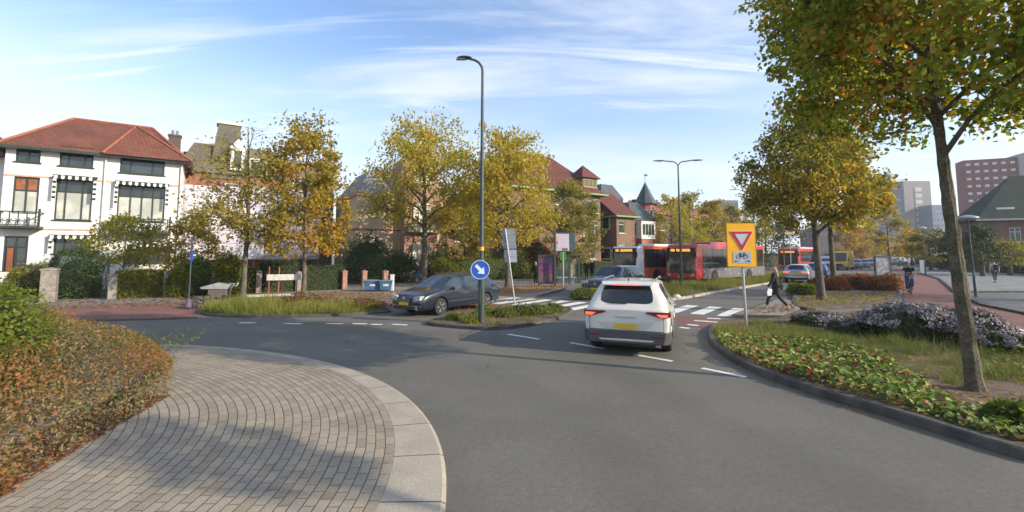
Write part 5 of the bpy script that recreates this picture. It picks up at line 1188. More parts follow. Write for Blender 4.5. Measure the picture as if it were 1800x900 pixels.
    islands(pick({m_cglass2.name}, 'side_window', True), lambda x: 'side_window'); islands(pick({m_cglass.name}, 'windscreen', True), lambda x: 'windscreen' if x > 0 else 'rear_window')
    for x in wx:
        for s in (-1, 1): wheel(t, x, s * (spec['W'] / 2 - .125), r, .22, spec.get('rim', m_rim), s)
    return t
def pl(t, name, m, poly, x0, x1, parent=None, axis='x', bevel=.008):
    mb = MB(); mb.prism(poly, x0, x1, axis=axis); return mb.build(name, m, parent or t, bevel=bevel)
def mirror_pts(p): return [(-a, b) for a, b in p]
def mirrors(t, x, y, z, m):
    for s in (-1, 1):
        mb = MB(); mb.ball((x, s * (y + .09), z), (.07, .11, .075), 10); o = mb.build('door_mirror', m, t, smooth=True)

# estate / SUV / saloon shapes: (x, z_bottom, z_belt, z_roof, half width bottom, belt, roof)
def suv_spec():
    S_ = [(-2.33, .44, .82, 1.00, .80, .88, .76), (-2.27, .34, .93, 1.06, .86, .925, .78), (-2.18, .30, 1.04, 1.12, .90, .94, .74), (-1.86, .26, 1.07, 1.585, .91, .945, .62), (-1.70, .25, 1.065, 1.60, .91, .945, .63), (-1.25, .25, 1.05, 1.615, .91, .945, .64),
          (-.55, .25, 1.02, 1.625, .91, .94, .645), (-.45, .25, 1.015, 1.625, .91, .94, .645), (.35, .25, .99, 1.585, .91, .935, .63), (.42, .25, .985, 1.575, .91, .935, .625), (1.18, .25, .97, 1.06, .91, .93, .70), (1.28, .25, .965, 1.03, .91, .93, .72), (1.9, .26, .88, .95, .90, .92, .70), (2.2, .28, .74, .82, .86, .88, .66), (2.32, .35, .62, .70, .76, .80, .58)]
    g_ = [(0, 0), (0, 0), (0, 1), (0, 0), (1, 0), (1, 0), (0, 0), (1, 0), (0, 0), (1, 2), (0, 0), (0, 0), (0, 0), (0, 0)]
    return dict(sect=S_, glass=g_, wheels=(-1.40, 1.38), r=.36, W=1.88)
def estate_spec():
    S_ = [(-2.27, .42, .78, .92, .76, .84, .70), (-2.20, .30, .88, .97, .84, .875, .72), (-2.08, .25, .94, 1.03, .87, .885, .70), (-1.72, .22, .97, 1.40, .87, .89, .56), (-1.5, .21, .965, 1.43, .87, .89, .58), (-.98, .2, .955, 1.45, .87, .89, .59), (-.9, .2, .955, 1.452, .87, .89, .59), (-.05, .2, .93, 1.46, .87, .89, .60), (.05, .2, .93, 1.455, .87, .89, .60),
          (.45, .2, .92, 1.40, .87, .885, .585), (1.22, .2, .90, .98, .87, .88, .66), (1.32, .2, .89, .95, .87, .88, .68), (1.85, .21, .80, .875, .86, .87, .67), (2.15, .23, .66, .75, .83, .83, .62), (2.28, .32, .52, .60, .72, .74, .52)]
    g_ = [(0, 0), (0, 0), (0, 1), (1, 0), (1, 0), (0, 0), (1, 0), (0, 0), (1, 0), (1, 2), (0, 0), (0, 0), (0, 0), (0, 0)]
    return dict(sect=S_, glass=g_, wheels=(-1.32, 1.27), r=.32, W=1.78)
def rear_gear(t, s, brake=False, x=-2.34, belt=.9, w=.88, dark=True):
    m = m_brake if brake else m_tail
    for g in (-1, 1):
        pl(t, 'tail_lamp', m, [(g * w * .93, belt + .07), (g * w * .93, belt - .07), (g * w * .52, belt - .01), (g * w * .40, belt + .05), (g * w * .48, belt + .08)], x + .01, x + .16)
    pl(t, 'number_plate', m_plate, [(-.26, .62), (.26, .62), (.26, .735), (-.26, .735)], x - .012, x + .04)

# white SUV seen from behind
SUVP = paint('pearl_white_paint', (.62, .60, .55), .0, .3)
SW = (3.36, 12.45); t = car('suv', 'white SUV seen from behind with lit brake lamps leaving the roundabout', 'car', SW, 21, SUVP, dict(suv_spec(), rim=m_rimd))
W_ = .94
lb = MB(); lb.add([(-2.36, y, z) for y, z in [(-.80, .28), (.80, .28), (.86, .55), (-.86, .55)]] + [(-2.20, y, z) for y, z in [(-.93, .28), (.93, .28), (.955, .56), (-.955, .56)]] + [(-1.83, y, z) for y, z in [(-.948, .3), (.948, .3), (.962, .50), (-.962, .50)]],
    [(0, 1, 2, 3), (0, 4, 5, 1), (1, 5, 6, 2), (3, 2, 6, 7), (0, 3, 7, 4), (5, 9, 10, 6), (4, 7, 11, 8), (7, 6, 10, 11), (4, 8, 9, 5), (8, 11, 10, 9)])
rb_ = lb.build('rear_bumper', m_dkgrey, t, bevel=.02)
pl(t, 'diffuser_strip', mat('silver_plastic', (.42, .42, .42), .4), [(-.55, .335), (.55, .335), (.60, .375), (-.60, .375)], -2.378, -2.33, rb_)
for g in (-1, 1):
    pl(t, 'reflector', m_tailoff, [(g * .55, .44), (g * .80, .44), (g * .80, .475), (g * .55, .475)], -2.372, -2.33, rb_)
    pl(t, 'tail_lamp', m_tailoff, [(g * .42, .955), (g * .47, .985), (g * .91, .985), (g * .925, .93), (g * .90, .86), (g * .72, .87)], -2.352, -2.22)
    pl(t, 'brake_lamp', m_brake, [(g * .66, .935), (g * .90, .94), (g * .885, .875), (g * .74, .88)], -2.362, -2.30)
    a = MB(); a.b2((-2.25, g * .915, .87), (-1.98, g * .953, .985)); a.build('tail_lamp', m_tailoff, t, bevel=.015)
pl(t, 'number_plate', m_plate, [(-.26, .60), (.26, .60), (.26, .71), (-.26, .71)], -2.352, -2.31)
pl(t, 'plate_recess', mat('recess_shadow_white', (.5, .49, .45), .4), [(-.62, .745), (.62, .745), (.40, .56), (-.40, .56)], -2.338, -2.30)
hs = MB(); hs.add([(-2.02, -.56, 1.555), (-2.02, .56, 1.555), (-1.72, .62, 1.612), (-1.72, -.62, 1.612), (-2.02, -.56, 1.525), (-2.02, .56, 1.525), (-1.72, .62, 1.56), (-1.72, -.62, 1.56)], [(0, 1, 2, 3), (4, 5, 6, 7), (0, 1, 5, 4), (1, 2, 6, 5), (0, 3, 7, 4), (2, 3, 7, 6)])
spo = hs.build('spoiler', SUVP, t, bevel=.01)
pl(t, 'high_brake_lamp', m_brake, [(-.33, 1.53), (.33, 1.53), (.33, 1.555), (-.33, 1.555)], -2.03, -1.99, spo, bevel=0)
fin = MB(); fin.add([(-1.62, 0, 1.62), (-1.42, 0, 1.62), (-1.62, 0, 1.70), (-1.62, .02, 1.62), (-1.42, .01, 1.62), (-1.62, .01, 1.70)], [(0, 1, 2), (3, 4, 5), (0, 1, 4, 3), (1, 2, 5, 4), (0, 2, 5, 3)]); fin.build('roof_aerial', m_blackpl, t)
for g in (-1, 1): rr_ = MB(); rr_.tube([(-1.5, g * .60, 1.60), (-1.4, g * .61, 1.655), (.1, g * .62, 1.665), (.3, g * .62, 1.60)], .014, 6); rr_.build('roof_rail', m_rim, t)
for g in (-1, 1):
    for x in (-.45, .52): hd_ = MB(); hd_.b2((x - .12, g * .943 - .014, .93), (x + .12, g * .943 + .014, .96)); hd_.build('door_handle', SUVP, t)
se_ = MB(); se_.b2((-2.349, -.80, .562), (-2.33, .80, .570)); se_.b2((-2.349, -.808, .562), (-2.33, -.80, .86)); se_.b2((-2.349, .80, .562), (-2.33, .808, .86)); se_.build('tailgate_seam', m_blackpl, t)
pl(t, 'window_wiper', m_blackpl, [(-.02, 1.13), (.36, 1.145), (.36, 1.16), (-.02, 1.16)], -2.21, -2.17)
pl(t, 'badge_strip', m_rim, [(-.22, .845), (.22, .845), (.22, .868), (-.22, .868)], -2.352, -2.32, bevel=0)
mirrors(t, .72, .93, 1.07, SUVP)
sk = MB(); sk.b2((-1.0, -.962, .24), (.98, .962, .40)); sk.build('sill_cladding', m_dkgrey, t, bevel=.02)
ex = MB(); ex.b2((-2.0, -.6, .16), (-1.7, .6, .3)); ex.build('underbody', m_blackpl, t)

def front_gear(t, x=2.29, w=.82, grille_z=(.50, .68), badge=True, hl=None, lampz=.66, parallel=False):
    for g in (-1, 1):
        pl(t, 'headlight', hl or m_head, [(g * w * .98, lampz + .10), (g * w * .95, lampz - .06), (g * w * .58, lampz - .09), (g * w * .50, lampz + .01), (g * w * .62, lampz + .07)], x - .26, x - .045)
        fo = MB(); fo.lathe([(.07, 0), (.07, .03), (.01, .035)], 12, (x - .06, g * w * .72, .33), axis='x'); fo.build('fog_lamp', m_head, t)
    pl(t, 'grille', m_blackpl, [(-.38, grille_z[1]), (.38, grille_z[1]), (.33, grille_z[0]), (-.33, grille_z[0])], x - .10, x + .012)
    for k in range(3): z = grille_z[0] + (k + .7) * (grille_z[1] - grille_z[0]) / 4; pl(t, 'grille_bar', m_rim, [(-.33, z), (.33, z), (.33, z + .012), (-.33, z + .012)], x + .0, x + .02, bevel=0)
    pl(t, 'lower_intake', m_blackpl, [(-.62, .38), (.62, .38), (.56, .25), (-.56, .25)], x - .12, x + .01)
    pl(t, 'number_plate', m_plate, [(-.26, .41), (.26, .41), (.26, .515), (-.26, .515)], x, x + .028)
    if badge: b_ = MB(); b_.lathe([(.065, 0), (.065, .02), (.05, .024)], 16, (x + .012, 0, (grille_z[0] + grille_z[1]) / 2 + .05), axis='x'); b_.build('round_badge', m_rim, t)
EP = paint('dark_blue_grey_paint', (.009, .015, .028), .0, .25)
t = car('estate_car', 'dark blue grey estate car with yellow front plate entering the roundabout', 'car', (-2.55, 18.57), 217, EP, estate_spec()); front_gear(t); mirrors(t, .75, .87, .97, EP); rear_gear(t, 0, x=-2.28, belt=.83, w=.88)
for g in (-1, 1):
    for x in (-.35, .55): hd_ = MB(); hd_.b2((x - .10, g * .892 - .012, .80), (x + .10, g * .892 + .012, .825)); hd_.build('door_handle', EP, t)
    st_ = MB(); st_.b2((-1.0, g * .888 - .012, .47), (.93, g * .888 + .012, .51)); st_.build('side_trim', m_blackpl, t)
    rr_ = MB(); rr_.tube([(-1.7, g * .56, 1.41), (-1.6, g * .57, 1.455), (.1, g * .585, 1.47), (.25, g * .58, 1.43)], .014, 6); rr_.build('roof_rail', m_blackpl, t)
    # amber side part of the tail lamp
DP = paint('black_blue_paint', (.006, .009, .02), .0, .2)
sd_spec = dict(suv_spec()); t = car('dark_suv', 'black SUV facing the camera behind the zebra crossing', 'car', (5.75, 25.7), 218, DP, suv_spec()); front_gear(t, 2.33, .88, (.55, .78), lampz=.78); mirrors(t, .72, .93, 1.07, DP)
SP = paint('silver_blue_paint', (.30, .34, .39), .6, .3); p = G(1403, 498)
t = car('silver_car', 'silver grey hatchback driving away behind the walker', 'car', (p.x + 1.3, p.y + 1.75), 40, SP, estate_spec(), 'cars on the far road'); rear_gear(t, 0, True, -2.29, .84)
BP = paint('blue_paint', (.02, .08, .30), .3); p = G(1436, 489); t = car('blue_car', 'blue car ahead of the silver hatchback, seen from behind', 'car', (p.x + 1.3, p.y + 1.7), 38, BP, estate_spec(), 'cars on the far road', hi=False); rear_gear(t, 0, False, -2.29, .84)
RP = paint('red_paint', (.35, .02, .03), .2); p = G(1309, 481); t = car('red_car', 'small red car partly behind the yellow sign board', 'car', (p.x, p.y + 2), 222, RP, estate_spec(), 'cars on the far road', hi=False); front_gear(t)
for i, (px, py, lab, c, br, kind) in enumerate([(1504, 472, 'dark distant car, first right of the yellow van', (.03, .04, .06), 218, 'e'), (1517, 471, 'blue grey distant car, second right of the yellow van', (.06, .09, .15), 218, 'e'), (1530, 470, 'pale blue distant car just left of the poster case', (.14, .19, .27), 218, 'e'),
      (1541, 467, 'white distant car mostly behind the poster case', (.5, .5, .5), 218, 's'), (1583, 466, 'pale parked car between the poster case and the cyclist', (.45, .47, .48), 95, 's'), (1573, 468, 'dark green parked car just right of the poster case', (.04, .10, .09), 95, 'e')]):
    p = G(px, py); P_ = paint('distant_paint_%s' % 'abcdef'[i], c, .3); t = car('distant_car', lab, 'car', (p.x, p.y), br, P_, estate_spec() if kind == 'e' else suv_spec(), 'cars on the far road', hi=False); front_gear(t, 2.29 if kind == 'e' else 2.33)
def van(name, label, p, bearing, c, H=2.5, L=5.4, group=None):
    h = R(bearing); rz = math.atan2(math.cos(h), math.sin(h)); t = thing(name, label, 'van', (p[0], p[1], .004), rz, group); P_ = paint(name + '_paint', c, .1)
    prof = [(-L / 2, .35), (L / 2 - .05, .35), (L / 2, .8), (L / 2 - .15, 1.12), (L / 2 - 1.0, 1.3), (L / 2 - 1.65, H - .12), (L / 2 - 2.0, H), (-L / 2 + .1, H), (-L / 2, H - .1)]
    mb = MB(); mb.prism(prof, -1.0, 1.0, axis='y'); mb.build('body', P_, t, bevel=.08)
    a, b = Vector((L / 2 - .96, 0, 1.36)), Vector((L / 2 - 1.60, 0, H - .25)); n_ = Vector((b.z - a.z, 0, a.x - b.x)).normalized() * .02
    mb = MB(); mb.add([a + n_ + Vector((0, -.85, 0)), a + n_ + Vector((0, .85, 0)), b + n_ + Vector((0, .78, 0)), b + n_ + Vector((0, -.78, 0))], [(0, 1, 2, 3)]); mb.build('windscreen', m_cglass, t)
    for g in (-1, 1):
        pl(t, 'side_window', m_cglass, [(L / 2 - 1.05, 1.35), (L / 2 - 1.95, 1.35), (L / 2 - 1.95, 2.0), (L / 2 - 1.5, 2.0)], g * 1.0, g * 1.012, axis='y', bevel=0)
        pl(t, 'headlight', m_head, [(g * .92, .95), (g * .92, .75), (g * .6, .75), (g * .6, .9)], L / 2 - .1, L / 2 + .02)
        for x in (-L / 2 + 1.0, L / 2 - .9): wheel(t, x, g * .90, .34, .24, m_rimd, g)
    pl(t, 'grille', m_blackpl, [(-.55, .9), (.55, .9), (.5, .6), (-.5, .6)], L / 2 - .1, L / 2 + .03)
    pl(t, 'bumper', m_dkgrey, [(-.98, .56), (.98, .56), (.95, .34), (-.95, .34)], L / 2 - .2, L / 2 + .06)
    return t
p = G(1481, 474); van('yellow_van', 'yellow delivery van facing the camera between the far tree trunk and the distant cars', p, 225, (.55, .36, .02), 2.7, 5.8)
p = G(1455, 474); van('white_van', 'white van between the two trunks of the leaning tree pair', p, 222, (.5, .52, .52), 2.0, 4.6)

m_busred = paint('bus_red', (.50, .022, .018), 0, .35); m_busor = paint('bus_orange_red', (.55, .10, .035), 0, .35); m_buswh = paint('bus_white', (.62, .62, .62), 0, .35); m_busgr = mat('bus_grey_dotted', (.12, .122, .125), .45, var=.1, vs=1)
m_busgl = mat('bus_glass', (.018, .022, .022), .06, var=.6, vs=.7, spec=.9, c2=(.05, .05, .035)); m_amber = bpy.data.materials.new('amber_display'); m_amber.use_nodes = True; _b = m_amber.node_tree.nodes['Principled BSDF']; _b.inputs['Base Color'].default_value = (.3, .1, .01, 1); _b.inputs['Emission Color'].default_value = (1, .38, .04, 1); _b.inputs['Emission Strength'].default_value = .85
def bus(label, front, bearing, side, frontm, L=12.0, grey=None, H=3.05, roofm=None, group='buses at the stop'):
    h = R(bearing); rz = math.atan2(math.cos(h), math.sin(h)); hv = Vector((math.sin(h), math.cos(h), 0)); c = Vector(front) - hv * L / 2
    t = thing('bus', label, 'bus', (c.x, c.y, .004), rz, group); W = 1.27; F_ = L / 2
    # shell: side walls below belt, roof, front
    mb = MB(); prof = [(-F_, .32), (F_ - .1, .32), (F_, .5), (F_, 1.0), (F_ - .12, 2.75), (F_ - .35, H), (-F_ + .1, H), (-F_, H - .15)]
    mb.prism(prof, -W, W, axis='y'); body = mb.build('body', frontm, t, bevel=.09)
    if frontm is not side:
        for g in (-1, 1): pl(t, 'coloured_side_panel', side, [(-F_ + .06, .36), (F_ - 1.0, .36), (F_ - .85, 2.92), (-F_ + .06, 2.92)], g * (W + .0005), g * (W + .003), axis='y', bevel=0)
    for g in (-1, 1):
        y = g * (W + .004); xs = F_ - 1.05
        pl(t, 'side_windows', m_busgl, [(-F_ + .25, 1.18), (xs, 1.18), (xs, 2.68), (-F_ + .25, 2.68)], y, y + g * .012, axis='y', bevel=0)
        mb = MB()
        for k in range(1, 7): x = -F_ + .25 + k * (xs + F_ - .25) / 7; mb.b2((x - .02, y + g * .013 - .001, 1.18), (x + .02, y + g * .013 + .004, 2.68))
        mb.build('window_pillars', m_blackpl, t)
        if grey:
            pl(t, 'lower_side_panel', grey, [(-F_ + .02, .34), (F_ - 1.15, .34), (F_ - 1.15, 1.17), (-F_ + .02, 1.17)], y, y + g * .008, axis='y', bevel=0)
            mb = MB(); r_ = random.Random(4)
            for _ in range(26): x = r_.uniform(-F_ + .5, F_ - 1.6); z = r_.uniform(.5, 1.05); s_ = r_.uniform(.03, .09); mb.b2((x, y + g * .009 - .002, z), (x + s_, y + g * .009 + .004, z + s_ * 1.4))
            mb.build('pale_flecks', m_buswh, t)
        for x in (-F_ + 3.2, F_ - 2.75):
            ar = MB(); ar.lathe([(.56, y + g * .010), (.56, y + g * .02), (.02, y + g * .021)], 22, (x, 0, .48), axis='y'); ar.build('wheel_arch', m_blackpl, t); wheel(t, x, g * (W - .08), .47, .30, m_rim, g)
        pl(t, 'headlight', m_head, [(g * 1.12, .80), (g * 1.12, .60), (g * .82, .56), (g * .86, .68)], F_ + .002, F_ + .04)
        ma = MB(); ma.tube([(F_ - .15, g * 1.2, 2.75), (F_ + .25, g * 1.36, 2.7), (F_ + .28, g * 1.38, 2.45)], .03, 6); ma.b2((F_ + .2, g * 1.38 - .08, 2.0), (F_ + .3, g * 1.38 + .08, 2.45)); ma.build('wing_mirror', m_blackpl, t)
    def slant(z): return F_ - .12 * (z - 1.0) / 1.75
    mb = MB(); mb.add([(slant(1.0) + .012, -1.16, 1.02), (slant(1.0) + .012, 1.16, 1.02), (slant(2.75) + .012, 1.16, 2.74), (slant(2.75) + .012, -1.16, 2.74), (F_ + .014, -.75, .80), (F_ + .014, .75, .80)], [(0, 1, 2, 3), (4, 5, 1, 0)]); mb.build('windscreen', m_busgl, t)
    mb = MB(); mb.add([(slant(2.4) + .022, -1.0, 2.40), (slant(2.4) + .022, 1.0, 2.40), (slant(2.72) + .022, 1.0, 2.72), (slant(2.72) + .022, -1.0, 2.72)], [(0, 1, 2, 3)]); dsp = mb.build('destination_display', m_blackpl, t)
    am = MB(); q_ = random.Random(int(L * 7 + H * 100))
    for a_, b_, nm_ in ((-.85, -.5, 'route_number'), (-.35, .8, 'route_text')):
        am = MB()
        y_ = a_
        while y_ < b_ - .04:
            wd_ = q_.uniform(.05, .09); y2 = min(y_ + wd_, b_); am.add([(slant(2.46) + .034, y_, 2.46 + q_.choice((0, 0, .04))), (slant(2.46) + .034, y2, 2.46), (slant(2.67) + .034, y2, 2.67 - q_.choice((0, 0, .04))), (slant(2.67) + .034, y_, 2.67)], [(0, 1, 2, 3)]); y_ = y2 + .022
        am.build(nm_, m_amber, dsp)
    pl(t, 'number_plate', m_plate, [(-.26, .45), (.26, .45), (.26, .56), (-.26, .56)], F_ + .0, F_ + .03); 
    for s_ in (-.45, .35): w_ = MB(); w_.tube([(F_ + .03, s_, 1.02), (F_ + .0, s_ + .5, 1.45)], .014, 4); w_.build('windscreen_wiper', m_blackpl, t)
    rb = MB(); rb.b2((-F_ + .8, -.8, H), (F_ - 3.2, .8, H + .22)); rb.build('roof_unit', roofm or side, t, bevel=.06)
    dr_ = MB()
    for k in range(3): x = -F_ + 1.5 + k * 3; dr_.b2((x, -.35, .9), (x + .5, .35, 1.3))
    return t
bus('red bus with grey lower side panels in front of the yellow sign board', G(1197, 498.5), 231, m_busred, m_busred, 12, m_busgr, 3.02)
bus('white fronted bus with orange red sides left of the all red bus', G(1097, 496), 230, m_busor, m_buswh, 12, None, 2.9, m_buswh)
bus('farthest red bus, behind the silver hatchback', G(1386, 476), 226, m_busred, m_busred, 12, None, 3.05, m_buswh)

# ------------------------------------------------------------------ people
m_skin = mat('skin', (.46, .28, .20), .55, var=.05); m_hairbl = mat('blond_hair', (.34, .20, .09), .6, var=.3, vs=30); m_hairdk = mat('dark_hair', (.035, .025, .02), .6, var=.3, vs=30); m_hairgr = mat('grey_hair', (.35, .33, .30), .7)
def cloth(n, c): return mat(n, c, .9, var=.2, vs=12, bump=.4, bs=25)
def skin_obj(name, V, E_, Rr, m, par, root=0, sub=1):
    me = bpy.data.meshes.new(name); me.from_pydata([tuple(v) for v in V], E_, []); me.materials.append(m); o = bpy.data.objects.new(name, me); col.objects.link(o)
    sk = o.modifiers.new('skin', 'SKIN'); sk.use_smooth_shade = True
    for i, r in enumerate(Rr):
        d = me.skin_vertices[0].data[i]; d.radius = r if isinstance(r, tuple) else (r, r); d.use_root = (i == root)
    s_ = o.modifiers.new('sub', 'SUBSURF'); s_.levels = s_.render_levels = sub
    dg = bpy.context.evaluated_depsgraph_get(); m2 = bpy.data.meshes.new_from_object(o.evaluated_get(dg)); bpy.data.objects.remove(o)
    m2.name = name; m2.materials.clear(); m2.materials.append(m); m2.polygons.foreach_set('use_smooth', [True] * len(m2.polygons)); o = bpy.data.objects.new(name, m2); col.objects.link(o); o.parent = par; return o
def person(label, loc, bearing, P_, top, legs, shoes, hair, hairm='short', coat=0.0, sleeves=True, z=0.0, group=None, fem=False, H=1.75):
    """P_: joints in local metres, x forward, y left"""
    k = H / 1.75; J = {a: Vector(b) * k for a, b in P_.items()}
    h = R(bearing); t = thing('person', label, 'person', (loc[0], loc[1], z), math.atan2(math.cos(h), math.sin(h)), group)
    order = ['pel', 'chest', 'neck', 'headb', 'headm', 'headt']
    V = []; Rr = []; E_ = []; ix = {}
    def add(n, p, r, frm=None):
        ix[n] = len(V); V.append(p); Rr.append(r); 
        if frm is not None: E_.append((ix[frm], ix[n]))
    add('pel', J['pel'], .115 * k); add('waist', J['pel'].lerp(J['chest'], .5), .11 * k, 'pel'); add('chest', J['chest'], .125 * k, 'waist'); add('neck', J['neck'], .052 * k, 'chest')
    hd_ = (J['head'] - J['neck']).normalized(); fw = J.get('face', Vector((1, 0, 0)))
    add('jaw', J['head'] - hd_ * .065 * k + fw * .012, .062 * k, 'neck'); add('skull', J['head'] + hd_ * .015 * k, .088 * k, 'jaw'); add('top', J['head'] + hd_ * .085 * k, .06 * k, 'skull'); add('nose', J['head'] + fw * .112 * k - hd_ * .015, .011, 'skull')
    for s in 'lr':
        add('sh' + s, J['sh' + s], .058 * k, 'chest'); add('el' + s, J['el' + s], .040 * k, 'sh' + s); add('wr' + s, J['wr' + s], .026 * k, 'el' + s)
        d = (J['wr' + s] - J['el' + s]).normalized(); sd = Vector((0, 1 if s == 'l' else -1, 0)); fwd = sd.cross(d).normalized(); pm_ = J['wr' + s] + d * .06 * k; add('palm' + s, pm_, .030 * k, 'wr' + s)
        for q, (o_, L_) in enumerate([(-.030, .07), (-.010, .082), (.010, .078), (.030, .062)]):
            b0 = pm_ + d * .035 * k + fwd * o_ * k; add('f%d%s' % (q, s), b0, .009, 'palm' + s); add('g%d%s' % (q, s), b0 + (d * .8 - sd * .45).normalized() * L_ * k * .9, .007, 'f%d%s' % (q, s))
        add('th' + s, pm_ + fwd * .045 * k + d * .02 * k, .010, 'palm' + s)
        add('hi' + s, J['hi' + s], .095 * k, 'pel'); add('kn' + s, J['kn' + s], .058 * k, 'hi' + s); add('an' + s, J['an' + s], .040 * k, 'kn' + s); add('to' + s, J['to' + s], .032 * k, 'an' + s)
    skin_obj('body', V, E_, Rr, m_skin, t, 0)
    # jacket or shirt: one lofted garment with sleeves
    g_ = MB(); zz = Vector((0, 0, 1)); ctr = [(J['pel'] - zz * (.06 + coat) * k, .13 + .30 * coat * .5, .175 + .2 * coat * .5), (J['pel'], .135 + (.02 if coat else 0), .175), (J['pel'].lerp(J['chest'], .45), .118, .155), (J['chest'], .135, .185), (J['chest'].lerp(J['neck'], .5), .115, .20), (J['neck'] - zz * .03, .075, .10), (J['neck'] + zz * .01, .055, .06)]
    vs_ = []; n_ = 14
    for c_, a_, b_ in ctr:
        for q in range(n_): an = 2 * math.pi * q / n_; vs_.append(c_ + Vector((a_ * math.cos(an), b_ * math.sin(an), 0)) * k)
    g_.add(vs_, [(i_ * n_ + q, i_ * n_ + (q + 1) % n_, (i_ + 1) * n_ + (q + 1) % n_, (i_ + 1) * n_ + q) for i_ in range(len(ctr) - 1) for q in range(n_)] + [tuple(range(n_))])
    for s in 'lr':
        el = J['el' + s]
        if sleeves: g_.tube([J['sh' + s].lerp(J['neck'], .25), J['sh' + s], el, J['wr' + s]], [.06 * k, .068 * k, .054 * k, .042 * k], 10)
        else: g_.tube([J['sh' + s].lerp(J['neck'], .25), J['sh' + s], J['sh' + s].lerp(el, .6)], [.06 * k, .066 * k, .058 * k], 10)
    g_.build('coat' if coat else 'top', top, t, smooth=True)
    V = []; Rr = []; E_ = []; ix = {}
    add('p', J['pel'], .135 * k)
    for s in 'lr': add('h' + s, J['hi' + s], .112 * k, 'p'); add('k' + s, J['kn' + s], .075 * k, 'h' + s); add('a' + s, J['an' + s].lerp(J['kn' + s], .12), .055 * k, 'k' + s)
    skin_obj('trousers', V, E_, Rr, legs, t, 0)
    for s in 'lr':
        a, b = J['an' + s], J['to' + s]; d = (b - a); d.z = 0; d = d.normalized() if d.length > .01 else Vector((1, 0, 0)); V = [a - d * .04 + Vector((0, 0, -.045 * k)), a + d * .08 * k + Vector((0, 0, -.05 * k)), b + d * .03 * k + Vector((0, 0, -.01))]
        skin_obj('shoe', V, [(0, 1), (1, 2)], [.045 * k, .046 * k, .034 * k], shoes, t, 0)
    hp = J['head']; back = -fw
    if hairm == 'long': V = [hp + hd_ * .06 * k + fw * .02, hp + back * .055 * k + hd_ * .03, hp + back * .075 * k - hd_ * .10 * k, hp + back * .09 * k - hd_ * .26 * k, hp + back * .10 * k - hd_ * .36 * k]; rr_ = [.085 * k, .088 * k, .075 * k, .065 * k, .03]
    else: V = [hp + hd_ * .07 * k + fw * .03, hp + hd_ * .05 * k + back * .03, hp + back * .05 * k - hd_ * .03 * k]; rr_ = [.065 * k, .082 * k, .062 * k]
    skin_obj('hair', V, [(i, i + 1) for i in range(len(V) - 1)], rr_, hair, t, 0)
    return t
def walk(st=.33, arm=.25, lean=.04, shw=.185):
    return dict(pel=(0, 0, .95), chest=(lean * .7, 0, 1.32), neck=(lean, 0, 1.49), head=(lean + .02, 0, 1.63), shl=(lean, shw, 1.42), shr=(lean, -shw, 1.42), ell=(lean + arm * .5, shw + .05, 1.15), elr=(lean - arm * .7, -shw - .05, 1.16), wrl=(lean + arm * 1.2, shw + .03, .93), wrr=(lean - arm * .9, -shw - .04, .92),
        hil=(0, .09, .90), hir=(0, -.09, .90), knl=(-st * .25, .09, .50), knr=(st * .75, -.09, .50), anl=(-st * 1.25, .09, .12), anr=(st * 1.05, -.09, .09), tol=(-st * 1.25 + .14, .09, .035), tor=(st * 1.05 + .17, -.09, .05))
def stand(): 
    d = walk(.02, .05, .0); d['knl'] = (.01, .09, .5); d['anl'] = (-.01, .09, .09); d['tol'] = (.14, .09, .04); d['knr'] = (.01, -.09, .5); d['anr'] = (-.01, -.09, .09); d['tor'] = (.14, -.09, .04); return d
p = G(1366, 548); wz = walk(.34, .22, .05)
wk = person('woman with long blond hair in a long dark coat stepping towards the zebra crossing', (p.x, p.y), -68, wz, cloth('dark_coat', (.022, .02, .022)), cloth('dark_green_trousers', (.018, .028, .026)), mat('tan_shoe', (.35, .22, .14), .6), m_hairbl, 'long', coat=.28, z=.10 - .02, H=1.70)
bgp = p + Vector((.05, -.1, 0)); t = thing('shoulder_bag', 'black bag hanging behind the woman in the long coat', 'bag', (p.x + .24, p.y + .12, .98)); mb = MB(); mb.ball((0, 0, 0), (.14, .07, .16), 12); mb.build('pouch', cloth('black_leather', (.012, .012, .013)), t, smooth=True); mb = MB(); mb.tube([(-.12, 0, .15), (-.2, 0, .38), (-.1, 0, .42), (.1, 0, .16)], .012, 5); mb.build('strap', m_blackpl, t)
mb = MB(); mb.prism([(0, 0), (.16, .02), (.20, .26), (.05, .30), (-.02, .15)], -.015, .015, axis='y'); o = mb.build('paper_bag', mat('white_paper', (.7, .72, .75), .7), bevel=.01); o.location = (p.x - .42, p.y - .12, .62); tag(o, 'small white paper bag in the hand of the woman in the long coat', 'bag')
p = G(1750, 497); mw = person('man with a dark backpack and pale sleeves walking away on the right pavement', (p.x, p.y), 20, walk(.14, .1, .02), cloth('pale_shirt', (.42, .42, .43)), cloth('grey_trousers', (.06, .06, .065)), m_blackpl, m_hairdk, H=1.76)
b_ = Vector((p.x, p.y, 0)) - Vector((math.sin(R(20)), math.cos(R(20)), 0)) * .2; t = thing('backpack', 'dark blue backpack on the man on the right pavement', 'backpack', (b_.x, b_.y, 1.22), R(70)); mb = MB(); mb.box((0, 0, 0), (.18, .32, .46)); mb.build('bag', cloth('dark_bag', (.02, .025, .05)), t, bevel=.05); mb = MB(); mb.box((-.11, 0, -.08), (.06, .24, .22)); mb.build('front_pocket', cloth('dark_bag', (.02, .025, .05)), t, bevel=.02)
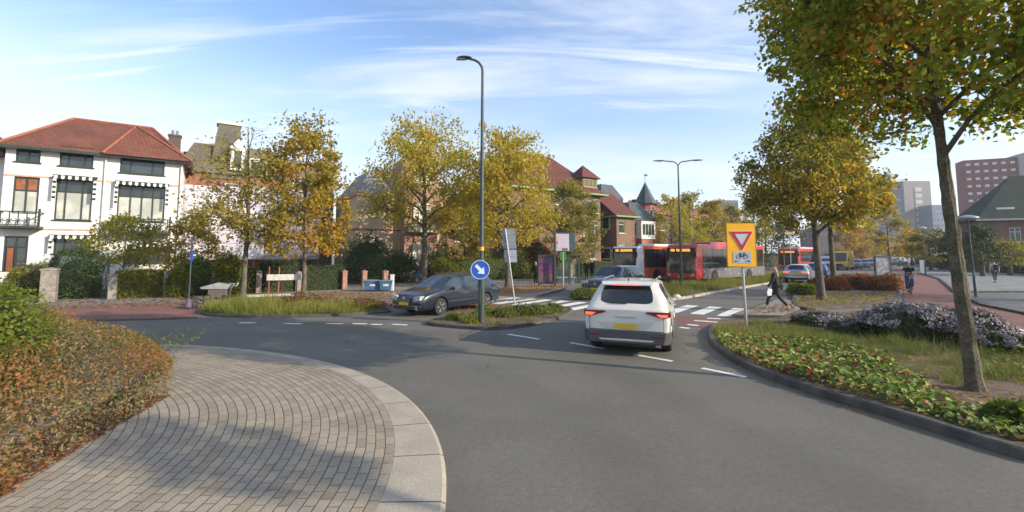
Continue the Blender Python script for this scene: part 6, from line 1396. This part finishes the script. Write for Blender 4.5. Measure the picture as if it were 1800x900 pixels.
def bicycle(label, loc, bearing, m=None, basket=False):
    h = R(bearing); t = thing('bicycle', label, 'bicycle', (loc[0], loc[1], .012), math.atan2(math.cos(h), math.sin(h))); m = m or m_blackpl
    for x in (-.53, .53):
        mb = MB(); n = 28; mb.tube([(x + .34 * math.cos(2 * math.pi * i / n), 0, .35 + .34 * math.sin(2 * math.pi * i / n)) for i in range(n + 1)], .018, 6, cap=False); w_ = mb.build('wheel', m_tyre, t, smooth=True)
        sp = MB()
        for i in range(12): a = 2 * math.pi * i / 12; sp.tube([(x, 0, .35), (x + .33 * math.cos(a), 0, .35 + .33 * math.sin(a))], .002, 3)
        sp.lathe([(.03, -.04), (.03, .04)], 8, (x, 0, .35), axis='y'); sp.build('spokes', m_rim, w_)
    f = MB(); f.tube([(-.53, 0, .35), (-.05, 0, .30), (.38, 0, .72), (-.18, 0, .78), (-.53, 0, .35)], .016, 6); f.tube([(-.05, 0, .30), (-.22, 0, .92)], .016, 6); f.tube([(.53, 0, .35), (.36, 0, .78), (.32, 0, 1.02)], .016, 6); f.build('frame', m, t, smooth=True)
    hb = MB(); hb.tube([(.12, -.27, 1.05), (.30, -.22, 1.07), (.34, 0, 1.03), (.30, .22, 1.07), (.12, .27, 1.05)], .013, 6); hb.build('handlebar', m_rim, t)
    s_ = MB(); s_.ball((-.25, 0, .95), (.14, .09, .045), 10); s_.build('saddle', m_blackpl, t, smooth=True)
    for x in (-.53, .53):
        g_ = MB(); vs = []
        for i in range(9):
            a = R(20 + i * 17.5)
            for y in (-.03, .03): vs.append((x + .375 * math.cos(a), y, .35 + .375 * math.sin(a)))
        g_.add(vs, [(2 * i, 2 * i + 1, 2 * i + 3, 2 * i + 2) for i in range(8)]); g_.build('mudguard', m, t)
    la = MB(); la.lathe([(.045, 0), (.05, .05), (.02, .06)], 10, (.42, 0, .92), axis='x'); la.build('headlamp', m_head, t)
    if basket: b_ = MB(); b_.b2((.40, -.2, .80), (.66, .2, 1.04)); b_.build('basket', cloth('wicker', (.1, .07, .04)), t, bevel=.03)
    return t
def ride(): return dict(pel=(-.24, 0, 1.02), chest=(-.06, 0, 1.36), neck=(.0, 0, 1.52), head=(.02, 0, 1.66), shl=(-.02, .18, 1.45), shr=(-.02, -.18, 1.45), ell=(.06, .27, 1.22), elr=(.06, -.27, 1.22), wrl=(.16, .25, 1.08), wrr=(.16, -.25, 1.08),
        hil=(-.2, .09, .98), hir=(-.2, -.09, .98), knl=(.14, .12, .72), knr=(.04, -.12, .58), anl=(.03, .11, .36), anr=(-.03, -.11, .22), tol=(.16, .11, .30), tor=(.10, -.11, .16))
p = G(1600, 517); bicycle('black bicycle ridden towards the camera on the red path', (p.x, p.y), 216, basket=False); person('cyclist in a black T-shirt and jeans riding towards the camera', (p.x, p.y), 216, ride(), cloth('black_tshirt', (.015, .015, .017)), cloth('blue_jeans', (.03, .06, .16)), m_blackpl, m_hairdk, sleeves=False)
p = G(733, 502); bicycle('grey bicycle ridden behind the dark estate car', (p.x, p.y), 262, mat('bike_grey', (.2, .2, .2), .4)); person('cyclist in a dark jacket and jeans half hidden by the tall tree trunk', (p.x, p.y), 262, ride(), cloth('navy_jacket', (.015, .018, .03)), cloth('blue_jeans', (.03, .06, .16)), m_blackpl, m_hairdk)
p = G(942, 502); person('person in dark clothes waiting at the left side of the poster case', (p.x, p.y), 200, stand(), cloth('dark_jacket', (.02, .018, .02)), cloth('black_trousers', (.02, .02, .022)), m_blackpl, m_hairgr, H=1.72)
p = G(1031, 491); person('person in a dark jacket, left of two standing behind the black SUV', (p.x, p.y), 180, stand(), cloth('navy_jacket', (.015, .018, .03)), cloth('black_trousers', (.02, .02, .022)), m_blackpl, m_hairdk)
p = G(1041, 491); person('person in a dark jacket, right of two standing behind the black SUV', (p.x, p.y), 230, stand(), cloth('dark_jacket', (.02, .018, .02)), cloth('black_trousers', (.02, .02, .022)), m_blackpl, m_hairdk, H=1.8)

# ------------------------------------------------------------------ street furniture
m_pole = mat('dark_green_grey_pole', (.055, .075, .072), .5, .3, var=.15, vs=6); m_galv = mat('galvanised_steel', (.36, .38, .40), .45, .6, var=.12, vs=8); m_lampw = mat('lamp_lens', (.5, .5, .48), .3)
m_signblue = mat('sign_blue', (.012, .10, .52), .35, var=.05); m_signwhite = mat('sign_white', (.72, .74, .78), .4, var=.04); m_signred = mat('sign_red', (.42, .015, .03), .4, var=.05); m_signyel = mat('sign_yellow', (.78, .40, .01), .45, var=.04); m_signgrey = mat('sign_back_grey', (.24, .27, .29), .5, .3, var=.08, vs=2); m_black = mat('sign_black', (.01, .01, .01), .5)
def lamp(label, base, H, arms, yaw=0, z0=0.0, hl=.75, r0=.10):
    t = thing('street_lamp', label, 'street lamp', (base[0], base[1], z0), yaw, 'tall street lamps'); mb = MB()
    mb.tube([(0, 0, 0), (0, 0, 1.6), (0, 0, 1.62), (0, 0, H * .6), (0, 0, H - .45)], [r0, r0, r0 * .72, r0 * .58, r0 * .42], 14); mb.build('pole', m_pole, t, smooth=True)
    dd = MB(); dd.b2((-.05, -r0 - .006, .6), (.05, -r0 + .02, 1.1)); dd.build('service_door', m_pole, t)
    for s, L in arms:
        a = MB(); n = 7; pts = [(s * (math.sin(R(i * 90 / n)) * .42), 0, H - .5 + (1 - math.cos(R(i * 90 / n))) * .0 + math.sin(R(i * 90 / n)) ** .8 * .40) for i in range(n + 1)]
        pts = [(0, 0, H - .5)] + [(s * .42 * (1 - math.cos(R(q))), 0, H - .5 + .40 * math.sin(R(q))) for q in (20, 45, 70, 90)] + [(s * L, 0, H - .10 + .06 * L)]
        a.tube(pts, [.042] * len(pts), 8); ao = a.build('arm', m_pole, t, smooth=True)
        hb = MB(); x = s * L; z = H - .10 + .06 * L
        ring = [(-.02, .05, .03), (.15, .13, .055), (.40, .15, .06), (.62, .10, .045), (.72, .03, .02)]; vs = []
        for (dx, w_, hh) in ring:
            dx *= hl / .75
            for q in range(8): an = q * math.pi / 4; vs.append((x + s * dx, w_ * math.cos(an), z + .02 + hh * math.sin(an) * (1 if math.sin(an) > 0 else .6)))
        hb.add(vs, [(i * 8 + q, i * 8 + (q + 1) % 8, (i + 1) * 8 + (q + 1) % 8, (i + 1) * 8 + q) for i in range(4) for q in range(8)] + [tuple(range(8)), tuple(range(32, 40))]); ho = hb.build('lamp_head', m_pole, ao, smooth=True)
        ln = MB(); ln.b2((x + s * .2, -.09, z - .03), (x + s * .5, .09, z - .018)); ln.build('lens', m_lampw, ho)
    return t
p = G(846, 566, .1); lampt = lamp('tall single armed street lamp carrying the blue arrow sign', p, 8.75, [(-1, .38)], 0, .09, .5, .105)
yb = MB(); yb.lathe([(.079, 2.28), (.079, 2.40)], 12); yb.build('yellow_band', m_signyel, lampt)
p = G(1198, 499, .1); lamp('double armed street lamp on the grass median in front of the red bus', p, D(1192, 284, p.y).z, [(-1, .95), (1, .95)], R(-5), .1, .9, .12)
q = GX(1312, 62); lamp('distant single armed street lamp at the top left of the leaning trees', q, D(1312, 333, 62).z, [(-1, .9)], 0, 0, 1.3)
q = GX(1376, 50); lamp('street lamp with its head left of the leaning tree trunk, above the third bus', q, D(1376, 398, 50).z, [(-1, .4)], 0, 0, .9, .09)
def disc_lamp(label, base, H, r=.42, lean=0):
    t = thing('disc_lamp', label, 'street lamp', base, 0, 'disc shaped path lamps'); mb = MB(); mb.tube([(0, 0, 0), (lean * .25, 0, H * .25), (lean * .26, 0, H * .26), (lean, 0, H)], [.07, .07, .045, .035], 10); mb.build('pole', m_pole, t, smooth=True)
    mb = MB(); mb.lathe([(.05, -.12), (.12, -.06), (r, -.02), (r * .95, .05), (r * .5, .13), (.02, .17)], 24, (lean, 0, H + .05)); mb.build('lamp_head', mat('pale_lamp_hood', (.36, .33, .32), .5), t, smooth=True)
p = G(1716, 522); disc_lamp('disc headed lamp right beside the big mossy trunk', p, D(1703, 385, p.y).z, .46, -.12)
q = GX(1622, 48); disc_lamp('small distant disc headed lamp beyond the cyclist', q, D(1622, 402, 48).z, .36)

# round blue sign with a white arrow pointing down right
yp = G(846, 566, .1).y
c = D(844, 474, yp - .17); t = thing('arrow_sign', 'round blue sign with a white arrow pointing down right on the lamp post', 'road sign', (c.x, c.y, c.z)); mb = MB(); mb.lathe([(.30, 0), (.30, .02)], 40, axis='y'); mb.build('plate', m_signblue, t)
mb = MB(); mb.lathe([(.302, -.008), (.302, .022), (.285, .022), (.285, -.008), (.302, -.008)], 40, axis='y'); mb.build('rim', m_signwhite, t)
ar = [(-.05, .20), (.05, .20), (.05, -.02), (.145, -.02), (0, -.20), (-.145, -.02), (-.05, -.02)]; a = R(45); ar = [(x * math.cos(a) - z * math.sin(a), x * math.sin(a) + z * math.cos(a)) for x, z in ar]; mb = MB(); mb.prism(ar, -.010, -.003, axis='y'); mb.build('arrow', m_signwhite, t)
cl_ = MB(); cl_.b2((-.04, .021, -.15), (.04, .06, -.10)); cl_.b2((-.04, .021, .10), (.04, .06, .15)); cl_.build('clamp', m_galv, t)
# yellow give-way board
p = G(1312, 574, .1); Yb = p.y; zt = D(1306, 393, Yb).z; zb = D(1306, 468, Yb).z; t = thing('give_way_sign', 'yellow board with a red edged white triangle and a bicycle plate on a steel post', 'road sign', (p.x, p.y, .09), R(-4)); base_z = .09
w_ = 48 / FPX * Yb; mb = MB(); mb.tube([(0, 0, 0), (-.07, .0, zt - .15)], .038, 12); mb.build('post', m_galv, t, smooth=True)
cx = -.075; zt -= base_z; zb -= base_z; mb = MB(); mb.b2((cx - w_ / 2, -.075, zb), (cx + w_ / 2, -.045, zt)); bo_ = mb.build('board', m_signyel, t, bevel=.004)
mb = MB(); 
for (a, b) in [((cx - w_ / 2 - .012, zb - .012), (cx + w_ / 2 + .012, zb - .001)), ((cx - w_ / 2 - .012, zt + .001), (cx + w_ / 2 + .012, zt + .012))]: mb.b2((a[0], -.08, a[1]), (b[0], -.02, b[1]))
for x in (cx - w_ / 2 - .0065, cx + w_ / 2 + .0065): mb.b2((x - .0055, -.08, zb), (x + .0055, -.02, zt))
mb.build('frame', mat('yellow_frame', (.55, .27, .01), .5), bo_)
tw = .34; ty = zt - .24; tb = zt - .80
def tri(s, y): cx_, cz_ = cx, ty - (ty - tb) / 3; return [(cx + (x - cx) * s, cz_ + (z - cz_) * s) for x, z in [(cx - tw, ty), (cx + tw, ty), (cx + .02, tb), (cx - .02, tb)]]
mb = MB(); mb.prism(tri(1.06, 0), -.083, -.0765, axis='y'); mb.build('triangle_edge', m_signwhite, bo_); mb = MB(); mb.prism(tri(1, 0), -.089, -.0835, axis='y'); mb.build('red_triangle', m_signred, bo_); mb = MB(); mb.prism(tri(.58, 0), -.095, -.0895, axis='y'); mb.build('white_triangle', mat('sign_pale', (.42, .46, .50), .4), bo_)
zz = zb + .10; mb = MB(); mb.b2((cx - .26, -.085, zz), (cx + .26, -.0765, zz + .33)); bp_ = mb.build('bicycle_plate', mat('plate_pale_blue', (.36, .42, .48), .4), bo_)
mb = MB()
for x in (-.10, .10): n = 20; mb.tube([(cx + x + .062 * math.cos(2 * math.pi * i / n), -.089, zz + .19 + .062 * math.sin(2 * math.pi * i / n)) for i in range(n + 1)], .007, 4)
for a, b in [((-.10, .19), (-.04, .27)), ((-.04, .27), (.07, .27)), ((.07, .27), (-.01, .19)), ((-.01, .19), (-.10, .19)), ((.10, .19), (.06, .30)), ((-.01, .19), (-.05, .29)), ((-.08, .295), (-.02, .295)), ((.04, .30), (.09, .31))]: mb.tube([(cx + a[0], -.089, zz + a[1]), (cx + b[0], -.089, zz + b[1])], .007, 4)
for s in (-1, 1):
    mb.b2((cx + s * .07, -.090, zz + .045), (cx + s * .20, -.086, zz + .065)); mb.prism([(cx + s * .24, zz + .055), (cx + s * .18, zz + .085), (cx + s * .18, zz + .025)], -.090, -.086, axis='y')
mb.build('bicycle_symbol', m_black, bp_)
# grey sign backs on a leaning post
p = G(905, 530, .1); Y = p.y; t = thing('traffic_sign_back', 'two grey sign plates seen from behind on a leaning steel post', 'road sign', p); tp_ = D(888, 402, Y) - p
mb = MB(); mb.tube([(0, 0, -.1), (tp_.x, 0, tp_.z)], .035, 10); mb.build('post', m_galv, t, smooth=True)
def tilt_board(a, b, z1, z0, y, m, nm):
    mb = MB(); f = lambda px, py: D(px, py, Y + y) - p; q = [f(*c_) for c_ in z1]; mb.add([(v.x, y - .01, v.z) for v in q] + [(v.x, y + .01, v.z) for v in q], [(0, 1, 2, 3), (4, 5, 6, 7), (0, 1, 5, 4), (1, 2, 6, 5), (2, 3, 7, 6), (3, 0, 4, 7)]); return mb.build(nm, m, t)
tilt_board(0, 0, [(882, 402), (905, 402), (908, 437), (884, 437)], 0, .06, m_signgrey, 'upper_plate'); tilt_board(0, 0, [(886, 439), (908, 439), (909, 461), (888, 461)], 0, .06, mat('sign_back_pale', (.34, .36, .42), .5, .2), 'lower_plate')
mb = MB()
for f in (.62, .78, .93): v = tp_ * f; mb.b2((v.x - .25, .035, v.z - .02), (v.x + .25, .049, v.z + .02))
mb.build('bracket', m_galv, t)
# poster cases
m_poster = bpy.data.materials.new('colourful_poster'); m_poster.use_nodes = True; t_ = NT(m_poster.node_tree); b_ = t_.n['Principled BSDF']; tc = t_.node('ShaderNodeTexCoord').outputs['Object']; x_, y_, z_ = t_.sep(tc)
n1 = t_.noise(tc, 3.5, 3, .6, 1.2); t_.put(b_.inputs[0], t_.mix(t_.smooth(z_, .6, 1.1), t_.ramp(n1, [(.3, (.30, .03, .04)), (.5, (.12, .12, .14)), (.7, (.38, .10, .10))]), t_.ramp(n1, [(.3, (.03, .02, .08)), (.48, (.10, .05, .18)), (.6, (.22, .05, .06)), (.75, (.25, .18, .28))]))); b_.inputs['Roughness'].default_value = .15
def mupi(label, p, w, h, m, z0=.35, yaw=0):
    t = thing('poster_case', label, 'poster case', p, yaw); mb = MB(); W = w / 2
    mb.b2((-W, -.12, z0 - .1), (-W + .10, .12, h)); mb.b2((W - .10, -.12, z0 - .1), (W, .12, h)); mb.b2((-W + .10, -.12, h - .13), (W - .10, .12, h)); mb.b2((-W + .10, -.12, z0 - .1), (W - .10, .12, z0 + .05)); mb.b2((-W, .06, 0), (-W + .12, .12, z0 - .1)); mb.b2((W - .12, .06, 0), (W, .12, z0 - .1)); mb.build('case_frame', m_pole, t, bevel=.015)
    mb = MB(); mb.b2((-W + .10, -.06, z0 + .05), (W - .10, .06, h - .13)); mb.build('poster', m, t); return t
p = G(961, 502.5, .05); mupi('dark framed case with a purple and red poster at the bus shelter', p, 1.25, 2.15, m_poster, .25)
m_mapp = mat('pale_map_poster', (.36, .38, .42), .3, vs=3, c2=(.20, .19, .20)); p = G(1553, 487.5); mupi('dark framed case with a pale map poster beside the red path', p, 1.5, 2.1, m_mapp, .2, R(-6))
# bus shelter: roof on posts with a glass side
p = G(988, 500, .05); t = thing('bus_shelter', 'dark framed bus shelter with a flat roof behind the stop sign', 'bus shelter', p, R(4)); zr_ = D(1000, 449, p.y).z
mb = MB(); mb.b2((-1.6, 0, zr_ - .09), (1.7, 1.4, zr_)); mb.build('roof', m_pole, t, bevel=.02)
for x, y in ((-1.5, .1), (-.2, 1.3), (.55, .1), (1.55, 1.3)): mb = MB(); mb.b2((x - .07, y - .05, 0), (x + .07, y + .05, zr_ - .092)); mb.build('post', m_pole, t)
gm = bpy.data.materials.new('clear_glass'); gm.use_nodes = True; _b = gm.node_tree.nodes['Principled BSDF']; _b.inputs['Base Color'].default_value = (.8, .9, .88, 1); _b.inputs['Roughness'].default_value = .03; _b.inputs['Transmission Weight'].default_value = .95; _b.inputs['IOR'].default_value = 1.05
mb = MB(); mb.b2((-1.4, 1.30, .3), (1.45, 1.315, zr_ - .3)); mb.build('glass_panel', gm, t); mb = MB(); mb.b2((-1.1, .95, .42), (1.2, 1.2, .47)); mb.b2((-1.0, 1.05, 0), (-.93, 1.1, .42)); mb.b2((1.0, 1.05, 0), (1.07, 1.1, .42)); mb.build('bench', m_galv, t)
# stop sign totem
p = G(977, 503, .05); Y = p.y; t = thing('bus_stop_sign', 'bus stop post with a white and pink information board and a green panel below', 'bus stop sign', p); zt = D(977, 409, Y).z
mb = MB(); mb.b2((-.13, -.06, 0), (.02, .06, zt)); mb.build('post', m_pole, t, bevel=.01); mb = MB(); mb.b2((.03, -.04, zt - 1.32), (.95, .04, zt - .12)); bd = mb.build('information_board', mat('pale_pink_board', (.60, .46, .60), .4, vs=3, c2=(.55, .55, .62)), t)
mb = MB(); mb.b2((-.0, -.05, zt - .118), (1.0, .05, zt)); mb.build('board_header', m_pole, t)
for z, c, n_ in ((zt - .45, (.62, .50, .08), 'yellow_tab'), (zt - .75, (.60, .12, .25), 'pink_tab'), (zt - 1.05, (.30, .55, .30), 'green_tab')): mb = MB(); mb.b2((.05, -.047, z - .12), (.18, -.0405, z + .12)); mb.build(n_, mat(n_, c, .5), bd)
mb = MB(); mb.b2((.45, -.047, zt - 1.30), (.85, -.0405, zt - 1.12)); mb.build('text_panel', mat('text_purple', (.20, .12, .22), .5), bd)
mb = MB(); mb.b2((.32, -.04, zt - 1.95), (.72, .04, zt - 1.40)); mb.build('green_panel', mat('panel_green', (.05, .22, .03), .5), t); mb = MB(); mb.tube([(.52, 0, 0), (.52, 0, zt - 1.40)], .05, 8); mb.build('second_post', m_galv, t)
mb = MB(); mb.b2((1.02, -.03, zt - 1.25), (1.36, .03, zt - .05)); mb.build('display_back', mat('display_teal', (.06, .10, .12), .4), t)
# thin dark post with blue plate by the verge flowers
p = G(331, 540, .07); t = thing('marker_post', 'thin dark post with a small blue plate left of the pale covered cart', 'post', p, 0); h_ = D(333, 418, p.y).z; mb = MB(); mb.tube([(0, 0, 0), (0, 0, h_)], .03, 8); mb.build('shaft', m_pole, t); mb = MB(); mb.b2((.0, -.045, D(333, 462, p.y).z), (.10, -.033, D(333, 444, p.y).z)); mb.build('blue_plate', m_signblue, t); mb = MB(); mb.lathe([(.13, 0), (.10, .3), (.03, .36)], 10); mb.build('foot', mat('purple_grey_foot', (.10, .08, .11), .7), t)
# pale covered cart
p = G(385, 527); t = thing('covered_cart', 'pale grey covered cart with a sloping top left of the half bare tree', 'cart', p, R(8)); t.scale = (.82, .82, .88); k_ = p.y / FPX
mb = MB(); mb.add([(-.9, -.35, .62), (.55, -.35, .60), (.75, -.35, .86), (-.95, -.35, .72), (-.9, .35, .62), (.55, .35, .60), (.75, .35, .90), (-.95, .35, .74), (-.2, -.35, .92), (-.2, .35, .96)], [(0, 1, 2, 8, 3), (4, 5, 6, 9, 7), (0, 1, 5, 4), (1, 2, 6, 5), (2, 8, 9, 6), (8, 3, 7, 9), (3, 0, 4, 7)]); mb.build('cover', mat('pale_tarpaulin', (.33, .335, .34), .6, var=.15, vs=4), t, bevel=.03)
mb = MB(); mb.b2((-.5, -.3, .18), (.5, .3, .595)); mb.build('box', mat('brown_crate', (.14, .11, .09), .8), t)
for x in (-.4, .4): mb = MB(); mb.lathe([(.13, -.34), (.15, -.31), (.15, -.27), (.13, -.25)], 14, (x, 0, .15), axis='y'); mb.lathe([(.13, .34), (.15, .31), (.15, .27), (.13, .25)], 14, (x, 0, .15), axis='y'); mb.build('wheel', m_tyre, t)
mb = MB(); mb.tube([(.62, 0, .72), (.95, 0, .78), (1.05, 0, .95)], .025, 6); mb.build('handle', m_signwhite, t)
# barrier with white boards and red posts
p = G(500, 524); t = thing('barrier', 'white barrier boards on red and white posts left of the golden orange tree', 'barrier', p, R(20)); mb = MB()
mb.b2((-.85, -.03, .92), (1.0, .03, 1.22)); mb.build('upper_board', mat('board_white', (.52, .5, .47), .7, var=.2, vs=5), t); mb = MB(); mb.b2((-1.9, -.06, .10), (1.0, .03, .22)); mb.build('lower_board', mat('dirty_white_board', (.5, .49, .46), .7), t)
for x, h_ in ((-.75, 1.65), (-.3, 1.6), (.55, 1.65)):
    mb = MB(); mb.tube([(x, .06, 0), (x, .06, h_)], .03, 8); mb.build('post', mat('red_post', (.36, .07, .05), .5), t)
# blue skips
m_blue_t = mat('blue_skip_paint', (.04, .11, .22), .5, var=.15, vs=3)
for i, (px, lab) in enumerate([(655, 'blue skip with a white logo patch, left of the pair'), (678, 'smaller blue skip with white letters, right of the pair')]):
    p = G(px, 511.5); t = thing('skip', lab, 'skip', p, R(15), 'blue skips by the pink pillars'); L = 1.0 if i == 0 else .65; mb = MB()
    mb.add([(-L / 2 - .06, -.4, .62), (L / 2 + .06, -.4, .62), (L / 2 + .06, .4, .62), (-L / 2 - .06, .4, .62), (-L / 2 + .02, -.34, .08), (L / 2 - .02, -.34, .08), (L / 2 - .02, .34, .08), (-L / 2 + .02, .34, .08)], [(0, 1, 5, 4), (1, 2, 6, 5), (2, 3, 7, 6), (3, 0, 4, 7), (4, 5, 6, 7), (0, 1, 2, 3)]); mb.build('container', m_blue_t, t)
    mb = MB(); mb.b2((-L / 2 - .1, -.45, .621), (L / 2 + .1, .45, .68)); mb.build('lid', mat('blue_grey_lid', (.12, .18, .24), .6), t); mb = MB(); mb.b2((-.16, -.395, .32), (.16, -.385, .44)); mb.build('label', mat('label_grey_white', (.45, .48, .5), .6), t)
p = G(689, 511); t = thing('white_post', 'short white post right of the blue skips', 'post', p); mb = MB(); mb.b2((-.1, -.1, 0), (.1, .1, .95)); mb.build('shaft', m_signwhite, t, bevel=.01); mb = MB(); mb.b2((-.12, -.12, .951), (.12, .12, 1.0)); mb.build('cap', m_signwhite, t)
# distant yellow and blue road sign among the leaves above the third bus
q = GX(1388, 48); t = thing('parking_sign', 'small yellow board with a round blue sign above the third bus', 'road sign', q); zt = D(1388, 397, 48).z; zb = D(1388, 412, 48).z; mb = MB(); mb.tube([(0, 0, 0), (0, 0, zt)], .04, 8); mb.build('post', m_galv, t); mb = MB(); mb.b2((-.5, -.08, zb), (.5, -.05, zt)); mb.build('board', mat('sign_pale_yellow', (.6, .46, .12), .5), t); mb = MB(); mb.lathe([(.28, -.09), (.28, -.082)], 20, (0, 0, (zt + zb) / 2), axis='y'); mb.build('blue_disc', m_signblue, t)
q = G(1622, 480); t = thing('path_sign', 'grey blue panel on a post at the bend of the red path', 'sign', q); mb = MB(); mb.b2((-.32, -.03, 0.02), (.32, .03, 1.55)); mb.build('panel', mat('panel_blue_grey', (.22, .26, .30), .5), t, bevel=.01); mb = MB(); mb.tube([(0, .06, 0), (0, .06, 1.9)], .04, 8); mb.build('post', m_pole, t)
print('SCRIPT DONE', len(bpy.data.objects))
# ------------------------------------------------------------------ the air: faint haze that softens the far towers
hz = MB(); hz.b2((-505, -125, -1.2), (805, 905, 75)); ho_ = hz.build('haze', mat('air_placeholder', (1, 1, 1)))
m_air = bpy.data.materials.new('air'); m_air.use_nodes = True; t_ = NT(m_air.node_tree); t_.n.clear(); v_ = t_.node('ShaderNodeVolumePrincipled'); v_.inputs['Color'].default_value = (.86, .91, 1, 1); v_.inputs['Density'].default_value = .00045; v_.inputs['Anisotropy'].default_value = .2
ou = t_.node('ShaderNodeOutputMaterial'); t_.l.new(v_.outputs[0], ou.inputs['Volume']); ho_.data.materials[0] = m_air; tag(ho_, 'thin pale haze in the air towards the far towers', 'haze', kind='stuff')
